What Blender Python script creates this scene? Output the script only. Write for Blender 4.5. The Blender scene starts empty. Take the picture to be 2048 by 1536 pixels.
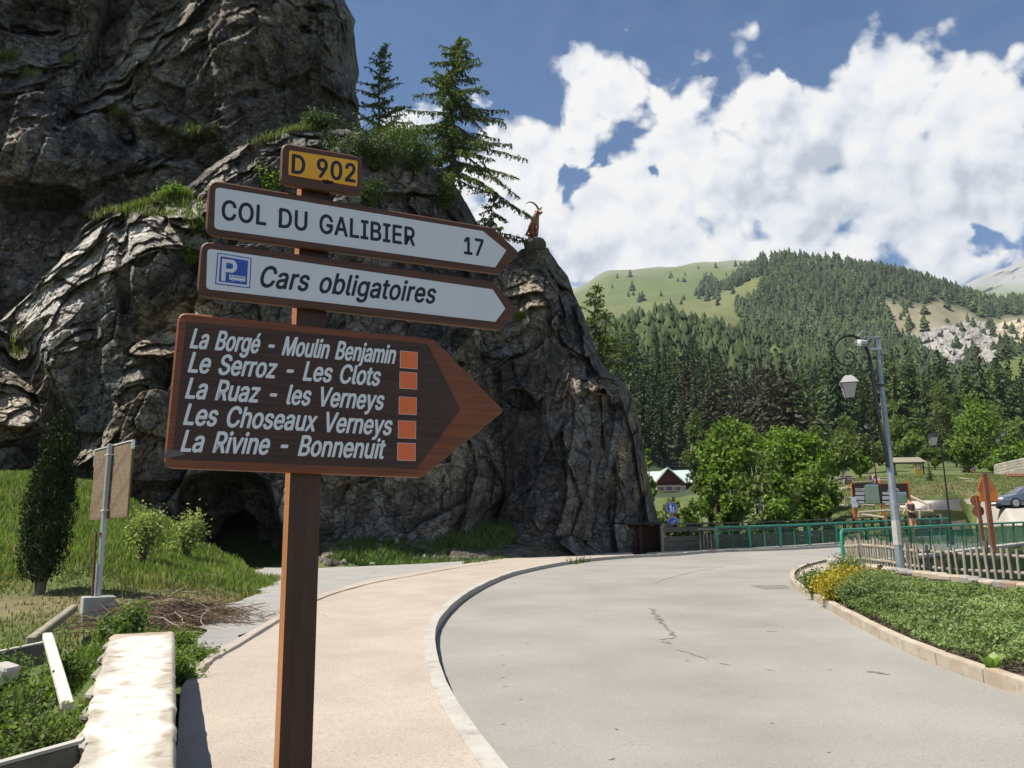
import bpy, bmesh, math, random
import numpy as np
from mathutils import Vector, Matrix
from mathutils.geometry import tessellate_polygon
SC = bpy.context.scene
COL = SC.collection
random.seed(7)
RNG = np.random.RandomState(11)
R_ = math.radians
# ---------------------------------------------------------------- camera
FPX = 1657.0; PITCH = R_(11.2); ROLL = R_(0.9); EYE = 1.6
cF = np.array([0, math.cos(PITCH), math.sin(PITCH)])
_r0 = np.array([1., 0, 0]); _u0 = np.array([0, -math.sin(PITCH), math.cos(PITCH)])
cU = _u0*math.cos(ROLL) + _r0*math.sin(ROLL)
cR = _r0*math.cos(ROLL) - _u0*math.sin(ROLL)
cC = np.array([0, 0, EYE])
cam = bpy.data.cameras.new('camera'); camo = bpy.data.objects.new('camera', cam); COL.objects.link(camo)
camo.matrix_world = Matrix(((cR[0], cU[0], -cF[0], 0), (cR[1], cU[1], -cF[1], 0), (cR[2], cU[2], -cF[2], EYE), (0, 0, 0, 1)))
cam.sensor_fit = 'HORIZONTAL'; cam.sensor_width = 36.0; cam.lens = 36.0*FPX/2048.0
cam.clip_start = 0.05; cam.clip_end = 30000
SC.camera = camo
# ---------------------------------------------------------------- light
SUN_AZ = R_(-106.0); SUN_EL = R_(60.0)          # azimuth measured from +Y towards +X
SUN = np.array([math.sin(SUN_AZ)*math.cos(SUN_EL), math.cos(SUN_AZ)*math.cos(SUN_EL), math.sin(SUN_EL)])
sl = bpy.data.lights.new('sun', 'SUN'); sl.energy = 5.0; sl.angle = R_(0.55); sl.color = (1.0, 0.93, 0.82)
slo = bpy.data.objects.new('sun', sl); COL.objects.link(slo)
slo.rotation_euler = Vector((-SUN[0], -SUN[1], -SUN[2])).to_track_quat('-Z', 'Y').to_euler()
SC.view_settings.view_transform = 'Standard'
try: SC.view_settings.look = 'None'
except Exception: pass
SC.view_settings.exposure = 0.80; SC.view_settings.gamma = 1.0; SC.view_settings.use_curve_mapping = False
SC.cycles.max_bounces = 6; SC.cycles.diffuse_bounces = 3; SC.cycles.glossy_bounces = 2; SC.cycles.transparent_max_bounces = 8
SC.cycles.volume_bounces = 0

def ray(x, y):
    x = np.asarray(x, float); y = np.asarray(y, float)
    return cF + cR*((x-1024)/FPX)[..., None] - cU*((y-768)/FPX)[..., None]
def at(x, y, Y):                       # the point seen at pixel (x, y) at forward distance Y
    d = ray(x, y); k = np.asarray(Y, float)/d[..., 1]
    return cC + d*k[..., None]
SL = 0.03                              # gentle rise of the road
def G(x, y, h=0.0):                    # point on the road plane raised by h
    d = ray(x, y); k = (h-EYE)/(d[..., 2]-SL*d[..., 1])
    return cC + d*k[..., None]
def proj(p):
    v = np.asarray(p)-cC; z = v@cF
    return 1024+FPX*(v@cR)/z, 768-FPX*(v@cU)/z

# ---------------------------------------------------------------- sky with clouds
def build_world():
    w = bpy.data.worlds.new('World'); SC.world = w; w.use_nodes = True
    nt = w.node_tree; N = nt.nodes; L = nt.links; N.clear()
    hsv = N.new('ShaderNodeHueSaturation'); hsv.inputs['Saturation'].default_value = 1.42; hsv.inputs['Value'].default_value = 1.05
    out = N.new('ShaderNodeOutputWorld'); bg = N.new('ShaderNodeBackground'); L.new(bg.outputs[0], out.inputs[0])
    bg.inputs[1].default_value = 0.058
    sky = N.new('ShaderNodeTexSky'); sky.sky_type = 'NISHITA'; sky.sun_disc = False
    sky.sun_elevation = SUN_EL; sky.sun_rotation = SUN_AZ; sky.altitude = 1400; sky.air_density = 1.05; sky.dust_density = 0.3; sky.ozone_density = 2.0
    tc = N.new('ShaderNodeTexCoord')
    def math_(op, a, b=None, clamp=False):
        m = N.new('ShaderNodeMath'); m.operation = op; m.use_clamp = clamp
        for i, v in enumerate((a, b)):
            if v is None: continue
            if isinstance(v, (int, float)): m.inputs[i].default_value = v
            else: L.new(v, m.inputs[i])
        return m.outputs[0]
    def noise(vec, sc, det, rough=0.55, dist=0.0):
        n = N.new('ShaderNodeTexNoise'); n.inputs['Scale'].default_value = sc; n.inputs['Detail'].default_value = det
        n.inputs['Roughness'].default_value = rough; n.inputs['Distortion'].default_value = dist
        L.new(vec, n.inputs['Vector']); return n.outputs['Fac']
    # (pixel x, y, radius in pixels): where the cumulus stands
    blobs = [(1240,185,105),(1195,150,50),(1300,190,60),(1165,250,45),(1150,320,60),(1340,285,95),(1430,250,95),(1520,215,100),(1620,235,120),(1720,195,115),
             (1800,230,130),(1880,270,130),(1940,330,130),(1500,370,230),(1700,390,260),(1880,430,190),(1320,440,190),
             (1180,470,170),(1060,330,110),(990,320,80),(1080,480,170),(1250,560,170),(1450,520,180),(820,228,48),(940,215,50),
             (2050,270,55),(2040,400,110),(2010,500,60),(1740,110,40),(1560,150,50),(700,520,260),(300,420,200),
             (2400,250,260),(2600,450,260),(-300,300,250),(1380,210,30)]
    holes = [(1925,492,60),(1135,385,62),(1190,345,45),(1285,400,30),(1420,150,50)]
    gen = tc.outputs['Generated']
    def warped(v, sc, det, amt):
        n = N.new('ShaderNodeTexNoise'); n.inputs['Scale'].default_value = sc; n.inputs['Detail'].default_value = det; n.inputs['Roughness'].default_value = .6; L.new(v, n.inputs['Vector'])
        a = N.new('ShaderNodeVectorMath'); a.operation = 'SUBTRACT'; L.new(n.outputs['Color'], a.inputs[0]); a.inputs[1].default_value = (.5, .5, .5)
        b = N.new('ShaderNodeVectorMath'); b.operation = 'SCALE'; L.new(a.outputs[0], b.inputs[0]); b.inputs['Scale'].default_value = amt
        c = N.new('ShaderNodeVectorMath'); c.operation = 'ADD'; L.new(v, c.inputs[0]); L.new(b.outputs[0], c.inputs[1]); return c.outputs[0]
    wgen = warped(warped(gen, 6.0, 2, .14), 20.0, 8, .075)
    def field(lst):
        F = None
        for (x, y, r) in lst:
            d = ray(x, y); d = d/np.linalg.norm(d)
            vm = N.new('ShaderNodeVectorMath'); vm.operation = 'DISTANCE'; L.new(wgen, vm.inputs[0]); vm.inputs[1].default_value = tuple(d)
            rr = r/FPX*np.cos(np.arctan(math.hypot(x-1024, y-768)/FPX))**1.5
            v = math_('SUBTRACT', 1.0, math_('DIVIDE', vm.outputs['Value'], float(rr)))
            F = v if F is None else math_('MAXIMUM', F, v)
        return F
    F = field(blobs); Hh = field(holes)
    n1 = noise(gen, 7.0, 12, 0.60, 0.15); n2 = noise(gen, 22.0, 12, 0.62, 0.1)
    def puff(vec, sc):
        v = N.new('ShaderNodeTexVoronoi'); v.feature = 'F1'; v.inputs['Scale'].default_value = sc; v.inputs['Detail'].default_value = 2.0; v.inputs['Roughness'].default_value = 0.5
        L.new(vec, v.inputs['Vector']); return v.outputs['Distance']
    pv = warped(gen, 9.0, 3, .05); p1 = puff(pv, 15.0)
    nn = math_('ADD', math_('MULTIPLY', math_('SUBTRACT', n1, 0.5), 0.8), math_('MULTIPLY', math_('SUBTRACT', n2, 0.5), 0.7))
    nn = math_('ADD', nn, math_('MULTIPLY', math_('SUBTRACT', 0.92, p1), 1.2))
    Fh = math_('MULTIPLY', math_('MAXIMUM', Hh, 0.0), 1.15)
    D = math_('SUBTRACT', math_('ADD', math_('MULTIPLY', F, 1.0), nn), Fh)
    # scattered fair-weather cloud over the rest of the sky
    n0 = noise(gen, 3.2, 10, 0.6, 0.2)
    sep = N.new('ShaderNodeSeparateXYZ'); L.new(gen, sep.inputs[0])
    back = math_('MULTIPLY', math_('SUBTRACT', 0.35, sep.outputs['Y']), 3.0, True)
    gen_c = math_('MULTIPLY', math_('SUBTRACT', n0, 0.53), math_('MULTIPLY', back, 8.0))
    D2 = math_('MAXIMUM', D, math_('SUBTRACT', gen_c, 0.05))
    mr = N.new('ShaderNodeMapRange'); mr.interpolation_type = 'SMOOTHSTEP'; L.new(D2, mr.inputs[0])
    mr.inputs[1].default_value = -0.12; mr.inputs[2].default_value = 0.38; mr.inputs[3].default_value = 0; mr.inputs[4].default_value = 1
    # relief: compare the density with the density a little towards the sun
    off = N.new('ShaderNodeVectorMath'); off.operation = 'ADD'; L.new(gen, off.inputs[0]); off.inputs[1].default_value = (-0.012, 0.0, 0.028)
    m1 = noise(off.outputs[0], 7.0, 7, 0.58, 0.15); m2 = noise(off.outputs[0], 22.0, 6, 0.6, 0.1)
    o1 = noise(gen, 7.0, 7, 0.58, 0.15); o2 = noise(gen, 22.0, 6, 0.6, 0.1)
    rel = math_('ADD', math_('MULTIPLY', math_('SUBTRACT', o1, m1), 2.2), math_('MULTIPLY', math_('SUBTRACT', o2, m2), 1.0))
    offv = N.new('ShaderNodeVectorMath'); offv.operation = 'ADD'; L.new(pv, offv.inputs[0]); offv.inputs[1].default_value = (-0.010, 0.0, 0.016)
    rel = math_('ADD', rel, math_('MULTIPLY', math_('SUBTRACT', puff(offv.outputs[0], 15.0), p1), 0.8))
    thick = math_('MULTIPLY', math_('SUBTRACT', D2, 0.55), 0.22)
    low = noise(gen, 5.0, 3, 0.5)
    sh = math_('SUBTRACT', math_('ADD', 0.60, rel), math_('MAXIMUM', thick, 0.0))
    sh = math_('ADD', sh, math_('MULTIPLY', math_('SUBTRACT', low, 0.5), 1.5), True)
    cr = N.new('ShaderNodeValToRGB'); L.new(sh, cr.inputs[0]); e = cr.color_ramp.elements
    e[0].position = 0.05; e[0].color = (5.0, 5.5, 6.3, 1); e[1].position = 0.9; e[1].color = (9.6, 9.5, 9.3, 1)
    m_ = cr.color_ramp.elements.new(0.5); m_.color = (8.0, 8.3, 8.8, 1)
    mix = N.new('ShaderNodeMix'); mix.data_type = 'RGBA'
    L.new(mr.outputs[0], mix.inputs[0]); L.new(sky.outputs[0], hsv.inputs['Color']); L.new(hsv.outputs[0], mix.inputs[6]); L.new(cr.outputs[0], mix.inputs[7])
    L.new(mix.outputs[2], bg.inputs[0])
build_world()

# ---------------------------------------------------------------- helpers: objects
def tag(o, label=None, cat=None, group=None, kind=None):
    if label: o['label'] = label
    if cat: o['category'] = cat
    if group: o['group'] = group
    if kind: o['kind'] = kind
    return o
def empty(name, loc, label, cat, group=None, rz=0.0):
    o = bpy.data.objects.new(name, None); COL.objects.link(o)
    o.location = tuple(float(v) for v in loc); o.rotation_euler = (0, 0, rz); o.empty_display_size = 0.2
    return tag(o, label, cat, group)
def link(name, me, mat=None, parent=None, loc=None):
    o = bpy.data.objects.new(name, me); COL.objects.link(o)
    if mat is not None and len(me.materials) == 0: me.materials.append(mat)
    if parent is not None: o.parent = parent
    if loc is not None: o.location = tuple(float(v) for v in loc)
    return o
def copy_tree(o, parent=None):
    c = o.copy(); COL.objects.link(c)
    if parent is not None: c.parent = parent
    for ch in list(o.children): copy_tree(ch, c)
    return c
def npmesh(name, V, Q=None, T=None, smooth=False, cols=None, mat=None):
    """mesh from numpy arrays of quads and/or triangles"""
    V = np.asarray(V, np.float32); me = bpy.data.meshes.new(name)
    Q = np.zeros((0, 4), np.int32) if Q is None else np.asarray(Q, np.int32)
    T = np.zeros((0, 3), np.int32) if T is None else np.asarray(T, np.int32)
    me.vertices.add(len(V)); me.vertices.foreach_set('co', V.ravel())
    nl = Q.size+T.size; me.loops.add(nl); me.loops.foreach_set('vertex_index', np.concatenate([Q.ravel(), T.ravel()]))
    me.polygons.add(len(Q)+len(T))
    st = np.concatenate([np.arange(len(Q))*4, len(Q)*4+np.arange(len(T))*3]).astype(np.int32)
    me.polygons.foreach_set('loop_start', st)
    if smooth: me.polygons.foreach_set('use_smooth', np.ones(len(Q)+len(T), bool))
    me.update(calc_edges=True)
    if cols is not None:
        ca = me.color_attributes.new('tint', 'FLOAT_COLOR', 'POINT')
        c4 = np.ones((len(V), 4), np.float32); c4[:, :3] = cols; ca.data.foreach_set('color', c4.ravel())
    if mat is not None: me.materials.append(mat)
    return me
class MB:
    """collects simple shapes, builds ONE mesh object"""
    def __init__(s): s.V = []; s.F = []
    def add(s, vs, fs):
        b = len(s.V); s.V += [tuple(float(c) for c in v) for v in vs]; s.F += [tuple(b+i for i in f) for f in fs]; return s
    def box(s, c, size, rz=0.0, M=None, bev=0.0):
        x, y, z = [q/2 for q in size]; b = min(bev, x*.9, y*.9, z*.9)
        if b > 0:
            pts = []; 
            prof = [(-x+b, -y), (x-b, -y), (x, -y+b), (x, y-b), (x-b, y), (-x+b, y), (-x, y-b), (-x, -y+b)]
            prof2 = [(px*(1-b/x) if abs(px) > 1e-9 else px, py*(1-b/y)) for px, py in prof]
            for (pr, zz) in ((prof2, -z), (prof, -z+b), (prof, z-b), (prof2, z)): pts += [(p[0], p[1], zz) for p in pr]
            fs = [tuple(range(7, -1, -1)), tuple(range(24, 32))]
            for k in range(3): fs += [(k*8+i, k*8+(i+1) % 8, k*8+8+(i+1) % 8, k*8+8+i) for i in range(8)]
        else:
            pts = [(sx*x, sy*y, sz*z) for sz in (-1, 1) for sx, sy in ((-1, -1), (1, -1), (1, 1), (-1, 1))]
            fs = [(3, 2, 1, 0), (4, 5, 6, 7)] + [(i, (i+1) % 4, 4+(i+1) % 4, 4+i) for i in range(4)]
        ca, sa = math.cos(rz), math.sin(rz); o = []
        for p in pts:
            if M is not None: q = M @ Vector(p); p = (q[0], q[1], q[2])
            o.append((c[0]+p[0]*ca-p[1]*sa, c[1]+p[0]*sa+p[1]*ca, c[2]+p[2]))
        return s.add(o, fs)
    def tube(s, pts, rad, n=8, cap=True):
        pts = [np.array(p, float) for p in pts]; m = len(pts)
        rad = [rad]*m if isinstance(rad, (int, float)) else list(rad)
        vs = []; up = None
        for i, p in enumerate(pts):
            t = pts[min(i+1, m-1)]-pts[max(i-1, 0)]; t = t/(np.linalg.norm(t)+1e-9)
            if up is None:
                up = np.array([0, 0, 1.]) if abs(t[2]) < .9 else np.array([1., 0, 0])
            a = np.cross(t, up); a /= np.linalg.norm(a)+1e-9; b = np.cross(a, t); up = b
            for k in range(n):
                th = 2*math.pi*k/n+math.pi/n; vs.append(p+rad[i]*(a*math.cos(th)+b*math.sin(th)))
        fs = []
        for i in range(m-1): fs += [(i*n+k, i*n+(k+1) % n, (i+1)*n+(k+1) % n, (i+1)*n+k) for k in range(n)]
        if cap: fs += [tuple(range(n-1, -1, -1)), tuple((m-1)*n+k for k in range(n))]
        return s.add(vs, fs)
    def prism(s, poly, o, ux, uy, d):
        """polygon (2D) in the frame o + a*ux + b*uy, extruded by vector d"""
        o, ux, uy, d = [np.array(q, float) for q in (o, ux, uy, d)]
        n = len(poly); A = [o+a*ux+b*uy for a, b in poly]; B = [p+d for p in A]
        tri = tessellate_polygon([[Vector((a*1000, b*1000, 0)) for a, b in poly]])
        fs = [tuple(t) for t in tri]+[tuple(n+i for i in reversed(t)) for t in tri]
        fs += [(i, (i+1) % n, n+(i+1) % n, n+i) for i in range(n)]
        return s.add(A+B, fs)
    def lathe(s, prof, c, n=12):
        vs = [(c[0]+r*math.cos(2*math.pi*k/n), c[1]+r*math.sin(2*math.pi*k/n), c[2]+z) for r, z in prof for k in range(n)]
        m = len(prof); fs = [(i*n+k, i*n+(k+1) % n, (i+1)*n+(k+1) % n, (i+1)*n+k) for i in range(m-1) for k in range(n)]
        fs += [tuple(range(n-1, -1, -1)), tuple((m-1)*n+k for k in range(n))]
        return s.add(vs, fs)
    def mesh(s, name, mat=None, smooth=False):
        me = bpy.data.meshes.new(name); me.from_pydata(s.V, [], s.F); me.update()
        bm = bmesh.new(); bm.from_mesh(me); bmesh.ops.recalc_face_normals(bm, faces=bm.faces); bm.to_mesh(me); bm.free()
        if smooth:
            me.polygons.foreach_set('use_smooth', [True]*len(me.polygons))
            try: me.set_sharp_from_angle(angle=R_(40))
            except Exception: pass
        if mat: me.materials.append(mat)
        return me
    def build(s, name, mat=None, parent=None, smooth=False, loc=None):
        """world coordinates in; made local to the parent"""
        if parent is not None and s.V:
            M = Matrix.Translation(parent.location) @ parent.rotation_euler.to_matrix().to_4x4()
            p = parent.parent
            while p is not None:
                M = (Matrix.Translation(p.location) @ p.rotation_euler.to_matrix().to_4x4()) @ M; p = p.parent
            I = M.inverted(); s.V = [tuple(I @ Vector(v)) for v in s.V]
        return link(name, s.mesh(name, mat, smooth), None, parent, loc)
def rounded(poly, r, n=4):
    out = []; m = len(poly)
    for i in range(m):
        p0, p, p1 = (np.array(poly[(i+k) % m], float) for k in (-1, 0, 1))
        a = p0-p; b = p1-p; la, lb = np.linalg.norm(a), np.linalg.norm(b); a /= la; b /= lb
        rr = r[i] if isinstance(r, (list, tuple)) else r
        ang = math.acos(max(-1, min(1, float(a@b)))); t = min(rr/math.tan(ang/2), la*.45, lb*.45)
        s_, e_ = p+a*t, p+b*t
        for k in range(n+1):
            u = k/n; out.append(tuple((1-u)**2*s_+2*u*(1-u)*p+u*u*e_))
    return out

# ---------------------------------------------------------------- helpers: materials
MATS = {}
def lin(c):
    if isinstance(c, (int, float)): return (c, c, c, 1)
    return (c[0], c[1], c[2], 1)
def mat(name, c1, c2=None, scale=4.0, rough=0.8, bump=0.0, bscale=30.0, c3=None, s3=60.0, a3=0.5, metal=0.0, stretch=None, tint=False, trans=0.0, spec=0.3, objvar=0.0, detail=6, emit=None, bdist=0.02, coords='Object', ramp=(0.35, 0.65), ramp3=(0.5, 0.72)):
    if name in MATS: return MATS[name]
    m = bpy.data.materials.new(name); m.use_nodes = True; MATS[name] = m
    nt = m.node_tree; N = nt.nodes; L = nt.links; b = N['Principled BSDF']
    b.inputs['Roughness'].default_value = rough; b.inputs['Metallic'].default_value = metal; b.inputs['Specular IOR Level'].default_value = spec
    tc = N.new('ShaderNodeTexCoord'); vec = tc.outputs[coords]
    if stretch:
        mp = N.new('ShaderNodeMapping'); L.new(vec, mp.inputs[0]); mp.inputs['Scale'].default_value = stretch; vec = mp.outputs[0]
    def nz(sc, det=detail, v=vec):
        n = N.new('ShaderNodeTexNoise'); n.inputs['Scale'].default_value = sc; n.inputs['Detail'].default_value = det; n.inputs['Roughness'].default_value = 0.6
        L.new(v, n.inputs['Vector']); return n.outputs['Fac']
    def mixc(f, a, bb, mode='MIX'):
        x = N.new('ShaderNodeMix'); x.data_type = 'RGBA'; x.blend_type = mode
        if isinstance(f, (int, float)): x.inputs[0].default_value = f
        else: L.new(f, x.inputs[0])
        for i, q in ((6, a), (7, bb)):
            if isinstance(q, tuple): x.inputs[i].default_value = q
            else: L.new(q, x.inputs[i])
        return x.outputs[2]
    def ramp_(f, lo, hi):
        r = N.new('ShaderNodeMapRange'); L.new(f, r.inputs[0]); r.inputs[1].default_value = lo; r.inputs[2].default_value = hi; return r.outputs[0]
    col = lin(c1)
    if c2 is not None: col = mixc(ramp_(nz(scale), *ramp), lin(c1), lin(c2))
    if c3 is not None:
        f = ramp_(nz(s3), *ramp3); mm = N.new('ShaderNodeMath'); mm.operation = 'MULTIPLY'; L.new(f, mm.inputs[0]); mm.inputs[1].default_value = a3
        col = mixc(mm.outputs[0], col, lin(c3))
    if tint:
        at_ = N.new('ShaderNodeAttribute'); at_.attribute_name = 'tint'; col = mixc(1.0, col, at_.outputs['Color'], 'MULTIPLY')
    if objvar > 0:
        oi = N.new('ShaderNodeObjectInfo'); hs = N.new('ShaderNodeHueSaturation')
        r1 = N.new('ShaderNodeMapRange'); L.new(oi.outputs['Random'], r1.inputs[0]); r1.inputs[3].default_value = 1-objvar; r1.inputs[4].default_value = 1+objvar
        L.new(r1.outputs[0], hs.inputs['Value'])
        wn = N.new('ShaderNodeTexWhiteNoise'); wn.noise_dimensions = '1D'; L.new(oi.outputs['Random'], wn.inputs['W'])
        r2 = N.new('ShaderNodeMapRange'); L.new(wn.outputs[0], r2.inputs[0]); r2.inputs[3].default_value = .5-objvar*.07; r2.inputs[4].default_value = .5+objvar*.07
        L.new(r2.outputs[0], hs.inputs['Hue'])
        if isinstance(col, tuple): hs.inputs['Color'].default_value = col
        else: L.new(col, hs.inputs['Color'])
        col = hs.outputs[0]
    if isinstance(col, tuple): b.inputs['Base Color'].default_value = col
    else: L.new(col, b.inputs['Base Color'])
    if bump > 0:
        bp = N.new('ShaderNodeBump'); bp.inputs['Strength'].default_value = bump; bp.inputs['Distance'].default_value = bdist
        L.new(nz(bscale, 8), bp.inputs['Height']); L.new(bp.outputs[0], b.inputs['Normal'])
    if trans > 0:
        tr = N.new('ShaderNodeBsdfTranslucent'); mx = N.new('ShaderNodeMixShader'); mx.inputs[0].default_value = trans
        if isinstance(col, tuple): tr.inputs[0].default_value = (col[0]*1.3, col[1]*1.5, col[2]*.6, 1)
        else: L.new(mixc(1.0, col, (1.25, 1.5, .55, 1), 'MULTIPLY'), tr.inputs[0])
        out = N['Material Output']; L.new(b.outputs[0], mx.inputs[1]); L.new(tr.outputs[0], mx.inputs[2]); L.new(mx.outputs[0], out.inputs[0])
    return m

# ---------------------------------------------------------------- helpers: noise
def _hash(ix, iy, iz, s):
    h = (ix.astype(np.uint32)*np.uint32(374761393)+iy.astype(np.uint32)*np.uint32(668265263)+iz.astype(np.uint32)*np.uint32(2147483647)+np.uint32(s*974711+12345))
    h = (h ^ (h >> np.uint32(13)))*np.uint32(1274126177); h = h ^ (h >> np.uint32(16)); h = h*np.uint32(2246822519); h ^= h >> np.uint32(15)
    return (h & np.uint32(0xffffff)).astype(np.float32)/np.float32(0xffffff)
def vnoise(P, s=0):
    P = np.asarray(P, np.float32); I = np.floor(P).astype(np.int64); F_ = P-I; F_ = F_*F_*(3-2*F_); r = 0
    for dx in (0, 1):
        wx = F_[:, 0] if dx else 1-F_[:, 0]
        for dy in (0, 1):
            wy = F_[:, 1] if dy else 1-F_[:, 1]
            for dz in (0, 1):
                wz = F_[:, 2] if dz else 1-F_[:, 2]
                r = r+wx*wy*wz*_hash(I[:, 0]+dx, I[:, 1]+dy, I[:, 2]+dz, s)
    return r
def fbm(P, o=4, s=0, g=0.5):
    a = 1.0; t = 0; n = 0; P = np.asarray(P, np.float32)
    for k in range(o): t = t+a*(vnoise(P*2.03**k+17.3*k, s+k)-.5); n += a; a *= g
    return t/n*2
def facet(P, s=0, tilt=1.0):
    """piecewise planar offset of broken rock: a random plane in every cell; also the place inside the cell and a number per cell"""
    P = np.asarray(P, np.float32); I = np.floor(P).astype(np.int64); n = len(P); best = np.full(n, 1e9, np.float32); sec = best.copy(); val = np.zeros(n, np.float32)
    ex = val.copy(); ez = val.copy(); hh = val.copy()
    for dx in (-1, 0, 1):
        for dy in (-1, 0, 1):
            for dz in (-1, 0, 1):
                J = (I[:, 0]+dx, I[:, 1]+dy, I[:, 2]+dz)
                h = [_hash(*J, s+k) for k in range(3)]
                e = [P[:, k]-J[k]-.1-.8*h[k] for k in range(3)]
                d = e[0]**2+e[1]**2+e[2]**2
                c = d < best; sec = np.where(c, best, np.minimum(sec, d))
                h5 = _hash(*J, s+5); h6 = _hash(*J, s+6); h7 = _hash(*J, s+7)
                v = (h5-.5)+tilt*(e[0]*(h6-.5)+e[2]*(h7-.5))*2
                val = np.where(c, v, val); best = np.where(c, d, best); ex = np.where(c, e[0], ex); ez = np.where(c, e[2], ez); hh = np.where(c, (h6*7.13+h7*3.7) % 1.0, hh)
    return val, np.sqrt(sec)-np.sqrt(best), ex, ez, hh
def interp(x, xs, ys): return np.interp(x, xs, ys)
def smooth(t): t = np.clip(t, 0, 1); return t*t*(3-2*t)
def inpoly(x, y, poly):
    x = np.asarray(x); y = np.asarray(y); c = np.zeros(x.shape, bool); n = len(poly)
    for i in range(n):
        x0, y0 = poly[i]; x1, y1 = poly[(i+1) % n]
        if y0 == y1: continue
        c ^= ((y0 > y) != (y1 > y)) & (x < (x1-x0)*(y-y0)/(y1-y0)+x0)
    return c
def dist_poly(x, y, poly, closed=True):
    x = np.asarray(x, float); y = np.asarray(y, float); d = np.full(x.shape, 1e9); n = len(poly)
    for i in range(n if closed else n-1):
        x0, y0 = poly[i]; x1, y1 = poly[(i+1) % n]; dx, dy = x1-x0, y1-y0; L2 = dx*dx+dy*dy+1e-12
        t = np.clip(((x-x0)*dx+(y-y0)*dy)/L2, 0, 1); d = np.minimum(d, np.hypot(x-x0-t*dx, y-y0-t*dy))
    return d
def sdist(x, y, poly):                 # positive inside
    d = dist_poly(x, y, poly); return np.where(inpoly(x, y, poly), d, -d)
def spline(pts, n=8):
    P = [np.array(p, float) for p in pts]; P = [2*P[0]-P[1]]+P+[2*P[-1]-P[-2]]; out = []
    for i in range(1, len(P)-2):
        for k in range(n):
            t = k/n; a, b, c, d = P[i-1], P[i], P[i+1], P[i+2]
            out.append(.5*((2*b)+(-a+c)*t+(2*a-5*b+4*c-d)*t*t+(-a+3*b-3*c+d)*t**3))
    out.append(P[-2]); return out
# ================================================================ terrain
def PL(Y): return SL*Y
def yz(x, y, Y): return float(at(x, y, Y)[2])
TC = {}   # column (pixel x at the horizon) -> [(Y, z)]
def colm(x, *rows):
    o = []
    for Y, k, v in rows: o.append((Y, PL(Y) if k == 'p' else (v if k == 'z' else yz(x, v, Y))))
    TC[x] = o
far_l = [(60, 'z', 9), (200, 'z', 40), (700, 'z', 260), (2600, 'z', 700), (4000, 'z', 700)]
colm(-2600, (2, 'p', 0), (20, 'z', 2), (34, 'z', 6), *far_l)
colm(-400, (2, 'p', 0), (5, 'z', -.3), (11, 'z', -.2), (14, 'z', .5), (18, 'z', 1.1), (24, 'z', 3.2), (29, 'z', 4.8), (34, 'z', 5.6), *far_l)
colm(-100, (2, 'z', 0), (4, 'z', -.5), (10.5, 'z', -.5), (12.5, 'z', .1), (14, 'z', .45), (18, 'z', 1.0), (24, 'z', 2.9), (28, 'z', 4.2), (34, 'z', 5), *far_l)
colm(60, (2, 'z', 0), (4, 'z', -.5), (10.5, 'z', -.5), (12.5, 'z', .15), (14, 'z', .43), (18, 'z', .9), (24, 'z', 2.65), (27.3, 'y', 968), (28.4, 'y', 955), (34, 'z', 4.8), *far_l)
colm(160, (2, 'z', 0), (4, 'z', -.3), (10.5, 'z', -.1), (14, 'z', .43), (18, 'z', .85), (24, 'z', 2.35), (28, 'y', 975), (34, 'z', 4.4), *far_l)
colm(240, (2, 'p', 0), (10, 'p', 0), (14, 'z', .43), (18, 'z', .75), (24, 'z', 2.0), (27.5, 'y', 1005), (34, 'z', 3.4), *far_l)
colm(320, (2, 'p', 0), (10, 'p', 0), (14, 'z', .43), (18, 'z', .68), (24, 'z', 1.65), (27, 'y', 1045), (34, 'z', 2.4), *far_l)
colm(410, (2, 'p', 0), (14, 'p', 0), (17, 'z', .55), (20, 'z', .80), (24, 'z', 1.25), (26.5, 'y', 1098), (29, 'z', 1.2), (34, 'z', 1.1), *far_l)
colm(470, (2, 'p', 0), (18, 'p', 0), (22, 'z', .85), (25, 'z', 1.15), (26.5, 'y', 1122), (29, 'p', 0), (34, 'p', 0), *far_l)
colm(535, (2, 'p', 0), (34, 'p', 0), *far_l)
colm(700, (2, 'p', 0), (31, 'p', 0), (36, 'z', 2.2), *far_l)
colm(900, (2, 'p', 0), (34, 'p', 0), (38, 'z', 2.6), *far_l)
colm(1000, (2, 'p', 0), (35, 'p', 0), (40, 'z', 3.0), (60, 'z', 5), (120, 'z', 12), (400, 'y', 720), (1500, 'y', 640), (2800, 'y', 600), (4000, 'z', 900))
colm(1150, (2, 'p', 0), (38, 'p', 0), (42, 'z', 1.8), (60, 'z', 1.8), (120, 'y', 1040), (200, 'y', 965), (400, 'y', 735), (600, 'y', 690), (1500, 'y', 625), (2900, 'y', 584), (4000, 'z', 700))
colm(1250, (2, 'p', 0), (44, 'p', 0), (50, 'z', 0.2), (60, 'z', 1.0), (120, 'y', 1035), (200, 'y', 965), (400, 'y', 715), (600, 'y', 680), (1500, 'y', 615), (2900, 'y', 540), (4000, 'z', 700))
colm(1350, (2, 'p', 0), (43, 'p', 0), (47, 'z', -.5), (58, 'z', .3), (110, 'y', 1030), (165, 'y', 993), (185, 'y', 985), (230, 'y', 940), (400, 'y', 690), (600, 'y', 660), (1500, 'y', 610), (2900, 'y', 534), (4000, 'z', 700))
colm(1450, (2, 'p', 0), (43, 'p', 0), (47, 'z', -.8), (56, 'z', .4), (75, 'y', 1035), (120, 'y', 1010), (230, 'y', 940), (400, 'y', 710), (600, 'y', 670), (1500, 'y', 610), (2700, 'y', 527), (4000, 'z', 700))
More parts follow.
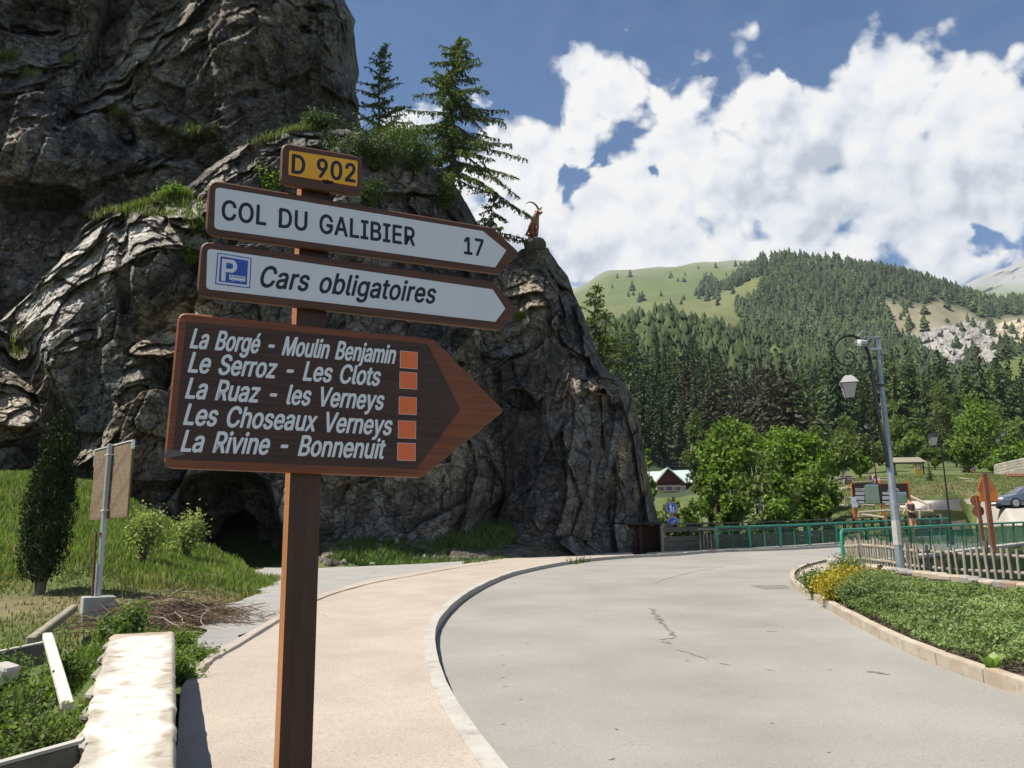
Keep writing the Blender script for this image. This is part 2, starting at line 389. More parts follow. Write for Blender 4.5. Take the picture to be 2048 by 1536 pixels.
colm(1535, (2, 'p', 0), (44, 'p', 0), (48, 'z', -.6), (56, 'z', .8), (75, 'y', 1018), (120, 'y', 990), (230, 'y', 940), (400, 'y', 745), (600, 'y', 715), (1000, 'y', 650), (1480, 'y', 556), (1700, 'y', 560), (2700, 'y', 524), (4000, 'z', 700))
colm(1565, (2, 'p', 0), (45, 'p', 0), (49, 'z', -.5), (56, 'z', .9), (75, 'y', 1012), (120, 'y', 985), (230, 'y', 930), (400, 'y', 750), (600, 'y', 720), (1000, 'y', 640), (1450, 'y', 527), (1700, 'y', 540), (2700, 'y', 540), (4000, 'z', 600))
colm(1620, (2, 'p', 0), (46, 'p', 0), (50, 'z', 0), (56, 'z', 1.2), (65, 'y', 1015), (88, 'y', 968), (120, 'y', 960), (230, 'y', 925), (400, 'y', 790), (600, 'y', 750), (1000, 'y', 650), (1450, 'y', 516), (1700, 'y', 530), (2700, 'y', 545), (4000, 'z', 600))
colm(1700, (2, 'p', 0), (47, 'p', 0), (51, 'y', 1062), (56, 'y', 1040), (65, 'y', 1012), (88, 'y', 962), (95, 'y', 958), (150, 'y', 935), (230, 'y', 905), (400, 'y', 800), (650, 'y', 750), (1000, 'y', 655), (1450, 'y', 524), (1700, 'y', 540), (4000, 'z', 500))
colm(1800, (2, 'p', 0), (48, 'p', 0), (52, 'y', 1055), (58, 'y', 1025), (66, 'y', 1004), (88, 'y', 954), (95, 'y', 952), (150, 'y', 930), (230, 'y', 900), (400, 'y', 820), (700, 'y', 765), (1000, 'y', 660), (1450, 'y', 537), (1700, 'y', 550), (4000, 'z', 500))
colm(1900, (2, 'p', 0), (43, 'p', 0), (48, 'y', 1050), (54, 'y', 1022), (61, 'y', 1002), (85, 'y', 953), (92, 'y', 952), (150, 'y', 930), (230, 'y', 900), (400, 'y', 840), (700, 'y', 770), (1000, 'y', 660), (1450, 'y', 567), (1700, 'y', 580), (4000, 'z', 500))
colm(1990, (2, 'p', 0), (46, 'p', 0), (49, 'y', 1056), (52, 'y', 1026), (58, 'y', 1003), (80, 'y', 958), (90, 'y', 950), (150, 'y', 935), (230, 'y', 905), (400, 'y', 835), (560, 'y', 790), (700, 'y', 760), (1000, 'y', 670), (1450, 'y', 592), (1700, 'y', 600), (4000, 'z', 500))
colm(2060, (2, 'p', 0), (47, 'p', 0), (50, 'y', 1045), (53, 'y', 1017), (58, 'y', 998), (80, 'y', 962), (90, 'y', 955), (150, 'y', 935), (230, 'y', 905), (400, 'y', 830), (560, 'y', 722), (700, 'y', 720), (1000, 'y', 680), (1450, 'y', 612), (1700, 'y', 620), (4000, 'z', 500))
colm(2300, (2, 'p', 0), (47, 'p', 0), (52, 'z', 3), (58, 'z', 4), (90, 'z', 9), (230, 'z', 25), (560, 'z', 110), (1450, 'z', 420), (4000, 'z', 600))
colm(5000, (2, 'p', 0), (38, 'p', 0), (60, 'z', 3), (230, 'z', 25), (560, 'z', 110), (1450, 'z', 420), (4000, 'z', 600))
_cx = sorted(TC); _cu = np.array([float(at(x, 1090, 1.0)[0]) for x in _cx])
_ly = np.log(np.concatenate([np.linspace(2, 120, 473), np.exp(np.linspace(math.log(120.5), math.log(4000), 260))]))
_tab = np.array([np.interp(np.exp(_ly), [r[0] for r in TC[x]], [r[1] for r in TC[x]]) for x in _cx])
# paved outlines on the road plane, from the near end of the left kerb round to the bridge and back
KL = spline([(1100, 1700), (1040, 1610), (985, 1536), (932, 1462), (893, 1390), (873, 1320), (872, 1272), (893, 1235), (935, 1197), (1000, 1162), (1060, 1144), (1150, 1127), (1250, 1117), (1350, 1112), (1435, 1105), (1560, 1101), (1690, 1094), (1800, 1087), (1884, 1077)], 5)
KR = spline([(2500, 1560), (2250, 1470), (2048, 1394), (1940, 1356), (1820, 1308), (1715, 1254), (1635, 1206), (1592, 1180), (1580, 1162), (1588, 1147), (1625, 1132), (1690, 1120)], 5)
KLw = [G(*p)[:2] for p in KL]; KRw = [G(*p)[:2] for p in KR]
NR0 = G(1688, 1131)[:2]; NR1 = np.array([24.6, 43.0])                 # foot of the near green railing
NRd = (NR1-NR0)/np.linalg.norm(NR1-NR0); NR2 = NR1+NRd*14
ROADP = [tuple(p) for p in KLw]+[tuple(KLw[-1]+NRd*8)]+[tuple(NR1+NRd*9+np.array([-1.5, 1.5])), tuple(NR1+NRd*5.5), tuple(NR1), tuple(NR0+NRd*0.5)]+[tuple(p) for p in KRw[::-1]]+[(6.0, 1.5), (0.3, 1.2)]
SWP = [tuple(p) for p in KLw[:62]]+[tuple(G(*p)[:2]) for p in [(1255, 1106), (1180, 1109), (1090, 1113), (1000, 1123), (900, 1138), (830, 1151), (760, 1163), (700, 1178), (645, 1196), (570, 1235), (480, 1290), (425, 1322), (400, 1345), (360, 1400), (352, 1536)]]+[(-1.6, 3.2), (-0.6, 1.2)]
GRP = [tuple(G(*p)[:2]) for p in [(360, 1372), (425, 1322), (480, 1290), (570, 1235), (645, 1196), (700, 1178), (760, 1163), (830, 1151), (900, 1138), (1000, 1123), (1040, 1117), (900, 1127), (760, 1135), (640, 1140), (520, 1139), (500, 1150), (558, 1160), (520, 1190), (450, 1222), (420, 1240), (400, 1290), (360, 1330)]]
def rough(poly, amp, step, seed):
    o = []; r = np.random.RandomState(seed)
    for i in range(len(poly)):
        a, b = np.array(poly[i]), np.array(poly[(i+1) % len(poly)]); n = max(1, int(np.linalg.norm(b-a)/step))
        for k in range(n): o.append(tuple(a+(b-a)*k/n+(r.rand(2)-.5)*amp*(1 if k else .3)))
    return o
GRP = rough(GRP, .28, .35, 3)
PAVED = [ROADP, SWP, GRP]
PBOX = {id(p): (min(a for a, b in p)-1.2, max(a for a, b in p)+1.2, min(b for a, b in p)-1.2, max(b for a, b in p)+1.2) for p in PAVED}
# the void beside the bridge, in front of the near railing
GORGE = [tuple(G(1712, 1146)[:2]), tuple(G(1850, 1172)[:2]+np.array([.2, .5])), tuple(G(2048, 1203)[:2]+np.array([.2, .6])), (22, 14), (40, 12), (44, 40), tuple(NR2+np.array([0.1, -0.8])), tuple(NR1+np.array([0.35, -0.35])), tuple(NR0+NRd*1.2+np.array([0.3, -0.3]))]
def terrain(X, Y, raw=False):
    X = np.atleast_1d(np.asarray(X, float)); Y = np.atleast_1d(np.asarray(Y, float)); Yc = np.clip(Y, 2, 3990)
    u = X/np.maximum(Yc, 2); ly = np.log(Yc)
    i = np.clip(np.searchsorted(_cu, u)-1, 0, len(_cu)-2); fu = np.clip((u-_cu[i])/(_cu[i+1]-_cu[i]), 0, 1)
    j = np.clip(np.searchsorted(_ly, ly)-1, 0, len(_ly)-2); fj = np.clip((ly-_ly[j])/(_ly[j+1]-_ly[j]), 0, 1)
    fu = fu*fu*(3-2*fu)
    z = (_tab[i, j]*(1-fu)+_tab[i+1, j]*fu)*(1-fj)+(_tab[i, j+1]*(1-fu)+_tab[i+1, j+1]*fu)*fj
    P = np.stack([X, Y, np.zeros_like(X)], 1)
    near = Y < 110
    if near.any():
        Pn = P[near]; zn = z[near]+0.10*fbm(Pn*.55, 3, 3)*smooth((Y[near]-2)/8)+.03*fbm(Pn*2.5, 2, 9)
        d = np.full(len(zn), -1e9)
        for p in PAVED:
            q = PBOX[id(p)]; b = (Pn[:, 0] > q[0]) & (Pn[:, 0] < q[1]) & (Pn[:, 1] > q[2]) & (Pn[:, 1] < q[3])
            if b.any(): d[b] = np.maximum(d[b], sdist(Pn[b, 0], Pn[b, 1], p))
        w = smooth((d+1.0)/1.0); zn = zn*(1-w)+(SL*Pn[:, 1]-.06)*w
        b = (Pn[:, 0] > 8) & (Pn[:, 0] < 50) & (Pn[:, 1] > 10) & (Pn[:, 1] < 60)
        if b.any(): zn[b] -= 2.6*smooth((sdist(Pn[b, 0], Pn[b, 1], GORGE)+.05)/.35)
        z[near] = zn
    f = ~near
    if f.any():
        s = np.clip((Y[f]-110)/500, 0, 1); Pf = P[f]
        z[f] += s*(26*fbm(Pf/170, 4, 21)+5*fbm(Pf/38, 3, 22))
    return z
def tz(X, Y): return float(terrain([X], [Y])[0])
def hit(x, y, Y0=3, Y1=1700, n=260):
    """first point of the ground seen at pixels (x, y)"""
    x = np.atleast_1d(np.asarray(x, float)); y = np.atleast_1d(np.asarray(y, float)); Ys = np.exp(np.linspace(math.log(Y0), math.log(Y1), n))
    D = ray(x, y); out = np.full((len(x), 3), np.nan); act = np.arange(len(x)); pr = None; pY = Ys[0]
    for Yv in Ys:
        d = D[act]; p = cC+d*(Yv/d[:, 1])[:, None]; g = p[:, 2]-terrain(p[:, 0], p[:, 1])
        if pr is not None:
            h = (g < 0) & (pr >= 0)
            if h.any():
                t = pr[h]/(pr[h]-g[h]); YY = pY+(Yv-pY)*t; out[act[h]] = cC+d[h]*(YY/d[h, 1])[:, None]; act = act[~h]; g = g[~h]
                if len(act) == 0: break
        pr = g; pY = Yv
    return out

# colours of the ground (what grows or lies there)
def ground_cols(X, Y, Z):
    P = np.stack([X, Y, Z*0], 1); n = len(X)
    px, py = proj(np.stack([X, Y, Z], 1))
    grass = np.array([.085, .125, .030]); dry = np.array([.185, .16, .08]); dirt = np.array([.20, .165, .12]); meadow = np.array([.115, .145, .045]); floor = np.array([.042, .062, .027]); stone = np.array([.30, .28, .25]); scree = np.array([.25, .225, .14])
    f1 = fbm(P*.35, 4, 40); f2 = fbm(P*1.7, 3, 41)
    c = np.tile(grass, (n, 1))
    def mixin(c, col, w): return c*(1-w[:, None])+col*w[:, None]
    c = mixin(c, dry, smooth((f1+f2*.7)*2.2)*.6)
    # the dry brown strip at the foot of the mound and by the concrete block
    w = np.exp(-((py-(1215-.02*px))/26)**2)*smooth((640-px)/60)*(Y < 20); c = mixin(c, dry, np.clip(w*1.1, 0, 1))
    w = smooth((1-np.abs(py-992)/16))*smooth((75-px)/30)*(Y < 34); c = mixin(c, np.array([.07, .05, .03]), w)
    # bank on the right
    rb = (px > 1560) & (Y > 48) & (Y < 110); c[rb] = mixin(c[rb], meadow, np.full(rb.sum(), .8))
    w = smooth((.9-np.hypot((px-1880)/150, (py-985)/26))*2)*smooth((f1+.3)*3); c = mixin(c, dry*.9, w*rb*.85)
    w = smooth((1-np.hypot((px-1980)/120, (py-1075)/22))*3)*(Y < 60)*(Y > 40); c = mixin(c, dry, w)
    # valley side
    fr = Y > 150; P2 = P/90.; g1 = fbm(P2, 4, 50)
    c[fr] = floor
    # open green mountain on the left
    m = fr & (Y > 1560); k = fbm(P[m]/420., 5, 52); cm = np.tile(np.array([.11, .145, .045]), (m.sum(), 1))
    hh = smooth((Z[m]-760)/260+k*1.2-.25*smooth((px[m]-1330)/150)); cm = cm*(1-hh[:, None])+np.array([.23, .225, .17])*hh[:, None]; c[m] = cm
    w = smooth((sdist(px, py, ROCKP)+4)/10)*(Y > 500)*(Y < 1560); c = mixin(c, scree, w)
    w = smooth((sdist(px, py, [(1700, 850), (2010, 722), (2100, 660), (2100, 860)])+2)/8)*(Y > 300)*(Y < 760)*(px > 1975); c = mixin(c, np.array([.12, .155, .04]), w)
    w = smooth((sdist(px, py, [(1150, 700), (1150, 590), (1535, 540), (1545, 570), (1505, 625), (1470, 690), (1200, 720)])+2)/6)*(Y > 500)*(Y < 1561); c = mixin(c, np.array([.135, .155, .055]), w)
    return c
ROCKP = [(1745, 592), (1790, 604), (1850, 612), (1875, 600), (1930, 618), (1965, 640), (2048, 632), (2090, 640), (2090, 712), (2040, 705), (2010, 690), (1990, 735), (1968, 730), (1950, 700), (1930, 712), (1930, 775), (1905, 765), (1885, 742), (1912, 735), (1860, 715), (1830, 690), (1800, 670), (1780, 640)]
LOTP = [(1800, 1004), (1880, 1001), (1952, 998), (2020, 1004), (2110, 1010), (2110, 1050), (2000, 1052), (1890, 1062), (1870, 1068), (1900, 1044), (1945, 1038), (1952, 1031), (1940, 1024), (1900, 1021), (1860, 1020), (1800, 1016)]
def build_ground():
    az = np.concatenate([np.radians(np.linspace(-115, -42, 50)[:-1]), np.radians(np.linspace(-42, 42, 440)), np.radians(np.linspace(42, 115, 50)[1:])])
    r = np.concatenate([np.linspace(.5, 9, 50)[:-1], np.linspace(9, 36, 140)[:-1], np.linspace(36, 100, 100)[:-1], np.exp(np.linspace(math.log(100), math.log(5200), 190))])
    A, Rr = np.meshgrid(az, r); X = (Rr*np.sin(A)).ravel(); Y = (Rr*np.cos(A)).ravel()
    Z = terrain(X, Y); V = np.stack([X, Y, Z], 1); na, nr = len(az), len(r)
    i = np.arange(nr-1)[:, None]*na+np.arange(na-1)[None, :]; Q = np.stack([i, i+1, i+1+na, i+na], -1).reshape(-1, 4)
    # cut the sheet where the cave floor would need nothing; keep one sheet
    m = mat('ground', (1, 1, 1), (.62, .62, .62), 3.0, .95, .8, 9.0, tint=True, c3=(.55, .5, .42), s3=40, a3=.5, bdist=.05)
    me = npmesh('ground', V, Q, smooth=True, cols=ground_cols(X, Y, Z), mat=m)
    tag(link('ground', me), 'grassy and rocky ground rising from the road to the forested mountains', kind='structure')
build_ground()

def sheet(name, poly, h, m, label, thick=0.0):
    """a flat sheet on the road plane"""
    T = tessellate_polygon([[Vector((p[0], p[1], 0)) for p in poly]])
    V = [(p[0], p[1], SL*p[1]+h) for p in poly]
    me = bpy.data.meshes.new(name); me.from_pydata(V, [], [tuple(t) for t in T]); me.update()
    bm = bmesh.new(); bm.from_mesh(me); bmesh.ops.recalc_face_normals(bm, faces=bm.faces)
    if sum(f.normal.z for f in bm.faces) < 0: bmesh.ops.reverse_faces(bm, faces=bm.faces)
    bm.to_mesh(me); bm.free(); me.materials.append(m)
    return tag(link(name, me), label, kind='structure')
M_asph = mat('asphalt', (.222, .214, .193), (.285, .276, .252), .45, .88, .6, 110, c3=(.13, .125, .115), s3=60, a3=.6, ramp3=(.53, .64), bdist=.006)
M_side = mat('sidewalk', (.33, .286, .242), (.40, .350, .298), .9, .9, .7, 90, c3=(.22, .17, .135), s3=55, a3=.7, ramp3=(.5, .64), bdist=.006)
M_grav = mat('gravel', (.27, .265, .25), (.34, .33, .31), 1.5, .95, 1.0, 60, c3=(.16, .155, .15), s3=70, a3=.8, bdist=.02)
sheet('road', ROADP, 0.0, M_asph, 'pale grey asphalt road curving onto the bridge')
sheet('pavement', SWP, 0.11, M_side, 'pinkish beige pavement along the left kerb')
sheet('gravel_path', GRP, 0.075, M_grav, 'grey gravel path leading to the cave')
# ================================================================ cliffs
def blob(x, y, cx, cy, rx, ry, rot=0.0):
    c, s = math.cos(R_(rot)), math.sin(R_(rot)); a = ((x-cx)*c+(y-cy)*s)/rx; b = (-(x-cx)*s+(y-cy)*c)/ry
    return np.exp(-(a*a+b*b)**1.5)
# front mass: skyline from left to right
TF = [(-420, 760), (-150, 690), (0, 640), (60, 585), (110, 532), (170, 462), (230, 425), (320, 396), (400, 345), (480, 292), (560, 262), (620, 252), (720, 256), (760, 272), (830, 300), (880, 325), (915, 372), (935, 405), (952, 440), (962, 470), (968, 520), (972, 548), (985, 536), (1010, 516), (1036, 503), (1050, 496), (1095, 494), (1104, 506), (1118, 528), (1136, 552), (1148, 590), (1166, 622), (1180, 662), (1200, 718), (1222, 748), (1250, 764), (1266, 790), (1276, 830), (1284, 880), (1292, 930), (1303, 985), (1316, 1040), (1326, 1100), (1330, 1140)]
# back mass: skyline left of the sky
def lean_front(x, y):
    L = np.full(x.shape, .10)
    for a in [(90, 600, 120, 60, -38, .85), (210, 490, 110, 55, -35, .8), (330, 450, 110, 42, -20, .8), (400, 520, 60, 60, 0, .5), (30, 720, 60, 80, -30, .6), (40, 820, 55, 40, 0, .7), (150, 690, 60, 20, -30, .6),
              (355, 650, 40, 75, 28, .8), (300, 690, 60, 18, -20, .8), (480, 330, 110, 22, -35, .8), (600, 285, 90, 22, 0, .6), (700, 330, 60, 30, 0, .2),
              (1080, 560, 60, 50, 0, .75), (1010, 650, 45, 60, -30, .85), (985, 695, 25, 35, 0, .8), (1040, 800, 30, 18, 20, .7),
              (1130, 760, 12, 75, 18, .8), (1160, 745, 10, 40, 5, .7), (1115, 835, 12, 40, 15, .6), (1215, 772, 45, 16, 8, .8), (1120, 640, 14, 24, 30, .6), (175, 905, 45, 10, -40, .7), (200, 890, 50, 10, -42, .6),
              (800, 420, 60, 30, 20, .35), (900, 470, 40, 50, 0, .3)]:
        L += .5*a[5]*blob(x, y, *a[:5])
    for a in [(320, 590, 110, 70, -15, .55), (180, 760, 120, 80, -10, .25), (60, 660, 60, 14, -40, .4), (600, 430, 180, 60, 0, .1), (1060, 900, 160, 90, 0, .05)]:
        L -= a[5]*blob(x, y, *a[:5])
    return L
def rock_disp(P, strat, s, lit, big=1.0):
    """strat: unit vector of the bedding, the blocks are stretched along it; lit (0..1): share of blocks whose faces slope up to the left"""
    st = np.array(strat, float); st /= np.linalg.norm(st)
    w = np.stack([fbm(P*.8, 3, s+60+k) for k in range(3)], 1)*.16+np.stack([fbm(P*4.5, 3, s+90+k) for k in range(3)], 1)*.055
    Pw = P+w; Ps = Pw-np.outer(Pw@st, st)*.38
    d = 0; q = np.clip(lit, 0, 1)
    f0, e0, x0, z0, h0 = facet(Ps/4.6, s+1, .8); d = d-f0*1.3*big; c0 = (h0 < q*1.3-.15); d = d+c0*(z0*.9-x0*.8)+(~c0)*x0*.9
    f1, e1, x1, z1, h1 = facet(Ps/1.9, s+11, .8); c1 = (h1 < q*1.25+.07); d = d-f1*.42+.07*np.exp(-(e1/.04)**2)+c1*(z1*.65-x1*.45)+(~c1)*(x1*.5-z1*.2)
    f2, e2, x2, z2, h2 = facet(Ps/.75, s+21, .9); c2 = (h2 < q*.7+.13); d = d-f2*.14+.02*np.exp(-(e2/.06)**2)+c2*(z2*.38-x2*.28)+(~c2)*(x2*.16-z2*.06)
    f3, e3, x3, z3, h3 = facet(P/.30, s+31, 1.0); d = d-f3*.045+(h3 < .25+.3*q)*(z3*.13-x3*.10)
    n = fbm(Ps*1.1, 5, s+41, .55); d = d+n*.12
    return d, np.stack([f0, f1, f2, e1, n], 1)
def rock_tint(P, px, py, aux, s):
    c = np.tile(np.array([.180, .172, .158]), (len(P), 1))
    def mx(col, w):
        w = np.clip(w, 0, 1)[:, None]; return c*(1-w)+np.array(col)*w
    q = P*np.array([1, 1, .45])
    c = mx([.22, .185, .135], smooth(fbm(q*.28, 4, s+70)*2.4+.0)*.5)            # ochre wash
    c = mx([.062, .062, .063], smooth(fbm(q*.5, 4, s+73)*2.6-.1)*.75)             # dark lichen
    c = mx([.30, .295, .28], smooth(fbm(P*.9, 4, s+75)*3-.55)*.6)                 # pale scars
    st = P*np.array([2.6, 2.6, .22]); c = mx([.055, .055, .054], smooth(fbm(st, 3, s+78)*3-.35)*.6)   # water streaks
    v = np.abs(fbm(P*.8, 4, s+80)); c = mx([.36, .34, .31], smooth(1-v/.012)*.45)  # calcite veins
    c = c*(1+.30*aux[:, 1:2])*(1+.22*aux[:, 2:3])
    return c
def tint_zones(c, px, py, n):  # ochre and grey patches; the sunlit slabs are also painted paler
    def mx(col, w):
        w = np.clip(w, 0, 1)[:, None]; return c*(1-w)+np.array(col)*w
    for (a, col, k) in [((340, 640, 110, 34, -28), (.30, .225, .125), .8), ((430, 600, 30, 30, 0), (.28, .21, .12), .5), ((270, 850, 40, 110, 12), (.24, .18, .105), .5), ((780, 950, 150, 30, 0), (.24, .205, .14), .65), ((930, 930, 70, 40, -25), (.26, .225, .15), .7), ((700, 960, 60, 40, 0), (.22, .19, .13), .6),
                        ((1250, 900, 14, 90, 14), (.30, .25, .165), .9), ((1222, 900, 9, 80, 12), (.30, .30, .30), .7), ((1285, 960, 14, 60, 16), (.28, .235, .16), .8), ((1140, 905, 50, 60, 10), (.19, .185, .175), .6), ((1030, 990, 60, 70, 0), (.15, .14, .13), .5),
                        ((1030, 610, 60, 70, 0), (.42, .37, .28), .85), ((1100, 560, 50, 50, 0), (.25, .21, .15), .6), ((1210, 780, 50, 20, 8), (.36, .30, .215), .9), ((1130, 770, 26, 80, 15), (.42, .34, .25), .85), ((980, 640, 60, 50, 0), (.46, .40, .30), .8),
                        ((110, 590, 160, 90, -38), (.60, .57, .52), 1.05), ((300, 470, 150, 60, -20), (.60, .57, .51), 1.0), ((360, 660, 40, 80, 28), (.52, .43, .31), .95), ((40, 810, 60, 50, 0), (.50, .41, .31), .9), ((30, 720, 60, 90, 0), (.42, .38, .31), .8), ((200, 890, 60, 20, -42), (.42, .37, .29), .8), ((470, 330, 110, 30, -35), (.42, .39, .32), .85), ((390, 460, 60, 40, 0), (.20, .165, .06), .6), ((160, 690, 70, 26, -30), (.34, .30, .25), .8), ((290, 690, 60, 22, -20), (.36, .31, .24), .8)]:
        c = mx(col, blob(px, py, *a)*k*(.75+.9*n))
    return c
def rock_material():
    m = bpy.data.materials.new('rock'); m.use_nodes = True; nt = m.node_tree; N = nt.nodes; L = nt.links; b = N['Principled BSDF']; b.inputs['Roughness'].default_value = .93; b.inputs['Specular IOR Level'].default_value = .15
    tc = N.new('ShaderNodeTexCoord').outputs['Object']
    def nz(sc, det=8, ro=.62, v=tc):
        n = N.new('ShaderNodeTexNoise'); n.inputs['Scale'].default_value = sc; n.inputs['Detail'].default_value = det; n.inputs['Roughness'].default_value = ro; L.new(v, n.inputs['Vector']); return n
    def mr(f, a, b_, c, d): r = N.new('ShaderNodeMapRange'); L.new(f, r.inputs[0]); [setattr(r.inputs[k+1], 'default_value', q) for k, q in enumerate((a, b_, c, d))]; return r.outputs[0]
    def mul(a, b_, op='MULTIPLY'):
        x = N.new('ShaderNodeMath'); x.operation = op
        for k, q in enumerate((a, b_)):
            if isinstance(q, (int, float)): x.inputs[k].default_value = q
            else: L.new(q, x.inputs[k])
        return x.outputs[0]
    wn = nz(2.2, 4); sc = N.new('ShaderNodeVectorMath'); sc.operation = 'SCALE'; sc.inputs['Scale'].default_value = .55; L.new(wn.outputs['Color'], sc.inputs[0]); ad = N.new('ShaderNodeVectorMath'); L.new(tc, ad.inputs[0]); L.new(sc.outputs[0], ad.inputs[1]); wv = ad.outputs[0]
    mp = N.new('ShaderNodeMapping'); L.new(wv, mp.inputs[0]); mp.inputs['Rotation'].default_value = (0, .7, 0); mp.inputs['Scale'].default_value = (.75, 1, 1.7); wv = mp.outputs[0]
    def vor(s_, feat):
        v = N.new('ShaderNodeTexVoronoi'); v.feature = feat; v.inputs['Scale'].default_value = s_; L.new(wv, v.inputs['Vector']); return v
    e1 = vor(.75, 'DISTANCE_TO_EDGE').outputs['Distance']; e2 = vor(2.4, 'DISTANCE_TO_EDGE').outputs['Distance']; c1 = vor(.75, 'F1'); c2 = vor(2.4, 'F1'); c3 = vor(6.5, 'F1')
    sp = lambda o: (lambda q: (L.new(o, q.inputs[0]), q.outputs[0])[1])(N.new('ShaderNodeSeparateColor'))
    v = mul(mr(nz(1.3).outputs['Fac'], .38, .62, .68, 1.2), mr(nz(9, 9, .7).outputs['Fac'], .36, .64, .62, 1.32))
    v = mul(v, mr(e1, 0, .022, .35, 1)); v = mul(v, mr(e2, 0, .03, .62, 1)); v = mul(v, mr(sp(c2.outputs['Color']), 0, 1, .80, 1.18)); v = mul(v, mr(sp(c1.outputs['Color']), 0, 1, .82, 1.16))
    at_ = N.new('ShaderNodeAttribute'); at_.attribute_name = 'tint'; x = N.new('ShaderNodeVectorMath'); x.operation = 'SCALE'; L.new(at_.outputs['Vector'], x.inputs[0]); L.new(v, x.inputs['Scale'])
    pale = mr(nz(26, 6, .7).outputs['Fac'], .60, .68, 0, .5); mx_ = N.new('ShaderNodeMix'); mx_.data_type = 'RGBA'; L.new(pale, mx_.inputs[0]); L.new(x.outputs[0], mx_.inputs[6]); mx_.inputs[7].default_value = (.34, .335, .31, 1); L.new(mx_.outputs[2], b.inputs['Base Color'])
    # relief: tilted chips with sharp borders plus grain
    h = mul(mul(sp(c2.outputs['Color']), .35), mul(sp(c3.outputs['Color']), .16), 'ADD'); h = mul(h, mul(mr(e2, 0, .05, 0, .35), mr(e1, 0, .03, 0, .5), 'ADD'), 'ADD'); h = mul(h, mul(nz(3.2, 10, .66).outputs['Fac'], .9), 'ADD')
    bp = N.new('ShaderNodeBump'); bp.inputs['Strength'].default_value = .9; bp.inputs['Distance'].default_value = .16; L.new(h, bp.inputs['Height']); L.new(bp.outputs[0], b.inputs['Normal']); return m
M_rock = rock_material()
def cap_mesh(name, P, C, back, mats, label):
    """P (rows top->bottom, cols) grid; 'back' rows go behind the skyline so the rock is solid"""
    nr, nc = P.shape[:2]; rows = []; crow = []
    top = P[0]; 
    for k in range(back, 0, -1):
        q = top.copy(); t = k/back; q[:, 1] += 9*t; q[:, 0] += -1.2*t
        q[:, 2] = top[:, 2]-(top[:, 2]+1)*(t**2.0)*.8+.25*np.sin(np.arange(nc)*.21+k)*t; rows.append(q); crow.append(C[0]*.9)
    A = np.concatenate([np.array(rows), P], 0); Cc = np.concatenate([np.array(crow), C], 0)
    R = A.shape[0]; i = np.arange(R-1)[:, None]*nc+np.arange(nc-1)[None, :]
    Q = np.stack([i, i+nc, i+nc+1, i+1], -1).reshape(-1, 4)
    me = npmesh(name, A.reshape(-1, 3), Q, smooth=False, cols=Cc.reshape(-1, 3), mat=mats)
    return tag(link(name, me), label, kind='structure')
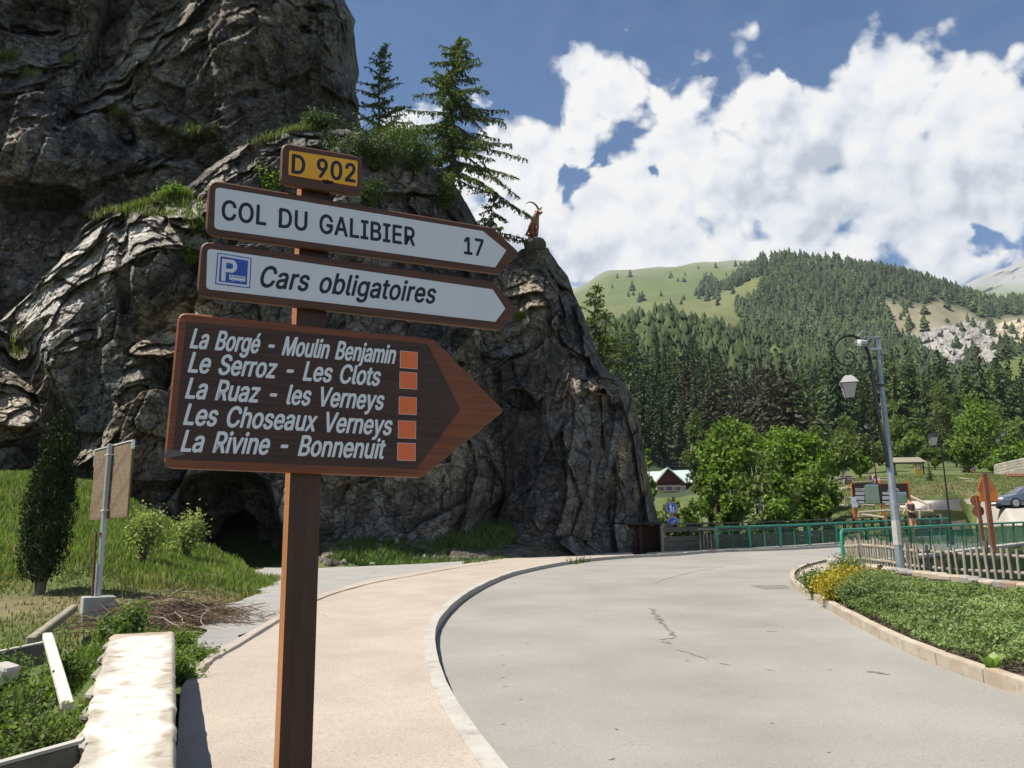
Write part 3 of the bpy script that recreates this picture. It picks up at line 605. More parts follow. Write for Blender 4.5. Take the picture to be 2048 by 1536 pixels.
def build_front():
    xs = np.concatenate([np.linspace(-420, 0, 100)[:-1], np.linspace(0, 960, 500)[:-1], np.linspace(960, 1330, 270)]); nv = 480
    tx = [p[0] for p in TF]; ty = [p[1] for p in TF]
    jit = (8*fbm(np.stack([xs/30, xs*0, xs*0], 1), 4, 5)+16*fbm(np.stack([xs/95, xs*0, xs*0+9], 1), 2, 8)*np.interp(xs, [900, 1000], [1, .0]))*np.interp(xs, [1270, 1310], [1, .4]); T = np.interp(xs, tx, ty)+jit*np.where((xs > 1046) & (xs < 1098), .15, 1)
    B = np.interp(xs, [-420, 0, 320, 560, 700, 900, 1250, 1330], [1190, 1180, 1170, 1150, 1146, 1136, 1118, 1142])
    v = np.linspace(0, 1, nv)**1.0
    X = np.tile(xs, (nv, 1)); Yp = T[None, :]+(B-T)[None, :]*v[:, None]; sh = X.shape
    x, y = X.ravel(), Yp.ravel()
    D0 = np.interp(x, [-420, -100, 0, 320, 480, 600, 800, 960, 1060, 1250, 1290, 1330], [30, 30.2, 30.4, 31.2, 32.2, 33.2, 35.0, 37.5, 38.5, 41.2, 42.4, 45])
    # leaning: integrate along each column from the foot up
    L = lean_front(x, y).reshape(sh); lit = np.clip((L.ravel()-.12)*3.2, 0, 1); dz = (D0.reshape(sh)/FPX)*np.gradient(Yp, axis=0)
    S = np.cumsum((L*dz)[::-1], axis=0)[::-1]
    k = 9; pad = np.pad(S, ((0, 0), (k, k)), mode='edge'); S = np.mean([pad[:, i:i+sh[1]] for i in range(2*k+1)], axis=0)
    D = D0+S.ravel()
    # rounding towards the skyline
    e = dist_poly(x, y, TF, closed=False); Rr = np.interp(x, [500, 900], [20., 38.]); t = np.clip(1-e/Rr, 0, 1); D += np.interp(x, [500, 900], [1.0, 2.4])*(1-np.sqrt(1-t*t*.98))
    # buttresses, gullies and the cave
    for (cx, cy, rx, ry, rot, a) in [(1150, 900, 60, 190, 8, -1.3), (1040, 930, 26, 170, 12, 1.6), (1000, 1050, 60, 40, 0, 1.2), (960, 820, 40, 110, -25, .9), (1260, 900, 50, 170, -8, -.9), (1205, 900, 14, 160, 10, .8), (870, 980, 90, 110, 0, -1.1), (700, 480, 90, 110, 0, -.8), (560, 400, 90, 90, 0, .5),
                                     (250, 560, 16, 120, -4, 1.0), (70, 760, 30, 160, -30, 1.3), (110, 900, 60, 120, 0, .7), (270, 860, 60, 130, 8, -1.2), (330, 560, 90, 70, 0, -.7), (930, 720, 26, 80, -15, .8), (1075, 640, 60, 90, 10, -.9), (960, 560, 20, 60, 0, 1.5), (620, 860, 70, 160, 0, -.4), (180, 700, 20, 120, 5, .6)]:
        D += a*blob(x, y, cx, cy, rx, ry, rot)
    talus = smooth((y-np.interp(x, [640, 1000, 1250], [1075, 1068, 1085]))/55)*smooth((x-600)/60)*smooth((1245-x)/50); D -= 2.2*talus
    cave = [(338, 1200), (345, 1080), (352, 1000), (372, 955), (430, 938), (500, 940), (538, 965), (552, 1010), (566, 1070), (580, 1200)]
    cv = smooth((sdist(x, y, cave)+3)/16); cv2 = smooth((sdist(x, y, [(425, 1200), (430, 1080), (455, 1030), (490, 1015), (515, 1040), (528, 1200)]))/14)
    P0 = at(x, y, D); 
    w = smooth((x-900)/150)[:, None]
    dA, aux = rock_disp(P0, (.80, .15, .60), 100, lit)
    dB, auxB = rock_disp(P0, (-.25, .15, .95), 300, lit, .8)
    disp = dA*(1-w[:, 0])+dB*w[:, 0]; aux = aux*(1-w)+auxB*w
    amp = np.interp(e, [0, 25], [.45, 1])*(1-.65*talus)
    D = D+disp*amp*np.interp(x, [1240, 1320], [1, .5])
    ibx = np.exp(-((x-1072)/34)**2-((y-500)/26)**2); D = D*(1-ibx)+40.2*ibx
    D = D+cv*(4.0)+cv2*5.0
    P = at(x, y, D)
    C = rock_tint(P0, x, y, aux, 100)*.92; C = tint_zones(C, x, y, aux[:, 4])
    C = C*(1-talus[:, None]*.6)+np.array([.15, .13, .10])*talus[:, None]*.6
    # moss and soil on the ledges
    N = np.cross(np.gradient(P.reshape(sh+(3,)), axis=0).reshape(-1, 3), np.gradient(P.reshape(sh+(3,)), axis=1).reshape(-1, 3)); N /= np.linalg.norm(N, axis=1)[:, None]+1e-9
    up = np.abs(N[:, 2]); g = fbm(P0*.8, 3, 410); w = smooth((up-.72)*5)*smooth(g*3+.1)*.75
    C = C*(1-w[:, None])+np.array([.14, .13, .045])*w[:, None]
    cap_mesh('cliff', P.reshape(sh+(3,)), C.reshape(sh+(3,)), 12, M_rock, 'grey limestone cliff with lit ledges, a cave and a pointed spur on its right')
    return P.reshape(sh+(3,)), xs, T
def build_back():
    # right skyline x = XE(y), columns run from the left to it and then turn away
    ys = np.linspace(-330, 640, 360); XE = np.interp(ys, [-330, -120, 0, 40, 130, 170, 230, 300, 640], [560, 668, 690, 712, 694, 713, 716, 726, 740])+5*fbm(np.stack([ys/30, ys*0, ys*0+3], 1), 4, 6)
    nu = 470; u = np.linspace(0, 1, nu); X = -420+(XE[:, None]+420)*u[None, :]; Yp = np.tile(ys[:, None], (1, nu)); sh = X.shape; x, y = X.ravel(), Yp.ravel()
    D0 = np.interp(x, [-420, 0, 400, 740], [34, 37, 40, 43.5])
    L = np.full(x.shape, -.05)
    for a in [(300, 80, 70, 40, -62, .7), (230, 180, 60, 30, -60, .8), (370, 30, 90, 34, -40, .6), (60, 60, 80, 14, 5, .9), (50, 160, 70, 20, -10, .7), (110, 130, 60, 22, -20, .6), (220, 200, 60, 18, -20, .6), (150, 230, 60, 14, -35, .7), (330, 240, 80, 22, 25, .75), (390, 265, 50, 14, 20, .8), (250, 265, 40, 20, 60, .6), (270, 345, 90, 10, -18, .7), (330, 320, 70, 12, -10, .6), (500, 20, 30, 14, -30, .6), (610, 60, 20, 14, 30, .8), (690, 90, 16, 60, 5, .5), (140, 300, 60, 12, -38, .5)]:
        L += .75*a[5]*blob(x, y, *a[:5])
    for a in [(520, 150, 150, 110, 20, .25), (120, 400, 200, 60, 0, .15), (200, 40, 60, 60, 0, .2)]: L -= a[5]*blob(x, y, *a[:5])
    lit = np.clip((L.ravel()-.02)*2.2, 0, 1)
    dz = (D0.reshape(sh)/FPX)*np.gradient(Yp, axis=0); S = np.cumsum((L.reshape(sh)*dz)[::-1], axis=0)[::-1]
    k = 7; pad = np.pad(S, ((0, 0), (k, k)), mode='edge'); S = np.mean([pad[:, i:i+sh[1]] for i in range(2*k+1)], axis=0)
    D = D0+S.ravel()
    e = np.maximum(np.interp(y, ys, XE)-x, 0); t = np.clip(1-e/60., 0, 1); D += 4.0*(1-np.sqrt(1-t*t*.98))
    for (cx, cy, rx, ry, rot, a) in [(210, 100, 26, 130, 20, 1.6), (240, 260, 22, 60, -40, 1.0), (110, 60, 90, 60, 0, 1.0), (430, 150, 140, 120, 20, -1.2), (600, 200, 26, 160, -8, .8), (520, 60, 60, 60, 0, -.6), (380, 300, 90, 26, 20, .8), (150, 390, 160, 50, 0, 1.2), (60, 300, 70, 80, 0, -.8)]:
        D += a*blob(x, y, cx, cy, rx, ry, rot)
    P0 = at(x, y, D); dA, aux = rock_disp(P0, (.72, .1, .68), 500, lit)
    D = D+dA*np.interp(e, [0, 30], [.5, 1]); P = at(x, y, D)
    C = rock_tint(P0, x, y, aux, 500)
    for (a, col, k_) in [((300, 90, 90, 60, -60), (.42, .38, .30), .9), ((220, 200, 80, 40, -50), (.38, .35, .28), .8), ((640, 130, 60, 110, 0), (.17, .15, .12), .5), ((480, 170, 140, 110, 0), (.115, .11, .10), .5), ((60, 100, 90, 60, 0), (.20, .185, .15), .6), ((330, 250, 90, 40, 20), (.26, .23, .165), .7), ((110, 430, 120, 60, 0), (.07, .068, .06), .6), ((200, 20, 120, 60, 0), (.10, .09, .075), .6)]:  # slabs turned to the sun painted paler, overhangs darker
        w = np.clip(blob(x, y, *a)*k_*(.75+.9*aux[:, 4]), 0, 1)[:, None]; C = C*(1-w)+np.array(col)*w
    # turn away behind the right skyline
    A = P.reshape(sh+(3,)); Cc = C.reshape(sh+(3,)); ex = []; 
    for k in range(1, 11):
        q = A[:, -1].copy(); tt = k/10.; q[:, 1] += 10*tt; q[:, 0] += -.3-2.0*tt*tt+.25*np.sin(np.arange(len(ys))*.15+k)*tt; ex.append(q)
    A = np.concatenate([A, np.stack(ex, 1)], 1); Cc = np.concatenate([Cc, np.repeat(Cc[:, -1:], 10, 1)], 1)
    R, nc = A.shape[:2]; i = np.arange(R-1)[:, None]*nc+np.arange(nc-1)[None, :]; Q = np.stack([i, i+nc, i+nc+1, i+1], -1).reshape(-1, 4)
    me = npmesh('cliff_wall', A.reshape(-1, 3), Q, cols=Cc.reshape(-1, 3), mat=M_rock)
    tag(link('cliff_wall', me), 'tall dark rock face rising behind the sunlit front cliff', kind='structure')
    return P.reshape(sh+(3,))
FRONT, FX, FT = build_front()
BACK = build_back()
def on_front(x, y):
    """3D point of the front cliff seen at pixel (x, y)"""
    j = int(np.clip(np.searchsorted(FX, x), 1, len(FX)-1)); c = FRONT[:, j]; py = proj(c)[1]; i = int(np.argmin(np.abs(py-y))); return c[i]
_BF = BACK[::2, ::2].reshape(-1, 3); _BX, _BY = proj(_BF)
def on_back(x, y):
    f = _BF; px, py = _BX, _BY; return f[int(np.argmin((px-x)**2+(py-y)**2))]
# ================================================================ vegetation
def rnd(n, m, seed): return np.random.RandomState(seed).rand(n, m) if m > 1 else np.random.RandomState(seed).rand(n)
def unit(v): return v/(np.linalg.norm(v, axis=-1, keepdims=True)+1e-9)
def cards(P, size, seed=0, elong=1.8, dirs=None, spread=.6, cols=None, base=None):
    """diamond leaves: P centres, dirs preferred axes"""
    n = len(P); r = np.random.RandomState(seed); a = unit(r.normal(size=(n, 3)))
    if dirs is not None: a = unit(dirs+a*spread)
    b = unit(np.cross(a, unit(r.normal(size=(n, 3))))); s = (np.asarray(size)*(0.7+.6*r.rand(n)))[:, None]
    V = np.stack([P-a*s*elong/2, P+b*s/2, P+a*s*elong/2, P-b*s/2], 1).reshape(-1, 3)
    Q = np.arange(n*4).reshape(n, 4); C = None if cols is None else np.repeat(cols, 4, 0)
    return V, Q, C
def join(parts):
    V = []; Q = []; C = []; o = 0
    for v, q, c in parts: V.append(v); Q.append(q+o); o += len(v); C.append(c if c is not None else np.ones((len(v), 3)))
    return np.concatenate(V), np.concatenate(Q), np.concatenate(C)
M_bark = mat('bark', (.085, .062, .045), (.15, .12, .09), 6, .95, .6, 20, stretch=(1, 1, .3))
M_barkl = mat('pale_bark', (.42, .40, .36), (.20, .18, .15), 5, .9, .4, 18, stretch=(1, 1, .5))
def leafmat(name, c, var=.25, tr=.3): return mat(name, c, tuple(q*.62 for q in c), 1.2, .62, tint=True, trans=tr, objvar=var, spec=.25, coords='Object', detail=3)
M_spruce = leafmat('spruce_needles', (.052, .088, .032), .30, .15)
M_larch = leafmat('larch_needles', (.095, .145, .042), .22, .25)
M_pine = leafmat('brown_pine_needles', (.070, .072, .038), .22, .15)
M_leaf = leafmat('leaf_green', (.17, .25, .050), .12, .4)
M_leafd = leafmat('leaf_dark', (.15, .20, .060), .16, .4)
M_birch = leafmat('birch_leaf', (.115, .155, .050), .1, .3)
M_yew = leafmat('yew_needles', (.030, .050, .017), .0, .1)

def conifer_mesh(name, h, R, seed, levels=34, per=7, mt=None, gap=.12, droop=.35, size=.55, ragged=.35):
    r = np.random.RandomState(seed); P = []; Dv = []; S = []; Cc = []
    for i in range(levels):
        t = i/(levels-1); z = h*(gap+(1-gap)*t)
        rad = R*((1-t)**.85+.03)*(1+ragged*(r.rand()-.5))
        if t < .15: rad *= .65+2.3*t
        k = max(3, int(per*(1-t*.45)))
        for j in range(k):
            if r.rand() < .08: continue
            a = 2*math.pi*(j+r.rand()*.8)/k+i*1.3; rr = rad*(.6+.6*r.rand()); m = max(2, int(rr/(size*.55)))
            for q in range(m):
                f = (q+.6)/m; rho = rr*f; zz = z+rad*.18-droop*rho*f+r.normal()*.12
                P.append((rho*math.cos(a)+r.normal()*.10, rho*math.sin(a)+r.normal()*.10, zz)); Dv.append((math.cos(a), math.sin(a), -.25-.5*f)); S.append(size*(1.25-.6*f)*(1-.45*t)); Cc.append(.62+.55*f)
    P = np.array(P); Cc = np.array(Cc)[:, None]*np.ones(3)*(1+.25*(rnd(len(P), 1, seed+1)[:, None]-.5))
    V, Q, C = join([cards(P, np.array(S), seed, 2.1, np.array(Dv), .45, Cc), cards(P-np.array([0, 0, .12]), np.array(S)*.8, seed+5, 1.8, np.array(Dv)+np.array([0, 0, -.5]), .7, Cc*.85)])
    return npmesh(name, V, Q, cols=C, mat=mt)
def trunk_mesh(name, h, r0, seed=0, m=None):
    b = MB(); rr = random.Random(seed); b.tube([(rr.uniform(-.02, .02)*h*(k/6), rr.uniform(-.015, .015)*h*(k/6), -0.6+(h*.97+.6)*k/6) for k in range(7)], [r0*(1-.93*k/6) for k in range(7)], 7)
    return b.mesh(name, m or M_bark, True)
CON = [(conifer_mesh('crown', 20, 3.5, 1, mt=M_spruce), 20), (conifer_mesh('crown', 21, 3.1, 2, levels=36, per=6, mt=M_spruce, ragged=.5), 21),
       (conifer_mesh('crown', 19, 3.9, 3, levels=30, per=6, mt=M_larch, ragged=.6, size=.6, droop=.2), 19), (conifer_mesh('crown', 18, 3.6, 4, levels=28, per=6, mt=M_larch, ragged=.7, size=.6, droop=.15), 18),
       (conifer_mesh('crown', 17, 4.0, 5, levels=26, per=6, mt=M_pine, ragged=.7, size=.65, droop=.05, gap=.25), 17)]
TRK = trunk_mesh('trunk', 19, .28, 3)

def forest():
    r = np.random.RandomState(5); pts = []
    # candidate places on the valley side
    N = 26000; Y = np.exp(r.uniform(math.log(200), math.log(1560), N)); px = r.uniform(1120, 2130, N); X = np.array([at(a, 1090, b)[0] for a, b in zip(px, Y)])
    Z = terrain(X, Y); qx, qy = proj(np.stack([X, Y, Z], 1))
    rock = sdist(qx, qy, ROCKP); mead = sdist(qx, qy, [(1700, 850), (2010, 722), (2100, 660), (2160, 860)])
    ok = np.ones(N, bool)
    ok &= ~((rock > -3) & (Y > 500) & (r.rand(N) > .035)); ok &= ~((mead > -2) & (Y > 300) & (Y < 760) & (px > 1975) & (r.rand(N) > .02))
    ok &= ~((Y > 500) & (qx < np.interp(qy, [520, 560, 620, 700], [1545, 1530, 1500, 1470])) & (qy < 690) & (r.rand(N) > .004))
    ok &= ~((qx < 1560) & (Y > 620)) | (r.rand(N) < .03) | (qx > np.interp(qy, [520, 560, 620, 700], [1545, 1530, 1500, 1470]))
    ok &= (Y > np.interp(px, [1120, 1300, 1450, 1600, 2100], [215, 225, 235, 200, 200]))
    # keep the density even on the ground
    dens = np.clip((Y/1560)**1.15, .06, 1); ok &= r.rand(N) < np.maximum(dens*1.4, .11)
    X, Y, Z, px = X[ok], Y[ok], Z[ok], px[ok]; o = np.argsort(Y); X, Y, Z = X[o], Y[o], Z[o]; n = len(X)
    # neat wood: nearest ones as trees of their own
    near = []; last = []
    for k in range(n):
        if len(near) >= 285: break
        if all((X[k]-a)**2+(Y[k]-b)**2 > 5.6**2 for a, b in last[-80:]): near.append(k); last.append((X[k], Y[k]))
    zones = [(1290, 'just right of the rock spur'), (1520, 'above the chalet and the left leafy trees'), (1720, 'behind the lamp with the scroll bracket'), (5000, 'at the right side of the valley')]
    labs = {0: ('dark green spruce standing in the forest on the slope', 'dark spruces of the valley slope'), 1: ('light green larch standing in the forest on the slope', 'light larches of the valley slope'), 2: ('brownish green pine standing in the forest on the slope', 'brownish pines of the valley slope')}
    protos = {}
    for k in near:
        qx = float(proj(np.array([X[k], Y[k], Z[k]]))[0])
        pb = math.exp(-((qx-1500)/110)**2)*.85 if Y[k] < 330 else .05
        v = r.rand(); kind = 4 if v < pb else (r.randint(0, 2) if r.rand() < np.interp(qx, [1200, 1450, 1700, 2000], [.85, .55, .45, .3]) else 2+r.randint(0, 2))
        hh = r.uniform(17, 27)*np.interp(Y[k], [230, 420], [1.1, .9])*(1.0 if kind != 4 else .9); me, h0 = CON[kind]; lk = 0 if kind < 2 else (1 if kind < 4 else 2)
        zi = [z_ for z_ in range(4) if qx < zones[z_][0]][0]
        if kind not in protos:
            e = empty('conifer', (0, 0, 0), labs[lk][0], 'tree', labs[lk][1]); link('trunk', TRK, None, e); link('crown', me, None, e); protos[kind] = e; c = e
        else: c = copy_tree(protos[kind])
        c['label'] = labs[lk][0].replace('standing in the forest on the slope', 'in the slope forest')+' '+zones[zi][1]; c['group'] = labs[lk][1]+', '+zones[zi][1]
        s = hh/h0; c.location = (X[k], Y[k], Z[k]-.3); c.scale = (s*r.uniform(.85, 1.25),)*2+(s,); c.rotation_euler = (r.normal()*.02, r.normal()*.02, r.uniform(0, 6.3))
    rest = np.setdiff1d(np.arange(n), np.array(near)); rest = rest[Y[rest] > Y[near[-1]]*.97]; X, Y, Z = X[rest], Y[rest], Z[rest]
    hp = []
    for poly, m_ in [([(1392, 592), (1405, 566), (1425, 560), (1440, 576), (1436, 592)], 90), ([(1440, 583), (1446, 572), (1475, 549), (1500, 538), (1530, 534), (1522, 552), (1490, 566), (1462, 582)], 170), ([(1478, 532), (1535, 526), (1538, 536), (1490, 538)], 40), ([(1190, 575), (1260, 545), (1400, 534), (1530, 532), (1520, 600), (1380, 620), (1250, 600)], 22), ([(1470, 612), (1500, 600), (1505, 640), (1480, 640)], 30)]:
        q_ = np.array(poly); a_ = r.uniform(q_[:, 0].min(), q_[:, 0].max(), m_*2); b_ = r.uniform(q_[:, 1].min(), q_[:, 1].max(), m_*2); k_ = inpoly(a_, b_, poly); hh_ = hit(a_[k_], b_[k_], 450, 3300, 260); hp.append(hh_[~np.isnan(hh_[:, 0])])
    hp = np.concatenate(hp); X = np.concatenate([X, hp[:, 0]]); Y = np.concatenate([Y, hp[:, 1]]); Z = np.concatenate([Z, hp[:, 2]]); cl = None; n = len(X)
    # the mass of the forest: small jagged trees joined into one mesh
    T = []; F = []; nt = 5; m = 9
    for t in range(nt):
        z0 = .06+.17*t; z1 = z0+.34 if t < nt-1 else 1.0; rr = .19*(1-t/nt)+.02; b = len(T); T.append((0, 0, z1))
        for k in range(m):
            a = 2*math.pi*k/m+t; q = rr*(1.0 if k % 2 else .62); T.append((q*math.cos(a), q*math.sin(a), z0+(.05 if k % 2 else .0)))
        F += [(b, b+1+k, b+1+(k+1) % m) for k in range(m)]
    T = np.array(T); F = np.array(F); nv = len(T)
    cl = fbm(np.stack([X/60, Y/60, X*0], 1), 3, 77); h = r.uniform(9, 21, n)*(1+.35*cl)*np.interp(Y, [200, 700, 1500], [1.15, 1.0, 1.15]); ang = r.uniform(0, 6.28, n); w = r.uniform(1.1, 2.0, n); dec = r.rand(n) < np.interp(Y, [200, 500, 1000, 1500], [.20, .20, .12, .06])+.25*np.clip(cl, 0, 1); 
    jit = 1+.75*(r.rand(n, nv)-.5); ca, sa = np.cos(ang), np.sin(ang)
    x = (T[None, :, 0]*ca[:, None]-T[None, :, 1]*sa[:, None])*jit*(h*w)[:, None]; y = (T[None, :, 0]*sa[:, None]+T[None, :, 1]*ca[:, None])*jit*(h*w)[:, None]; z = T[None, :, 2]*h[:, None]*(1+.05*(r.rand(n, nv)-.5))
    z = np.where(dec[:, None], z*.72, z); x = np.where(dec[:, None], x*1.35, x); y = np.where(dec[:, None], y*1.35, y)
    V = np.stack([x+X[:, None], y+Y[:, None], z+Z[:, None]-.4], -1).reshape(-1, 3); TT = (F[None]+np.arange(n)[:, None, None]*nv).reshape(-1, 3)
    base = np.where(dec[:, None], np.array([.095, .135, .050]), np.where((r.rand(n) < .35+.5*cl)[:, None], np.array([.068, .096, .038]), np.array([.048, .074, .032])))*(.60+.42*r.rand(n))[:, None]
    C = np.repeat(base, nv, 0)*(.8+.4*r.rand(n*nv))[:, None]
    m_ = mat('far_forest', (1, 1, 1), (.7, .7, .7), .25, .8, tint=True, spec=.1)
    tag(link('forest', npmesh('forest', V, None, TT, cols=C, mat=m_)), 'dense dark conifer forest covering the mountain side', 'forest', kind='stuff')
forest()

# ---- far grey peak at the right edge
def far_peak():
    nx, ny = 160, 60; xs = np.linspace(1935, 2320, nx); T = np.interp(xs, [1935, 1985, 2010, 2048, 2110, 2200, 2320], [566, 545, 538, 514, 470, 500, 560]); V = []; C = []
    for j in range(ny):
        t = j/(ny-1); Yd = 5600-2600*t; y = T+(660-T)*t**.9; p = at(xs, y, np.full(nx, Yd)); n_ = fbm(p/420., 5, 90)+.6*(1-2*np.abs(fbm(p/700., 4, 95))); p[:, 1] += 260*n_; p[:, 2] += 30*n_*(t > 0)
        V.append(p); g = smooth((y-560)/40+n_*.6)[:, None]; C.append(np.array([.25, .25, .245])*(1-g)+np.array([.12, .16, .06])*g)
    sn = at(np.array([2030]), np.array([552]), np.array([4900]))
    V = np.array(V); C = np.array(C); i = np.arange(ny-1)[:, None]*nx+np.arange(nx-1)[None]; Q = np.stack([i, i+nx, i+nx+1, i+1], -1).reshape(-1, 4)
    tag(link('mountain_peak', npmesh('mountain_peak', V.reshape(-1, 3), Q, smooth=True, cols=C.reshape(-1, 3), mat=mat('peak_rock', (1, 1, 1), (.75, .75, .75), .004, .95, tint=True, detail=8))), 'distant bare grey mountain peak at the right edge', kind='structure')
far_peak()

# ---- bare rock face in the forest
def rock_face():
    nx, ny = 220, 110; poly = [(1805, 668), (1835, 672), (1880, 655), (1918, 650), (1935, 640), (1995, 648), (2048, 640), (2100, 640), (2100, 705), (2040, 702), (2030, 690), (2005, 688), (1990, 728), (1968, 735), (1945, 700), (1925, 720), (1922, 745), (1900, 728), (1862, 712), (1832, 698), (1818, 684)]
    xs = np.linspace(1798, 2102, nx); ys = np.linspace(632, 752, ny); X, Yp = np.meshgrid(xs, ys); sx, sy = X.ravel(), Yp.ravel()
    inside = sdist(sx, sy, poly)+3.5*fbm(np.stack([sx/9, sy/9, sx*0], 1), 3, 3); H = hit(sx, sy, 300, 2600, 420); Yd = np.nan_to_num(H[:, 1], nan=900.)
    Yd = np.clip(Yd, 500, 1350); Y0 = np.interp(sx, [1800, 2100], [905, 1010]); P0 = at(sx, sy, Y0)
    f, e, _, _, _ = facet(P0/17., 7, 1.3); f2, e2, _, _, _ = facet(P0/6., 17, 1.3); gul = np.abs(fbm(P0*np.array([.035, 0, .012])+3, 3, 44))
    D = np.minimum(Yd-8, Yd)-np.clip(inside, -3, 9)*1.8+f*13+f2*5; P = at(sx, sy, D)
    C = np.tile(np.array([.29, .28, .255]), (len(sx), 1)); w = smooth((sx-1985)/20)[:, None]; C = C*(1-w)+np.array([.42, .36, .25])*w; C = C*(1+.22*f[:, None])*(1+.15*f2[:, None]); C *= (1-.5*smooth(1-gul/.05))[:, None]
    keep = (inside > -3).reshape(ny, nx); q = keep[:-1, :-1] & keep[1:, :-1] & keep[:-1, 1:] & keep[1:, 1:]
    i = (np.arange(ny-1)[:, None]*nx+np.arange(nx-1)[None])[q]; Q = np.stack([i, i+nx, i+nx+1, i+1], -1)
    tag(link('rock_face', npmesh('rock_face', P, Q, cols=C, mat=mat('face_rock', (1, 1, 1), (.7, .7, .7), .06, .95, .6, .2, tint=True, bdist=2.0))), 'pale bare rock face among the trees of the mountain side', kind='structure')
rock_face()

# ---- deciduous trees
def decid(name, x, yb, yt, Y, wpx, m, label, seed, n=4200, leaf=.26, bark=None, lobes=18, stem=.28, group=None, cat='tree', zb=None, multi=1, lean=0, flat=1.0):
    b = at(x, yb, Y); top = at(x, yt, Y); b = b.copy(); gz = tz(b[0], b[1]) if zb is None else zb; H = top[2]-gz; W = wpx/FPX*Y/2
    e = empty(name, (b[0], b[1], gz), label, cat, group); r = np.random.RandomState(seed); tr = MB(); c0 = np.array([0, 0, H*(stem+(1-stem)/2)]); hz = H*(1-stem)/2
    L = []
    for k in range(lobes):
        d = unit(r.normal(size=3)); q = r.rand()**.45; p = c0+d*np.array([W, W*flat, hz])*q*.74; rad = (.24+.16*r.rand())*min(W, hz)*(1.25-q*.4); L.append((p, rad))
    L.append((c0+np.array([0, 0, hz*.80]), .25*min(W, hz)))
    for s in range(multi):
        x0 = r.normal()*.12*W*(multi > 1); tr.tube([(x0, r.normal()*.05, -.5), (x0+lean*H*.1+r.normal()*.03*H, r.normal()*.02*H, H*.22), (x0*2+lean*H*.2+r.normal()*.05*H, r.normal()*.03*H, H*.5), (x0*2.4+lean*H*.3, 0, H*.86)], [H*.022+.05, H*.018+.03, H*.011+.02, .02], 7)
    for p, rad in L[::2]:
        z0 = H*(.12+.35*r.rand()); tr.tube([(lean*z0*.4, 0, z0), tuple(p*np.array([.5, .5, 1])*.5+np.array([0, 0, z0*.5])+r.normal(size=3)*.1), tuple(p), tuple(p+unit(r.normal(size=3))*rad*.8)], [.02+H*.007, .02+H*.004, .02, .008], 5)
    me = tr.mesh('trunk', bark or M_bark, True); link('trunk', me, None, e)
    w = np.array([rad**2 for _, rad in L]); w /= w.sum(); idx = r.choice(len(L), n, p=w); cen = np.array([p for p, _ in L])[idx]; rd = np.array([q for _, q in L])[idx]
    dd = unit(r.normal(size=(n, 3))); q = (.35+.65*r.rand(n)**.5)*(1+.25*r.normal(size=n)*.5); P = cen+dd*(rd*q)[:, None]*1.25
    P += .25*rd[:, None]*np.stack([fbm(P*1.3, 2, seed+k) for k in range(3)], 1)*2
    P = P[P[:, 2] > H*.04]; col = (.72+.5*rnd(len(P), 1, seed+9))[:, None]*np.array([1, 1, 1]); col *= (1+.3*fbm(P*.9, 2, seed+3))[:, None]; yl = (rnd(len(P), 1, seed+8) < .12)[:, None]; col = np.where(yl, col*np.array([1.35, 1.25, 1.0]), col)
    V, Q, C = cards(P, leaf, seed, 1.5, None, 1, col); link('crown', npmesh('crown', V, Q, cols=C, mat=m), None, e); return e
decid('leafy_tree', 1478, 1042, 836, 62, 150, M_leaf, 'tall bright green leafy tree behind the left part of the bridge', 21, 7500, .24, M_barkl, 26, .2, multi=2)
decid('leafy_tree', 1592, 1040, 856, 64, 165, M_leaf, 'broad bright green leafy tree with grey stems behind the bridge', 22, 8500, .24, M_barkl, 30, .16, multi=3)
decid('leafy_tree', 1540, 1046, 905, 56, 150, M_leafd, 'lower leafy tree between the two tall ones behind the bridge', 23, 5200, .20, M_barkl, 22, .1, multi=3)
decid('leafy_tree', 1437, 1060, 940, 54, 90, M_leaf, 'rounded green bush at the left end of the leafy trees', 24, 3600, .18, M_bark, 14, .05, cat='bush', multi=2)
decid('leafy_tree', 1690, 985, 878, 84, 90, M_leafd, 'small leafy tree between the lamp and the big leafy trees', 25, 3600, .26, M_barkl, 14, .2)
decid('birch', 1402, 1000, 815, 130, 85, M_birch, 'slender pale stemmed birch in front of the chalet roof', 26, 5200, .30, M_barkl, 24, .1, flat=1)
decid('bush', 1345, 1064, 1004, 60, 110, M_leafd, 'dull green bush behind the round blue signs', 27, 3600, .18, None, 16, .0, cat='bush', multi=3)
decid('bush', 1392, 1064, 1000, 52, 80, M_leafd, 'low green bush behind the grey wooden bridge rail', 28, 2400, .16, None, 12, .0, cat='bush', multi=3)
decid('bush', 1300, 990, 888, 88, 30, M_leaf, 'bright green sapling right beside the foot of the cliff', 29, 1800, .24, None, 10, .1, cat='bush')
decid('bush', 1306, 1050, 975, 62, 30, M_leafd, 'dark green bush against the foot of the rock spur', 30, 1500, .2, None, 10, .0, cat='bush')
for i, (x, yb, yt, Y, w, m, lab) in enumerate([(1470, 1050, 950, 52, 70, M_leaf, 'light green bush below the tall left leafy tree'), (1560, 1046, 940, 54, 90, M_leaf, 'light green bush in the middle below the leafy trees'), (1630, 1044, 930, 57, 90, M_leaf, 'light green bush at the right end of the leafy trees'),
    (1515, 1048, 965, 50, 80, M_leafd, 'low leafy bush right above the bridge rail'), (1425, 1058, 905, 72, 70, M_leafd, 'leafy tree between birch and tall leafy tree'), (1660, 1030, 960, 58, 60, M_leafd, 'small bush beside the pale log fence'), (1375, 1050, 1010, 50, 60, M_leaf, 'low bright bush right of the blue signs')]):
    decid('bush', x, yb, yt, Y, w, m, lab, 140+i, 3600, .19, M_barkl, 16, .0, cat='bush', multi=3)
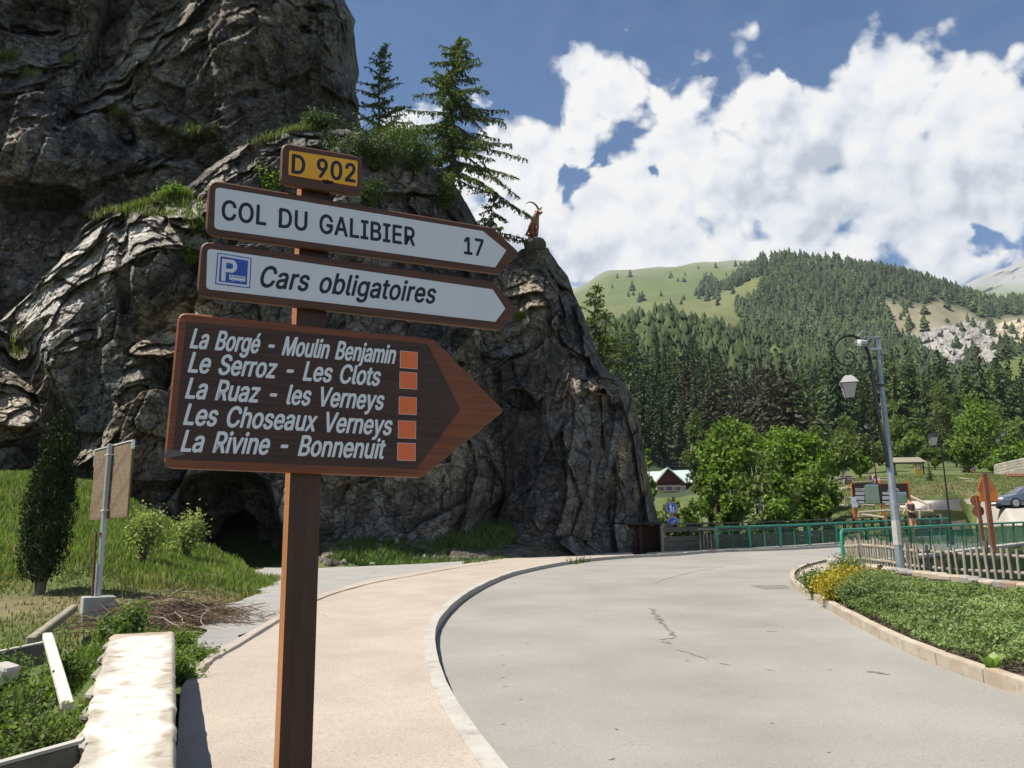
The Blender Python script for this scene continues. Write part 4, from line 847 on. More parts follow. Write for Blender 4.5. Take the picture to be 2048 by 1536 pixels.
decid('leafy_tree', 1535, 1042, 872, 66, 130, M_leaf, 'leafy tree filling the gap between the two tall ones', 151, 5000, .24, M_barkl, 22, .15, multi=2)
k = 0
for (x, yb, yt, Y, w, m, lab) in [
    (1735, 962, 868, 110, 70, M_birch, 'grey green young tree behind the seated person'), (1775, 955, 880, 112, 60, M_leafd, 'dark leafy tree just left of the wooden kiosk'), (1722, 965, 905, 96, 46, M_leaf, 'low fresh green tree between the two grassy log rails'),
    (1830, 950, 866, 128, 80, M_leafd, 'leafy tree rising behind the yellow board'), (1872, 950, 880, 118, 66, M_leafd, 'dark leafy tree behind the black lamp post'), (1915, 948, 872, 132, 80, M_leafd, 'leafy tree left of the no parking disc'),
    (1962, 945, 785, 140, 110, M_leaf, 'tall yellow green tree right of the black lamp post'), (1940, 948, 870, 104, 90, M_leaf, 'fresh green tree behind the no parking disc'), (2012, 945, 812, 150, 80, M_leafd, 'tall dull green tree behind the twin lamps'), (2052, 940, 835, 125, 80, M_leafd, 'leafy tree behind the stone wall at the right edge'),
    (2025, 930, 870, 110, 70, M_leaf, 'light green bushy tree just above the stone wall'), (1850, 955, 815, 170, 60, M_birch, 'tall thin greyish tree in the gap behind the lamp'), (1800, 945, 800, 175, 70, M_leafd, 'dark round topped tree high behind the kiosk'), (1900, 935, 760, 185, 70, M_leafd, 'dark tree on the slope above the leafy row'),
    (1655, 980, 905, 92, 70, M_leaf, 'green tree left of the grassy bank'), (1640, 975, 850, 140, 60, M_birch, 'greyish slender tree behind the grassy bank'), (1700, 945, 830, 160, 70, M_leafd, 'dark leafy tree left of the steel pole'), (1985, 950, 915, 100, 70, M_leaf, 'whitish green bush beside the end of the stone wall')]:
    decid('leafy_tree', x, yb, yt, Y, w, m, lab, 60+k, 2600 if Y > 120 else 3200, .34 if Y > 120 else .28, M_barkl if k % 3 == 0 else M_bark, 16, .08); k += 1
def one_conifer(x, yb, yt, Y, kind, wide, label, name='conifer', lean=0):
    b = at(x, yb, Y); H = at(x, yt, Y)[2]-b[2]; me, h0 = CON[kind]; e = empty(name, b, label, 'tree'); link('trunk', TRK, None, e); link('crown', me, None, e); s = H/h0; e.scale = (s*wide, s*wide, s); e.rotation_euler = (0, lean, x); return e
one_conifer(1862, 975, 920, 80, 2, 1.0, 'small light conifer alone on the grassy bank')
one_conifer(1936, 953, 880, 106, 2, 1.2, 'wide branching light conifer beside the no parking disc')

# ---- larches and shrubs on the cliff
def larch(x, yb, yt, Y, seed, label, reach, m, nb=62, right=1.0, lean=0.0, base=.10, hang=.55):
    b = at(x, yb, Y); H = at(x, yt, Y)[2]-b[2]; e = empty('larch', b, label, 'tree'); r = np.random.RandomState(seed); tr = MB()
    ax = lambda t: np.array([lean*H*t+.02*H*math.sin(t*7), .0, H*t]); tr.tube([ax(k/12) for k in range(-1, 13)], [.10*H/7*(1-.9*max(k, 0)/12)+.008 for k in range(-1, 13)], 8)
    link('trunk', tr.mesh('trunk', M_bark, True), None, e); P = []; Dv = []; br = MB()
    for k in range(nb):
        t = base+(1-base)*(k+r.rand())/nb; a = r.uniform(0, 2*math.pi); dirx = math.cos(a); L = H*reach*((1-t)**.8+.07)*(.55+.7*r.rand())*(right if dirx > 0 else 1.0); p = ax(t).copy(); pts = [p.copy()]
        el = .35-.9*(1-t)*hang; n = max(3, int(L/.16))
        for i in range(n):
            f = (i+1)/n; d = np.array([math.cos(a), math.sin(a)*.8, el-.55*f*hang+.35*f*f]); d = unit(d+r.normal(size=3)*.12); p = p+d*L/n; pts.append(p.copy())
            for s in range(4):                                   # hanging side twigs with needle tufts
                q = p.copy(); tl = (.10+.32*r.rand())*(1-.45*f)*(H/7)**.5; td = unit(np.array([r.normal()*.6, r.normal()*.6, -.75*hang-.15])); m_ = max(2, int(tl/.05))
                for w in range(m_): q = q+td*tl/m_+r.normal(size=3)*.008; P.append(q.copy()); Dv.append(td)
            P.append(p+r.normal(size=3)*.03); Dv.append(d); P.append(p-d*.08+r.normal(size=3)*.03); Dv.append(d)
        br.tube(pts[::2] if len(pts) > 4 else pts, [.022*H/7*(1-.8*i/len(pts[::2] if len(pts) > 4 else pts))+.003 for i in range(len(pts[::2] if len(pts) > 4 else pts))], 4)
    link('branches', br.mesh('branches', M_bark), None, e)
    P = np.array(P); Dv = np.array(Dv); col = (.55+.75*rnd(len(P), 1, seed+2))[:, None]*np.ones(3)
    V, Q, C = cards(P, .074, seed, 2.1, Dv, .9, col); link('needles', npmesh('needles', V, Q, cols=C, mat=m), None, e); return e
M_lar2 = leafmat('cliff_larch_needles', (.165, .205, .075), 0, .4)
M_lar3 = leafmat('cliff_larch_needles_dark', (.125, .165, .060), 0, .4)
larch(897, 400, 76, 40.5, 31, 'tall drooping larch leaning over the edge of the cliff against the sky', .40, M_lar3, 120, 1.25, .05, .12, 1.0)
larch(748, 300, 92, 42.5, 32, 'thin ragged larch on the cliff ledge beside the rock wall',   .30, M_lar2, 60, 1.0, .08, .05, .35)
larch(980, 545, 395, 41.0, 33, 'small drooping larch hanging below the tall one at the cliff edge', .62, M_lar3, 34, 1.3, .05, .25, 1.15)
larch(1195, 760, 572, 47.0, 35, 'young dark conifer behind the right flank of the rock spur', .42, M_lar2, 60, 1.1, .02, .12, .5)
M_lsh = leafmat('ledge_shrub_needles', (.075, .115, .035), 0, .25)
def shrub(x, y, Y, w, h, m, label, seed, n=2600, leaf=.07, on=None, cat='shrub', name='shrub', stems=9, bark=None, zb=None, open_=.0):
    b = at(x, y, Y) if on is None else on(x, y)+np.array([0, -.15, 0]); b = np.array(b, float)
    if zb is not None: b[2] = zb
    e = empty(name, b, label, cat); r = np.random.RandomState(seed); st = MB(); P = []
    for k in range(stems):
        a = r.uniform(0, 6.28); q = r.uniform(.25, 1)*w; hh = h*r.uniform(.6, 1.1); tip = np.array([math.cos(a)*q, math.sin(a)*q*.7, hh])
        pts = [np.zeros(3)-np.array([0, 0, .12]), tip*np.array([.35, .35, .45]), tip*np.array([.75, .75, .8]), tip]; st.tube(pts, [.018*max(h, .5), .012*max(h, .5), .007, .004], 4)
        m_ = n//stems; t = open_+(1-open_)*r.rand(m_)**.7; base_ = np.outer(t, tip); P.append(base_+r.normal(size=(m_, 3))*np.array([.16*w+.03, .16*w+.03, .09*h+.02])*(.5+t[:, None]))
    link('stems', st.mesh('stems', bark or M_bark), None, e); P = np.concatenate(P); P = P[P[:, 2] > .0]; col = (.65+.65*rnd(len(P), 1, seed+2))[:, None]*np.ones(3)
    V, Q, C = cards(P, leaf, seed, 1.7, None, 1, col); link('foliage', npmesh('foliage', V, Q, cols=C, mat=m), None, e); return e
for i, (x, y, w, h, m, lab) in enumerate([
    (690, 350, 1.1, 1.9, M_lsh, 'bushy young larch just right of the yellow road number plate'), (640, 262, .8, .8, M_lsh, 'low dark conifer shrub at the left end of the cliff top row'), (760, 345, 1.4, 1.9, M_lsh, 'dense larch thicket under the thin ragged larch'),
    (830, 345, 1.5, 1.7, M_lsh, 'dark larch thicket left of the tall larch trunk'), (880, 420, 1.0, 1.5, M_lsh, 'dark shrub hanging below the tall larch'), (730, 420, .9, 1.2, M_lsh, 'shrub hanging down the rock behind the road number plate'), (800, 290, 1.0, .9, M_lar3, 'small conifer shrub on the skyline between the two larches'),
    (540, 400, .7, 1.3, M_leaf, 'fresh green bush above the upper white sign'), (380, 530, .45, .7, M_leaf, 'fresh green bush left of the bus parking sign'), (345, 400, .7, .5, M_leaf, 'low green bush on the grassy ledge'),
    (1040, 640, .3, .3, M_leaf, 'green tuft right beside the tip of the bus parking sign')]):
    shrub(x, y, 40, w, h, m, lab, 200+i, 3600 if w > .8 else 1500, .075, on=on_front, stems=14)

# ---- cypress, variegated shrubs
def cypress():
    b = hit(78, 1188, 6, 30)[0]; H = at(110, 812, b[1])[2]-b[2]; e = empty('yew', b, 'tall dark columnar yew with several pointed tops left of the notice board', 'tree'); r = np.random.RandomState(3); tr = MB()
    tr.tube([(0, 0, -.3), (.05, 0, .3), (.1, 0, H*.5)], [.10, .09, .04], 7); tr.tube([(0, 0, -.2), (-.1, .03, .4), (-.14, 0, 1.2)], [.06, .05, .03], 6); link('trunk', tr.mesh('trunk', M_bark, True), None, e)
    P = []; Dv = []; Cc = []
    for k in range(210):
        a = r.uniform(0, 6.28); z0 = r.uniform(.06, .80)*H; t = z0/H; R = .43*np.interp(t, [.05, .15, .4, .75, .95], [.75, 1.0, 1.1, .75, .35])*r.uniform(.75, 1.05); L = r.uniform(.35, .75)*(1 if t < .6 else .8)
        c = np.array([math.cos(a)*R+.13*t*1.4-.03, math.sin(a)*R, z0]); m = 95
        q = r.rand(m); rr = .085*np.sin(np.pi*np.clip(q*.9+.1, 0, 1))*1.3+.012; th = r.uniform(0, 6.28, m); p = c+np.stack([np.cos(th)*rr-math.cos(a)*.10*q, np.sin(th)*rr-math.sin(a)*.10*q, q*L], 1); P.append(p); Dv.append(np.stack([np.cos(th)*.8, np.sin(th)*.8, np.full(m, .8)], 1)); Cc.append(np.full(m, r.uniform(.7, 1.3)))
    for (dx, zt, L) in [(.15, .99, .5), (.05, .95, .45), (.24, .93, .4), (.30, .84, .4)]:
        m = 260; q = r.rand(m); rr = .09*(1-q)+.02; th = r.uniform(0, 6.28, m); P.append(np.stack([dx+np.cos(th)*rr, np.sin(th)*rr, zt*H-L+q*L], 1)); Dv.append(np.stack([np.cos(th)*.8, np.sin(th)*.8, np.full(m, .9)], 1)); Cc.append(np.full(m, 1.))
    m = 3000; th = r.uniform(0, 6.28, m); z = r.uniform(.06, .85, m)*H; R = .30*np.interp(z/H, [.05, .2, .7, 1], [.4, 1, .8, .3]); P.append(np.stack([np.cos(th)*R+.13*z/H*1.4-.03, np.sin(th)*R, z], 1)); Dv.append(np.tile([0, 0, 1.], (m, 1))); Cc.append(np.full(m, .5))
    P = np.concatenate(P); Dv = np.concatenate(Dv); Cc = np.concatenate(Cc)[:, None]*np.ones(3)*(.7+.6*rnd(len(P), 1, 4))[:, None]
    V, Q, C = cards(P, .030, 5, 2.0, Dv, .7, Cc); link('foliage', npmesh('foliage', V, Q, cols=C, mat=M_yew), None, e)
cypress()
M_varie = leafmat('variegated_leaf', (.30, .34, .12), 0, .35)
for (x, y, lab, sd, w) in [(290, 1132, 'pale yellow leaved shrub with bare lower stems nearer the notice board', 301, .34), (376, 1122, 'pale yellow leaved shrub with bare lower stems nearer the cave', 302, .36)]:
    p = hit(x, y, 8, 33)[0]; shrub(0, 0, 0, w*1.3, 1.25, M_varie, lab, sd, 1500, .055, on=lambda a, b, p=p: p, stems=15, open_=.5)

# ---- grass and weeds as real blades
def blades(name, X, Y, h, wd, seed, col, label, cat, m, lean=.45, Z=None):
    n = len(X); r = np.random.RandomState(seed); Z = terrain(X, Y) if Z is None else Z; a = r.uniform(0, 6.28, n); hh = h*(.5+r.rand(n)); w = wd*(.6+.8*r.rand(n)); L = lean*hh*r.rand(n); b = r.uniform(0, 6.28, n)
    dx, dy = np.cos(a)*w/2, np.sin(a)*w/2; lx, ly = np.cos(b)*L, np.sin(b)*L; Z = Z-.015
    V = np.stack([np.stack([X-dx, Y-dy, Z], 1), np.stack([X+dx, Y+dy, Z], 1), np.stack([X+dx*.7+lx*.4, Y+dy*.7+ly*.4, Z+hh*.6], 1), np.stack([X+lx, Y+ly, Z+hh], 1), np.stack([X-dx*.7+lx*.4, Y-dy*.7+ly*.4, Z+hh*.6], 1)], 1)
    base = np.arange(n)[:, None]*5; Q = base+np.array([0, 1, 2, 4]); T = base+np.array([4, 2, 3]); c = col*(.7+.6*r.rand(n))[:, None]
    C = np.repeat(c, 5, 0); C[0::5] *= .55; C[1::5] *= .55
    return tag(link(name, npmesh(name, V.reshape(-1, 3), Q, T, cols=C, mat=m)), label, cat, kind='stuff')
M_grass = mat('grass_blade', (1, 1, 1), (.7, .75, .6), .8, .6, tint=True, trans=.3, spec=.25)
def pick(n, x0, x1, y0, y1, seed): r = np.random.RandomState(seed); return r.uniform(x0, x1, n), r.uniform(y0, y1, n)
def notpaved(X, Y, mrg=0.0):
    d = np.full(len(X), -1e9)
    for p in PAVED: d = np.maximum(d, sdist(X, Y, p))
    return d < mrg
def grasses():
    X, Y = pick(125000, -21, -4, 12.5, 30.5, 1); px, py = proj(np.stack([X, Y, terrain(X, Y)], 1)); ok = (px > -60) & (px < 580) & notpaved(X, Y, .12)
    X, Y, px, py = X[ok], Y[ok], px[ok], py[ok]; P = np.stack([X, Y, X*0], 1); f = fbm(P*.6, 3, 40)+.5*fbm(P*2, 2, 43)
    strip = np.exp(-((py-(1215-.02*px))/30)**2)*(Y < 20); r = np.random.RandomState(2).rand(len(X)); keep = (r > strip*.25) & (r < .60+.45*smooth((Y-14)/6)+f); X, Y, f, strip = X[keep], Y[keep], f[keep], strip[keep]
    lush = smooth((Y-17)/4+f); g = np.array([.19, .27, .06])*lush[:, None]+np.array([.20, .195, .08])*(1-lush[:, None]); g = np.where((np.random.RandomState(8).rand(len(X)) < .20+.55*strip)[:, None], np.array([.36, .30, .15]), g)
    blades('grass', X, Y, .08+.11*lush, .024+.016*lush, 3, g, 'bright green grass growing on the mound in front of the cliff', 'grass', M_grass)
    # garden weeds at the left edge, below the wall
    X, Y = pick(70000, -6.4, -1.6, 3.2, 13.5, 4); wl = WALLQ; ok = ~inpoly(X, Y, wl) & (dist_poly(X, Y, wl) > .03) & notpaved(X, Y, 0.0); px, py = proj(np.stack([X, Y, terrain(X, Y)], 1)); ok &= (px > -80) & (px < 440) & (X < -.405*Y-.10*(Y < 9)); X, Y = X[ok], Y[ok]; P = np.stack([X, Y, X*0], 1); f = fbm(P*1.2, 3, 60); k = np.random.RandomState(5).rand(len(X)) < .5+f*1.3; X, Y, f = X[k], Y[k], f[k]
    g = np.array([.13, .20, .045])+smooth(f*2+.3)[:, None]*np.array([.06, .08, .02]); g = np.where((np.random.RandomState(9).rand(len(X)) < .14)[:, None], np.array([.32, .27, .13]), g)
    blades('weeds', X, Y, .12+.11*smooth(f*2), .018, 6, g, 'tangled green weeds in the garden beside the stone wall', 'weeds', M_grass, .8)
    # the bank behind the bridge
    X, Y = pick(60000, 18, 62, 48, 93, 7); px, py = proj(np.stack([X, Y, terrain(X, Y)], 1)); ok = (px > 1630) & (px < 2080) & (sdist(px, py, LOTP) < -1); X, Y = X[ok], Y[ok]; P = np.stack([X, Y, X*0], 1); f = fbm(P*.25, 3, 70)
    g = np.array([.15, .20, .06])*np.ones((len(X), 1)); g = np.where((np.random.RandomState(10).rand(len(X)) < .3+.5*f)[:, None], np.array([.30, .25, .13]), g)
    blades('bank_grass', X, Y, .16, .05, 8, g, 'short meadow grass on the bank behind the bridge', 'grass', M_grass)
    # grass on ledges of the cliff
    r = np.random.RandomState(20); pts = []
    for (x, y, rx, ry, n) in [(265, 405, 70, 14, 900), (360, 400, 40, 16, 500), (400, 440, 30, 24, 500), (600, 255, 50, 8, 500), (140, 118, 14, 6, 160), (20, 115, 24, 10, 300), (240, 225, 14, 8, 160), (385, 262, 50, 14, 500), (60, 150, 30, 6, 200), (300, 428, 50, 8, 300), (35, 700, 14, 40, 300), (540, 270, 40, 8, 250)]:
        on = on_back if y < 240 or (y < 300 and x < 450) else on_front
        for _ in range(min(n, 70)):
            c = on(x+r.normal()*rx*.5, y+r.normal()*ry*.5)
            for __ in range(max(2, n//70)): pts.append(c+np.array([r.normal()*.14, -.08+r.normal()*.08, -.05]))
    P = np.array(pts); g = np.where((r.rand(len(P)) < .45)[:, None], np.array([.27, .25, .09]), np.array([.16, .24, .05])); blades('ledge_grass', P[:, 0], P[:, 1], .30, .035, 21, g, 'tufts of dry and green grass on the ledges of the cliff', 'grass', M_grass, .7, Z=P[:, 2])
    # rough plants at the foot of the cliff
    X, Y = pick(26000, -7.2, 3, 32.0, 38.5, 12); px, py = proj(np.stack([X, Y, terrain(X, Y)], 1)); ok = notpaved(X, Y, .25) & (px > 620) & (px < 1180) & (np.random.RandomState(1).rand(len(X)) < np.interp(px, [620, 900, 1000, 1180], [1, .9, .3, .15])); X, Y = X[ok], Y[ok]
    blades('cliff_foot_plants', X, Y, .26, .05, 13, np.array([.12, .18, .05])*np.ones((len(X), 1)), 'weedy green plants in the shade along the foot of the cliff', 'plants', M_grass, .8)
WALLQ = [tuple(G(*p, .55)[:2]) for p in [(350, 1263), (222, 1269), (196, 1340), (150, 1536), (60, 1900), (362, 1900)]]
grasses()
def leafy_bed():
    """planting bed of the traffic island: thousands of small leaves on a low cushion"""
    poly = [tuple(G(*p)[:2]) for p in [(1640, 1168), (1700, 1166), (1860, 1196), (2070, 1226), (2300, 1262), (2300, 1460), (2050, 1374), (1900, 1326), (1800, 1288), (1710, 1238), (1655, 1196)]]
    P2 = np.array(poly); r = np.random.RandomState(31); n = 165000; X = r.uniform(P2[:, 0].min(), P2[:, 0].max(), n); Y = r.uniform(P2[:, 1].min(), P2[:, 1].max(), n); d = sdist(X, Y, poly); ok = d > 0; X, Y, d = X[ok], Y[ok], d[ok]
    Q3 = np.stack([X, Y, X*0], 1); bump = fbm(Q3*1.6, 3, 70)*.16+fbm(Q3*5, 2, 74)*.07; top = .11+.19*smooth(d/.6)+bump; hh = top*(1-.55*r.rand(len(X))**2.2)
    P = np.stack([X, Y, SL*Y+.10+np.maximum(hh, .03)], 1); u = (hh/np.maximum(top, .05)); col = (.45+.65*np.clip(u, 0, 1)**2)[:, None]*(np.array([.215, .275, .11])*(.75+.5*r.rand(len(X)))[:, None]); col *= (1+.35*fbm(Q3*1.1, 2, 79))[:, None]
    dr = np.stack([r.normal(size=len(X))*.7, r.normal(size=len(X))*.7, np.full(len(X), .5)], 1)
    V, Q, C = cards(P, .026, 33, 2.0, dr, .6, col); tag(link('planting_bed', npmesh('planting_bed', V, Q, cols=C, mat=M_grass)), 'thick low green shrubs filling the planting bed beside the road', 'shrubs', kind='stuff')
leafy_bed()
# ================================================================ roadside stonework
M_kerb = mat('kerb_stone', (.40, .385, .345), (.33, .315, .28), 2.5, .9, .5, 50, c3=(.22, .17, .12), s3=9, a3=.5, bdist=.008)
M_kerb2 = mat('kerb_stone_warm', (.42, .375, .305), (.34, .275, .20), 2.0, .9, .5, 45, c3=(.20, .13, .08), s3=12, a3=.6, bdist=.008)
def offset(pts, d):
    P = [np.array(p[:2], float) for p in pts]; o = []
    for i in range(len(P)):
        t = P[min(i+1, len(P)-1)]-P[max(i-1, 0)]; t /= np.linalg.norm(t)+1e-9; o.append(P[i]+d*np.array([-t[1], t[0]]))
    return o
def resample(pts, step):
    P = np.array([p[:2] for p in pts]); s = np.concatenate([[0], np.cumsum(np.linalg.norm(np.diff(P, axis=0), axis=1))]); n = max(1, int(s[-1]/step)); u = np.linspace(0, s[-1], n+1)
    return [np.array([np.interp(a, s, P[:, 0]), np.interp(a, s, P[:, 1])]) for a in u]
def kerb(name, line, width, h, m, side, label, step=1.0, upto=None, drop=0.0):
    e = bpy.data.objects.new(name, None); COL.objects.link(e); tag(e, label, kind='structure'); P = resample(line, step); O = offset(P, width*side)
    if upto: P, O = P[:upto], O[:upto]
    r = random.Random(len(P))
    for i in range(len(P)-1):
        g = .010/step; a, b, c, d = P[i]*(1-g)+P[i+1]*g, P[i+1]*(1-g)+P[i]*g, O[i+1]*(1-g)+O[i]*g, O[i]*(1-g)+O[i+1]*g; hh = h+r.uniform(-.006, .006); bv = .012; V = []
        for z, ins in ((-.12, 0), (hh-bv, 0), (hh, bv)):
            ce = (a+b+c+d)/4
            for q in (a, b, c, d): w = q+(ce-q)*ins*1.5/np.linalg.norm(q-ce)*1.2; V.append((w[0], w[1], SL*w[1]+z))
        F = [(3, 2, 1, 0), (8, 9, 10, 11)]+[(k*4+j, k*4+(j+1) % 4, k*4+4+(j+1) % 4, k*4+4+j) for k in (0, 1) for j in range(4)]
        mb = MB(); mb.add(V, F); mb.build('kerb_stone', m, e)
    return e
kerb('kerb', [p for p in KLw[6:]], .15, .125, M_kerb, 1, 'pale stone kerb along the left side of the road', 1.0)
kerb('island_kerb', [p for p in KRw], .12, .14, M_kerb2, -1, 'warm coloured stone kerb around the traffic island', 1.0)
# island surface, soil, and dark joint between pavement and gravel
ISL = [tuple(p) for p in offset(KRw, -.1)]+[tuple(NR0+NRd*.5), tuple(G(1712, 1146)[:2]), tuple(G(1850, 1170)[:2]), tuple(G(2048, 1200)[:2]), tuple(G(2500, 1280)[:2])]
M_soil = mat('soil', (.085, .065, .048), (.13, .10, .075), 6, .95, 1, 35, bdist=.03)
sheet('island_soil', ISL, .085, M_soil, 'dark soil of the planting bed')
sheet('island_pavement', [tuple(G(*p)[:2]) for p in [(1597, 1164), (1602, 1150), (1632, 1137), (1692, 1125), (1712, 1146), (1700, 1150), (1640, 1156)]], .115, M_side, 'small beige paved corner at the tip of the island')
jm = MB(); J = [G(*p, .112) for p in [(1000, 1123), (900, 1138), (830, 1151), (760, 1163), (700, 1178), (645, 1196), (570, 1235), (480, 1290), (425, 1322), (405, 1345)]]; J = spline(J, 6)
r_ = random.Random(4)
for i in range(len(J)-1):
    a, b = J[i], J[i+1]; t = (b-a)/np.linalg.norm(b-a); n_ = np.array([-t[1], t[0], 0]); w0 = .035*r_.uniform(.5, 1.3)
    jm.add([a-n_*w0+[0, 0, .004], b-n_*w0+[0, 0, .004], b+n_*w0+[0, 0, .004], a+n_*w0+[0, 0, .004]], [(0, 1, 2, 3)])
tag(jm.build('pavement_joint', mat('joint', (.07, .065, .06), rough=.95)), 'dark earthy joint between pavement and gravel', kind='structure')
# cracks and repair marks in the asphalt
M_crack = mat('crack', (.13, .125, .115), (.18, .17, .155), 12, .95)
def strip(mb, px, w, seed, h=.004):
    r = random.Random(seed); P = [G(*p, h) for p in px]; Q = []
    for i in range(len(P)-1):
        for k in range(6): t = k/6; q = P[i]*(1-t)+P[i+1]*t; q = q+np.array([r.uniform(-1, 1)*w*.6, r.uniform(-1, 1)*w*.6, 0]); Q.append(q)
    Q.append(P[-1])
    for i in range(len(Q)-1):
        a, b = Q[i], Q[i+1]; t = (b-a)[:2]; t = t/(np.linalg.norm(t)+1e-9); n_ = np.array([-t[1], t[0], 0]); w0 = w*r.uniform(.4, 1.0)/2; mb.add([a-n_*w0, b-n_*w0, b+n_*w0, a+n_*w0], [(0, 1, 2, 3)])
cr = MB(); strip(cr, [(1303, 1217), (1312, 1232), (1322, 1243)], .10, 1); strip(cr, [(1320, 1242), (1336, 1260), (1352, 1273)], .07, 2); strip(cr, [(1352, 1275), (1320, 1279)], .04, 3); strip(cr, [(1326, 1282), (1338, 1287)], .06, 4); strip(cr, [(1350, 1299), (1380, 1306), (1412, 1318)], .03, 5)
strip(cr, [(1035, 1199), (1120, 1201), (1220, 1200), (1330, 1198)], .02, 6); strip(cr, [(1310, 1167), (1334, 1157), (1380, 1145), (1450, 1132)], .035, 7)
strip(cr, [(1537, 1262), (1556, 1263)], .05, 8); strip(cr, [(1440, 1326), (1462, 1330)], .03, 9); strip(cr, [(1736, 1342), (1778, 1349)], .08, 10)
rr = random.Random(9)
for k in range(26):
    x, y = rr.uniform(950, 1950), rr.uniform(1190, 1520); x = max(x, 1000)
    if x < 2200-(1536-y)*1.9 or True: strip(cr, [(x, y), (x+rr.uniform(4, 12), y+rr.uniform(-2, 2))], .018, 100+k)
tag(cr.build('asphalt_cracks', M_crack), 'dark cracks and chips in the asphalt', kind='structure')
sheet('drain_patch', [tuple(G(*p)[:2]) for p in [(1500, 1171), (1572, 1170), (1580, 1177), (1530, 1179)]], .004, mat('patch', (.15, .14, .13), (.19, .18, .165), 4, .9), 'darker repair patch beside the island kerb')

# ---- left stone wall with whitish mortar top
def left_wall():
    far_r, far_l, m_l, n_l, nn_l, nn_r = [G(*p, .55) for p in [(350, 1263), (222, 1269), (196, 1340), (150, 1536), (60, 1900), (362, 1900)]]
    e = empty('stone_wall', ((far_r+far_l)/2*np.array([1, 1, 0])).tolist(), 'low stone wall with a whitish mortar top in the left foreground', 'wall')
    n, m = 130, 40; L = np.array([far_l, m_l, n_l, nn_l]); tl = np.array([0, .30, .72, 1]); V = []; C = []
    for i in range(n):
        t = i/(n-1); l = np.array([np.interp(t, tl, L[:, k]) for k in range(3)]); r_p = far_r*(1-t)+nn_r*t
        for j in range(m):
            s = j/(m-1); p = l*(1-s)+r_p*s; V.append(p)
    V = np.array(V); ed = np.tile(np.minimum(np.linspace(0, 1, m), np.linspace(1, 0, m)), n); f = fbm(V*3.2, 4, 5); f2 = fbm(V*11, 3, 6)
    side = np.tile(np.linspace(-1, 1, m), n); nrm = unit(np.array([far_r-far_l]))[0]; V = V+nrm*(np.where(np.abs(side) > .9, (f*.028+f2*.016)*np.where(side > 0, .35, 1), 0)*np.sign(side))[:, None]
    V[:, 2] += .007*f+.004*f2-.030*np.exp(-(ed/.025)**2)
    w = smooth(ed*5-.30+f*1.5+f2*.5); wht = np.array([.62, .595, .54]); gry = np.array([.38, .35, .30]); C = gry*(1-w[:, None])+wht*w[:, None]; endg = smooth((.045-np.repeat(np.linspace(0, 1, n), m))/.02+f)[:, None]; C = C*(1-endg)+np.array([.40, .33, .26])*endg; C *= (1+.10*f2)[:, None]
    i = np.arange(n-1)[:, None]*m+np.arange(m-1)[None]; Q = np.stack([i, i+1, i+m+1, i+m], -1).reshape(-1, 4); I = Vector(e.location)
    me = npmesh('mortar_top', V-np.array(I), Q, smooth=True, cols=C, mat=mat('mortar', (1, 1, 1), (.80, .78, .74), 6, .95, .4, 45, c3=(.50, .45, .38), s3=7, a3=.75, ramp3=(.52, .66), tint=True, bdist=.012)); link('mortar_top', me, None, e)
    M_st = mat('wall_stone', (.33, .30, .26), (.22, .20, .175), 5, .95, .8, 22, c3=(.40, .27, .16), s3=3, a3=.5, bdist=.02, objvar=.2)
    r = random.Random(3); u_ = unit(np.array([nn_r-far_r]))[0]; Lw = np.linalg.norm(nn_r-far_r)
    core = MB(); q0, q1, q2, q3 = far_l, far_r, nn_r, nn_l
    core.add([q+np.array([0, 0, -.07])+(0 if True else 0) for q in (q0*.98+q1*.02, q1*.97+q0*.03, q2, q3)]+[np.array([q[0], q[1], -.6]) for q in (q0*.98+q1*.02, q1*.97+q0*.03, q2, q3)], [(0, 1, 2, 3), (0, 4, 5, 1), (1, 5, 6, 2), (2, 6, 7, 3), (3, 7, 4, 0)]); core.build('core', M_st, e)
    for row in range(3):
        s = 0.0
        while s < Lw-.2:
            l = r.uniform(.22, .48); z = .55-.15-row*.19
            for sidep, dirp in ((far_r+u_*(s+l/2), nrm), (far_l+(nn_l-far_l)/np.linalg.norm(nn_l-far_l)*(s+l/2)*1.0, -nrm)):
                mb = MB(); c = sidep+dirp*r.uniform(-.085, -.065); c = np.array([c[0], c[1], SL*c[1]+z]); mb.box(c, (.14, l-.025, .165), rz=math.atan2(u_[1], u_[0])-math.pi/2, bev=.03); mb.build('stone', M_st, e, True)
            s += l
    # rounded stones showing along the left edge of the top
    for k in range(9):
        t = .05+.11*k; l = np.array([np.interp(t, tl, L[:, q]) for q in range(3)]); mb = MB(); mb.box((l[0]+.045, l[1], l[2]-.065), (.17, .30+.1*(k % 2), .11), rz=.36, bev=.045); mb.build('stone', M_st, e, True)
left_wall()

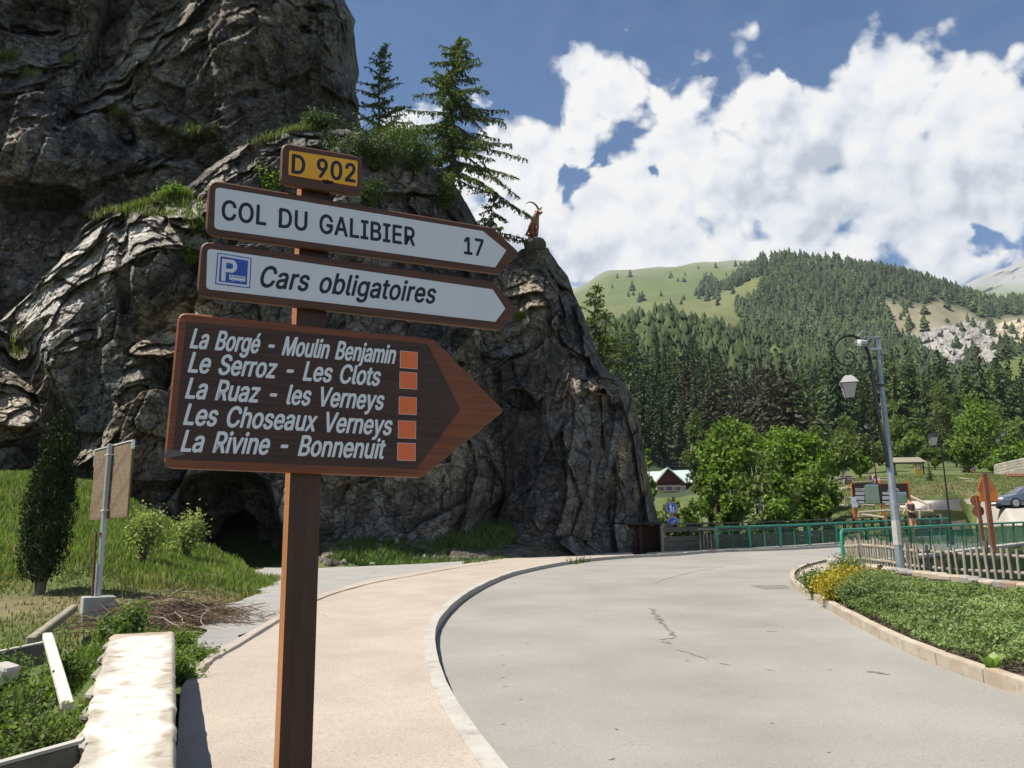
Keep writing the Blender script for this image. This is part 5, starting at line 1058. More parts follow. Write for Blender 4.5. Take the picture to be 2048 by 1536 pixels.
# ---- notice board seen from behind, concrete block
def notice_board():
    b = G(183, 1235); z0 = tz(b[0], b[1]); Yb = 14.6
    e = empty('notice_board', at(205, 1190, Yb), 'brown notice board seen from behind on a grey steel post', 'notice board')
    A, B, C_, D_ = at(190, 901, 15.2), at(264, 882, 13.95), at(252, 1034, 13.95), at(183, 1040, 15.2); top = (A+B)/2; ux = (B-A)*np.array([1, 1, 0]); w = np.linalg.norm(ux); ux /= w; uz = np.array([0, 0, 1.]); O = (A+B+C_+D_)/4; h = ((A[2]+B[2])-(C_[2]+D_[2]))/2; nrm = np.array([ux[1], -ux[0], 0])
    M_pan = mat('board_back', (.17, .115, .07), (.145, .098, .06), 8, .7); M_st = mat('galvanised', (.42, .44, .45), (.34, .36, .37), 20, .45, metal=.55, spec=.5)
    mb = MB(); mb.prism([(-w/2, -h/2), (w/2, -h/2), (w/2, h/2), (-w/2, h/2)], O, ux, uz, -nrm*.03); mb.build('panel', M_pan, e)
    M_al = mat('aluminium', (.66, .66, .64), rough=.4, metal=.4)
    f = MB()
    for (x0, z0_, x1, z1) in [(-w/2-.012, h/2, w/2+.012, h/2+.022), (-w/2-.012, h/2-.30, -w/2+.006, h/2), (w/2-.006, h/2-.13, w/2+.012, h/2)]: f.prism([(x0, z0_), (x1, z0_), (x1, z1), (x0, z1)], O+nrm*.012, ux, uz, -nrm*.05)
    f.build('edge_trim', M_al, e)
    s = MB(); nx = 46
    for i in range(nx):
        x = -w/2+.02+(w-.04)*i/(nx-1)
        if abs(x) < .05: continue
        z = -h/2+.03; k = 0
        while z < h/2-.04:
            l = .055; zz = z+.018*(i % 3); band = ((zz-.62*x+.02) % .60)
            if .10 < band < .60-.06 and ((i+k) % 7) != 0: s.prism([(x-.0035-.0, zz), (x+.0035, zz), (x+.0035-.008, zz+l), (x-.0035-.008, zz+l)], O+nrm*.0035, ux, uz, -nrm*.003)
            z += .075; k += 1
    s.build('slots', mat('slot_light', (.52, .44, .32), rough=.7), e)
    p = MB(); pt = at(222, 889, Yb); pb = at(199, 1192, Yb); c = (pt+pb)/2; M = None; rz = math.atan2(ux[1], ux[0])
    px_, py_ = O[0]+nrm[0]*.055, O[1]+nrm[1]*.055; p.box((px_, py_, (pt[2]+pb[2]-.1)/2), (.075, .075, pt[2]-pb[2]+.1), rz=rz, bev=.006); p.build('post', M_st, e)
    cl = MB()
    for z in (h/2-.16, -h/2+.14): cl.box((px_, py_, O[2]+z), (.17, .095, .025), rz=rz)
    cl.build('clamp', M_al, e)
    br = MB(); br.box((px_-.10, py_-.02, pb[2]+.52), (.03, .03, 1.12), rz=rz, M=Matrix.Rotation(-.05, 3, 'Y')); br.box((px_-.06, py_-.02, pb[2]+1.05), (.14, .03, .03), rz=rz); br.build('brace', mat('rusty_steel', (.16, .075, .045), (.09, .05, .035), 20, .85), e)
    sl = MB(); sl.box((px_-.035, py_-.045, pb[2]+.25), (.06, .02, .62), rz=rz); sl.build('splint', M_st, e)
    # block
    M_con = mat('concrete', (.36, .355, .335), (.29, .285, .27), 4, .92, .5, 60, c3=(.22, .215, .20), s3=3, a3=.4, bdist=.006)
    cb = empty('concrete_block', (px_, py_, z0), 'square concrete base block of the notice board', 'concrete block'); k = MB(); zt = pb[2]; k.box((px_+.0, py_+.02, zt-.26), (.50, .46, .52), rz=.55, bev=.012); k.build('block', M_con, cb); f2 = MB(); f2.box((px_-.03, py_, zt-.54), (.66, .58, .12), rz=.55, bev=.03); f2.build('footing', M_con, cb)
notice_board()
# ---- brush pile
def brush():
    r = np.random.RandomState(6); c = G(352, 1250); e = empty('brush_pile', c, 'heap of cut brown twigs lying behind the stone wall', 'brush pile'); groups = [MB() for _ in range(2)]
    for k in range(620):
        a = r.normal()*.55+(0 if r.rand() < .6 else 2.6); L = r.uniform(.4, 1.7); q = np.array([r.normal()*.58, r.normal()*.55, abs(r.normal())*.24+.04]); q[2] *= max(.2, 1-np.hypot(q[0]/1.5, q[1]/1.1)); d = np.array([math.cos(a), math.sin(a)*.8, r.normal()*.16]); bend = r.normal(size=3)*.14*L; bend[2] = abs(bend[2])*.6
        p0 = q-d*L/2; p2 = q+d*L/2; p1 = q+bend; p0[2] = max(p0[2], .02); p2[2] = max(p2[2], .02); rad = r.uniform(.003, .009); groups[0 if r.rand() < .8 else 1].tube([c+p0, c+(p0+p1)/2+bend*.2, c+p1, c+p2], [rad, rad, rad*.8, rad*.35], 4, cap=False)
        if r.rand() < .5: t = c+(p1+p2)/2; groups[0].tube([t, t+unit(d+r.normal(size=3)*.6)*L*.25], [rad*.5, rad*.2], 3, cap=False)
    tag(groups[0].build('twigs', mat('twig', (.20, .135, .085), (.12, .08, .055), 6, .9), e), kind='stuff'); tag(groups[1].build('pale_twigs', mat('pale_twig', (.42, .34, .26), (.30, .22, .16), 6, .9), e), kind='stuff')
brush()
# ---- garden edging beams, plank, log
M_conc2 = mat('old_concrete', (.40, .385, .35), (.30, .29, .26), 5, .93, .5, 50, bdist=.006)
M_dkc = mat('shaded_concrete', (.15, .135, .115), (.09, .08, .07), 5, .93, .5, 50, bdist=.006)  # shade of the beam fronts put into the colour, under a pale cap
def beam(name, a, b, w, h, m, label, cat):
    a, b = np.array(a), np.array(b); L = np.linalg.norm(b-a); d = (b-a)/L; o = bpy.data.objects
    mb = MB(); rz = math.atan2(d[1], d[0]); pitch = -math.asin(d[2]); mb.box((0, 0, 0), (L, w, h), M=Matrix.Rotation(rz, 3, 'Z') @ Matrix.Rotation(pitch, 3, 'Y'), bev=min(w, h)*.15); c = (a+b)/2; ob = link(name, mb.mesh(name, m)); ob.location = tuple(c)
    if name == 'concrete_beam': cp = MB(); cp.box((0, 0, h/2+.008), (L, w+.02, .016), M=Matrix.Rotation(rz, 3, 'Z') @ Matrix.Rotation(pitch, 3, 'Y')); link('top_edge', cp.mesh('top_edge', M_conc2), None, ob)
    return tag(ob, label, cat)
beam('concrete_beam', at(-90, 1325, 8.2)-[0, 0, .09], at(104, 1285, 8.6)-[0, 0, .09], .10, .20, M_dkc, 'upper concrete garden edging beam at the left edge', 'concrete beam')
beam('concrete_beam', at(-80, 1556, 4.2)-[0, 0, .12], at(166, 1488, 4.35)-[0, 0, .12], .07, .26, M_dkc, 'lower concrete garden edging beam in the bottom left corner', 'concrete beam')
beam('plank', at(95, 1271, 7.2), at(135, 1412, 5.6), .075, .05, mat('white_plank', (.62, .58, .50), (.48, .43, .36), 10, .85, stretch=(1, 1, 4)), 'whitish weathered plank leaning in the weeds', 'plank')
beam('log', at(62, 1282, 10.2), at(148, 1216, 13.2), .11, .11, mat('grey_log', (.30, .26, .20), (.20, .17, .13), 8, .9), 'grey weathered log leading up to the concrete block', 'log')
beam('garden_stone', at(-12, 1340, 6.4), at(24, 1352, 6.4), .22, .12, mat('garden_stone', (.5, .48, .43), (.36, .34, .30), 6, .9), 'pale flat stone at the left edge in the weeds', 'stone')
# leafy plants among the weeds
for i, (x, y, Y, w, h, m, lab) in enumerate([(232, 1272, 11.6, .16, .36, M_leafd, 'upright nettle plant beside the concrete block'), (270, 1262, 11.4, .26, .55, M_leafd, 'upright nettle plant in front of the twig heap'), (40, 1440, 6.0, .32, .40, M_leafd, 'dark leafy weed in the garden corner'), (95, 1395, 6.8, .22, .22, M_leaf, 'light green broad leaved plant beside the plank'),
                                     (105, 1478, 5.2, .30, .26, M_leafd, 'bushy weed above the lower concrete beam'), (30, 1350, 8.0, .3, .4, M_leafd, 'leafy weed behind the upper concrete beam'), (150, 1350, 7.4, .18, .42, M_leafd, 'tall weed between plank and stone wall')]):
    p = at(x, y, Y); w *= .75; h *= .8; shrub(0, 0, 0, w, h, m, lab, 320+i, 1700, .034 if Y > 9 else .022, on=lambda a, b, p=p: p-np.array([0, 0, h*.4]), stems=14, cat='plant', name='weed')
# plants on the island
M_yel = leafmat('yellow_leaf', (.46, .36, .045), 0, .35)
M_bed = leafmat('bed_leaf', (.16, .225, .085), 0, .3)
for i, (x, y, w, h, m, lab) in enumerate([(1628, 1190, .26, .42, M_bed, 'small green shrub at the tip of the planting bed'), (1664, 1204, .34, .44, M_yel, 'yellow leaved shrub near the tip of the planting bed'), (1690, 1180, .36, .42, M_yel, 'second yellow shrub just behind the first in the bed'), (1690, 1158, .4, .5, M_bed, 'thin olive shrub at the corner of the low stone wall'), (1735, 1168, .5, .30, mat('olive_leaf', (.27, .24, .06), (.2, .2, .06), 3, .7, tint=True, trans=.3), 'olive yellow shrub along the low stone wall'), (1712, 1214, .34, .36, M_bed, 'green shrub right behind the yellow one')]):
    p = G(x, y, .09); shrub(0, 0, 0, w, h, m, lab, 340+i, 3000, .030, on=lambda a, b, p=p: p, stems=22, cat='shrub', bark=M_bark)
def dock():
    p = G(1985, 1345, .09); e = empty('dock_plant', p, 'light green broad leaved plant at the front edge of the planting bed', 'plant'); r = random.Random(2)
    for k in range(8):
        a = k*.8; mb = MB(); L = r.uniform(.16, .26); d = np.array([math.cos(a)*.5, math.sin(a)*.5, .8]); s = np.array([-math.sin(a), math.cos(a), 0])*.045; V = [p, p+d*L*.4+s, p+d*L*.4-s, p+d*L*.8+s*.9+[0, 0, -.01], p+d*L*.8-s*.9+[0, 0, -.01], p+d*L+[0, 0, -.02]]; mb.add(V, [(0, 2, 1), (1, 2, 4, 3), (3, 4, 5)]); mb.build('leaf', mat('dock_leaf', (.24, .34, .09), (.18, .28, .07), 20, .5, trans=.4), e)
dock()

for i, (x, y, w, h) in enumerate([(372, 1296, .16, .22), (392, 1326, .18, .18), (368, 1345, .14, .20), (420, 1318, .12, .10), (385, 1368, .14, .16)]):
    p = G(x, y, .02); shrub(0, 0, 0, w, h, M_leafd if i % 2 else M_leaf, ['green weed at the far corner of the stone wall', 'spreading weed between the stone wall and the pavement', 'dark weed tight against the shaded side of the wall', 'small weed on the gravel edge', 'low weed nearest the camera beside the wall shadow'][i], 360+i, 900, .022, on=lambda a, b, p=p: p, stems=12, cat='plant', name='weed')
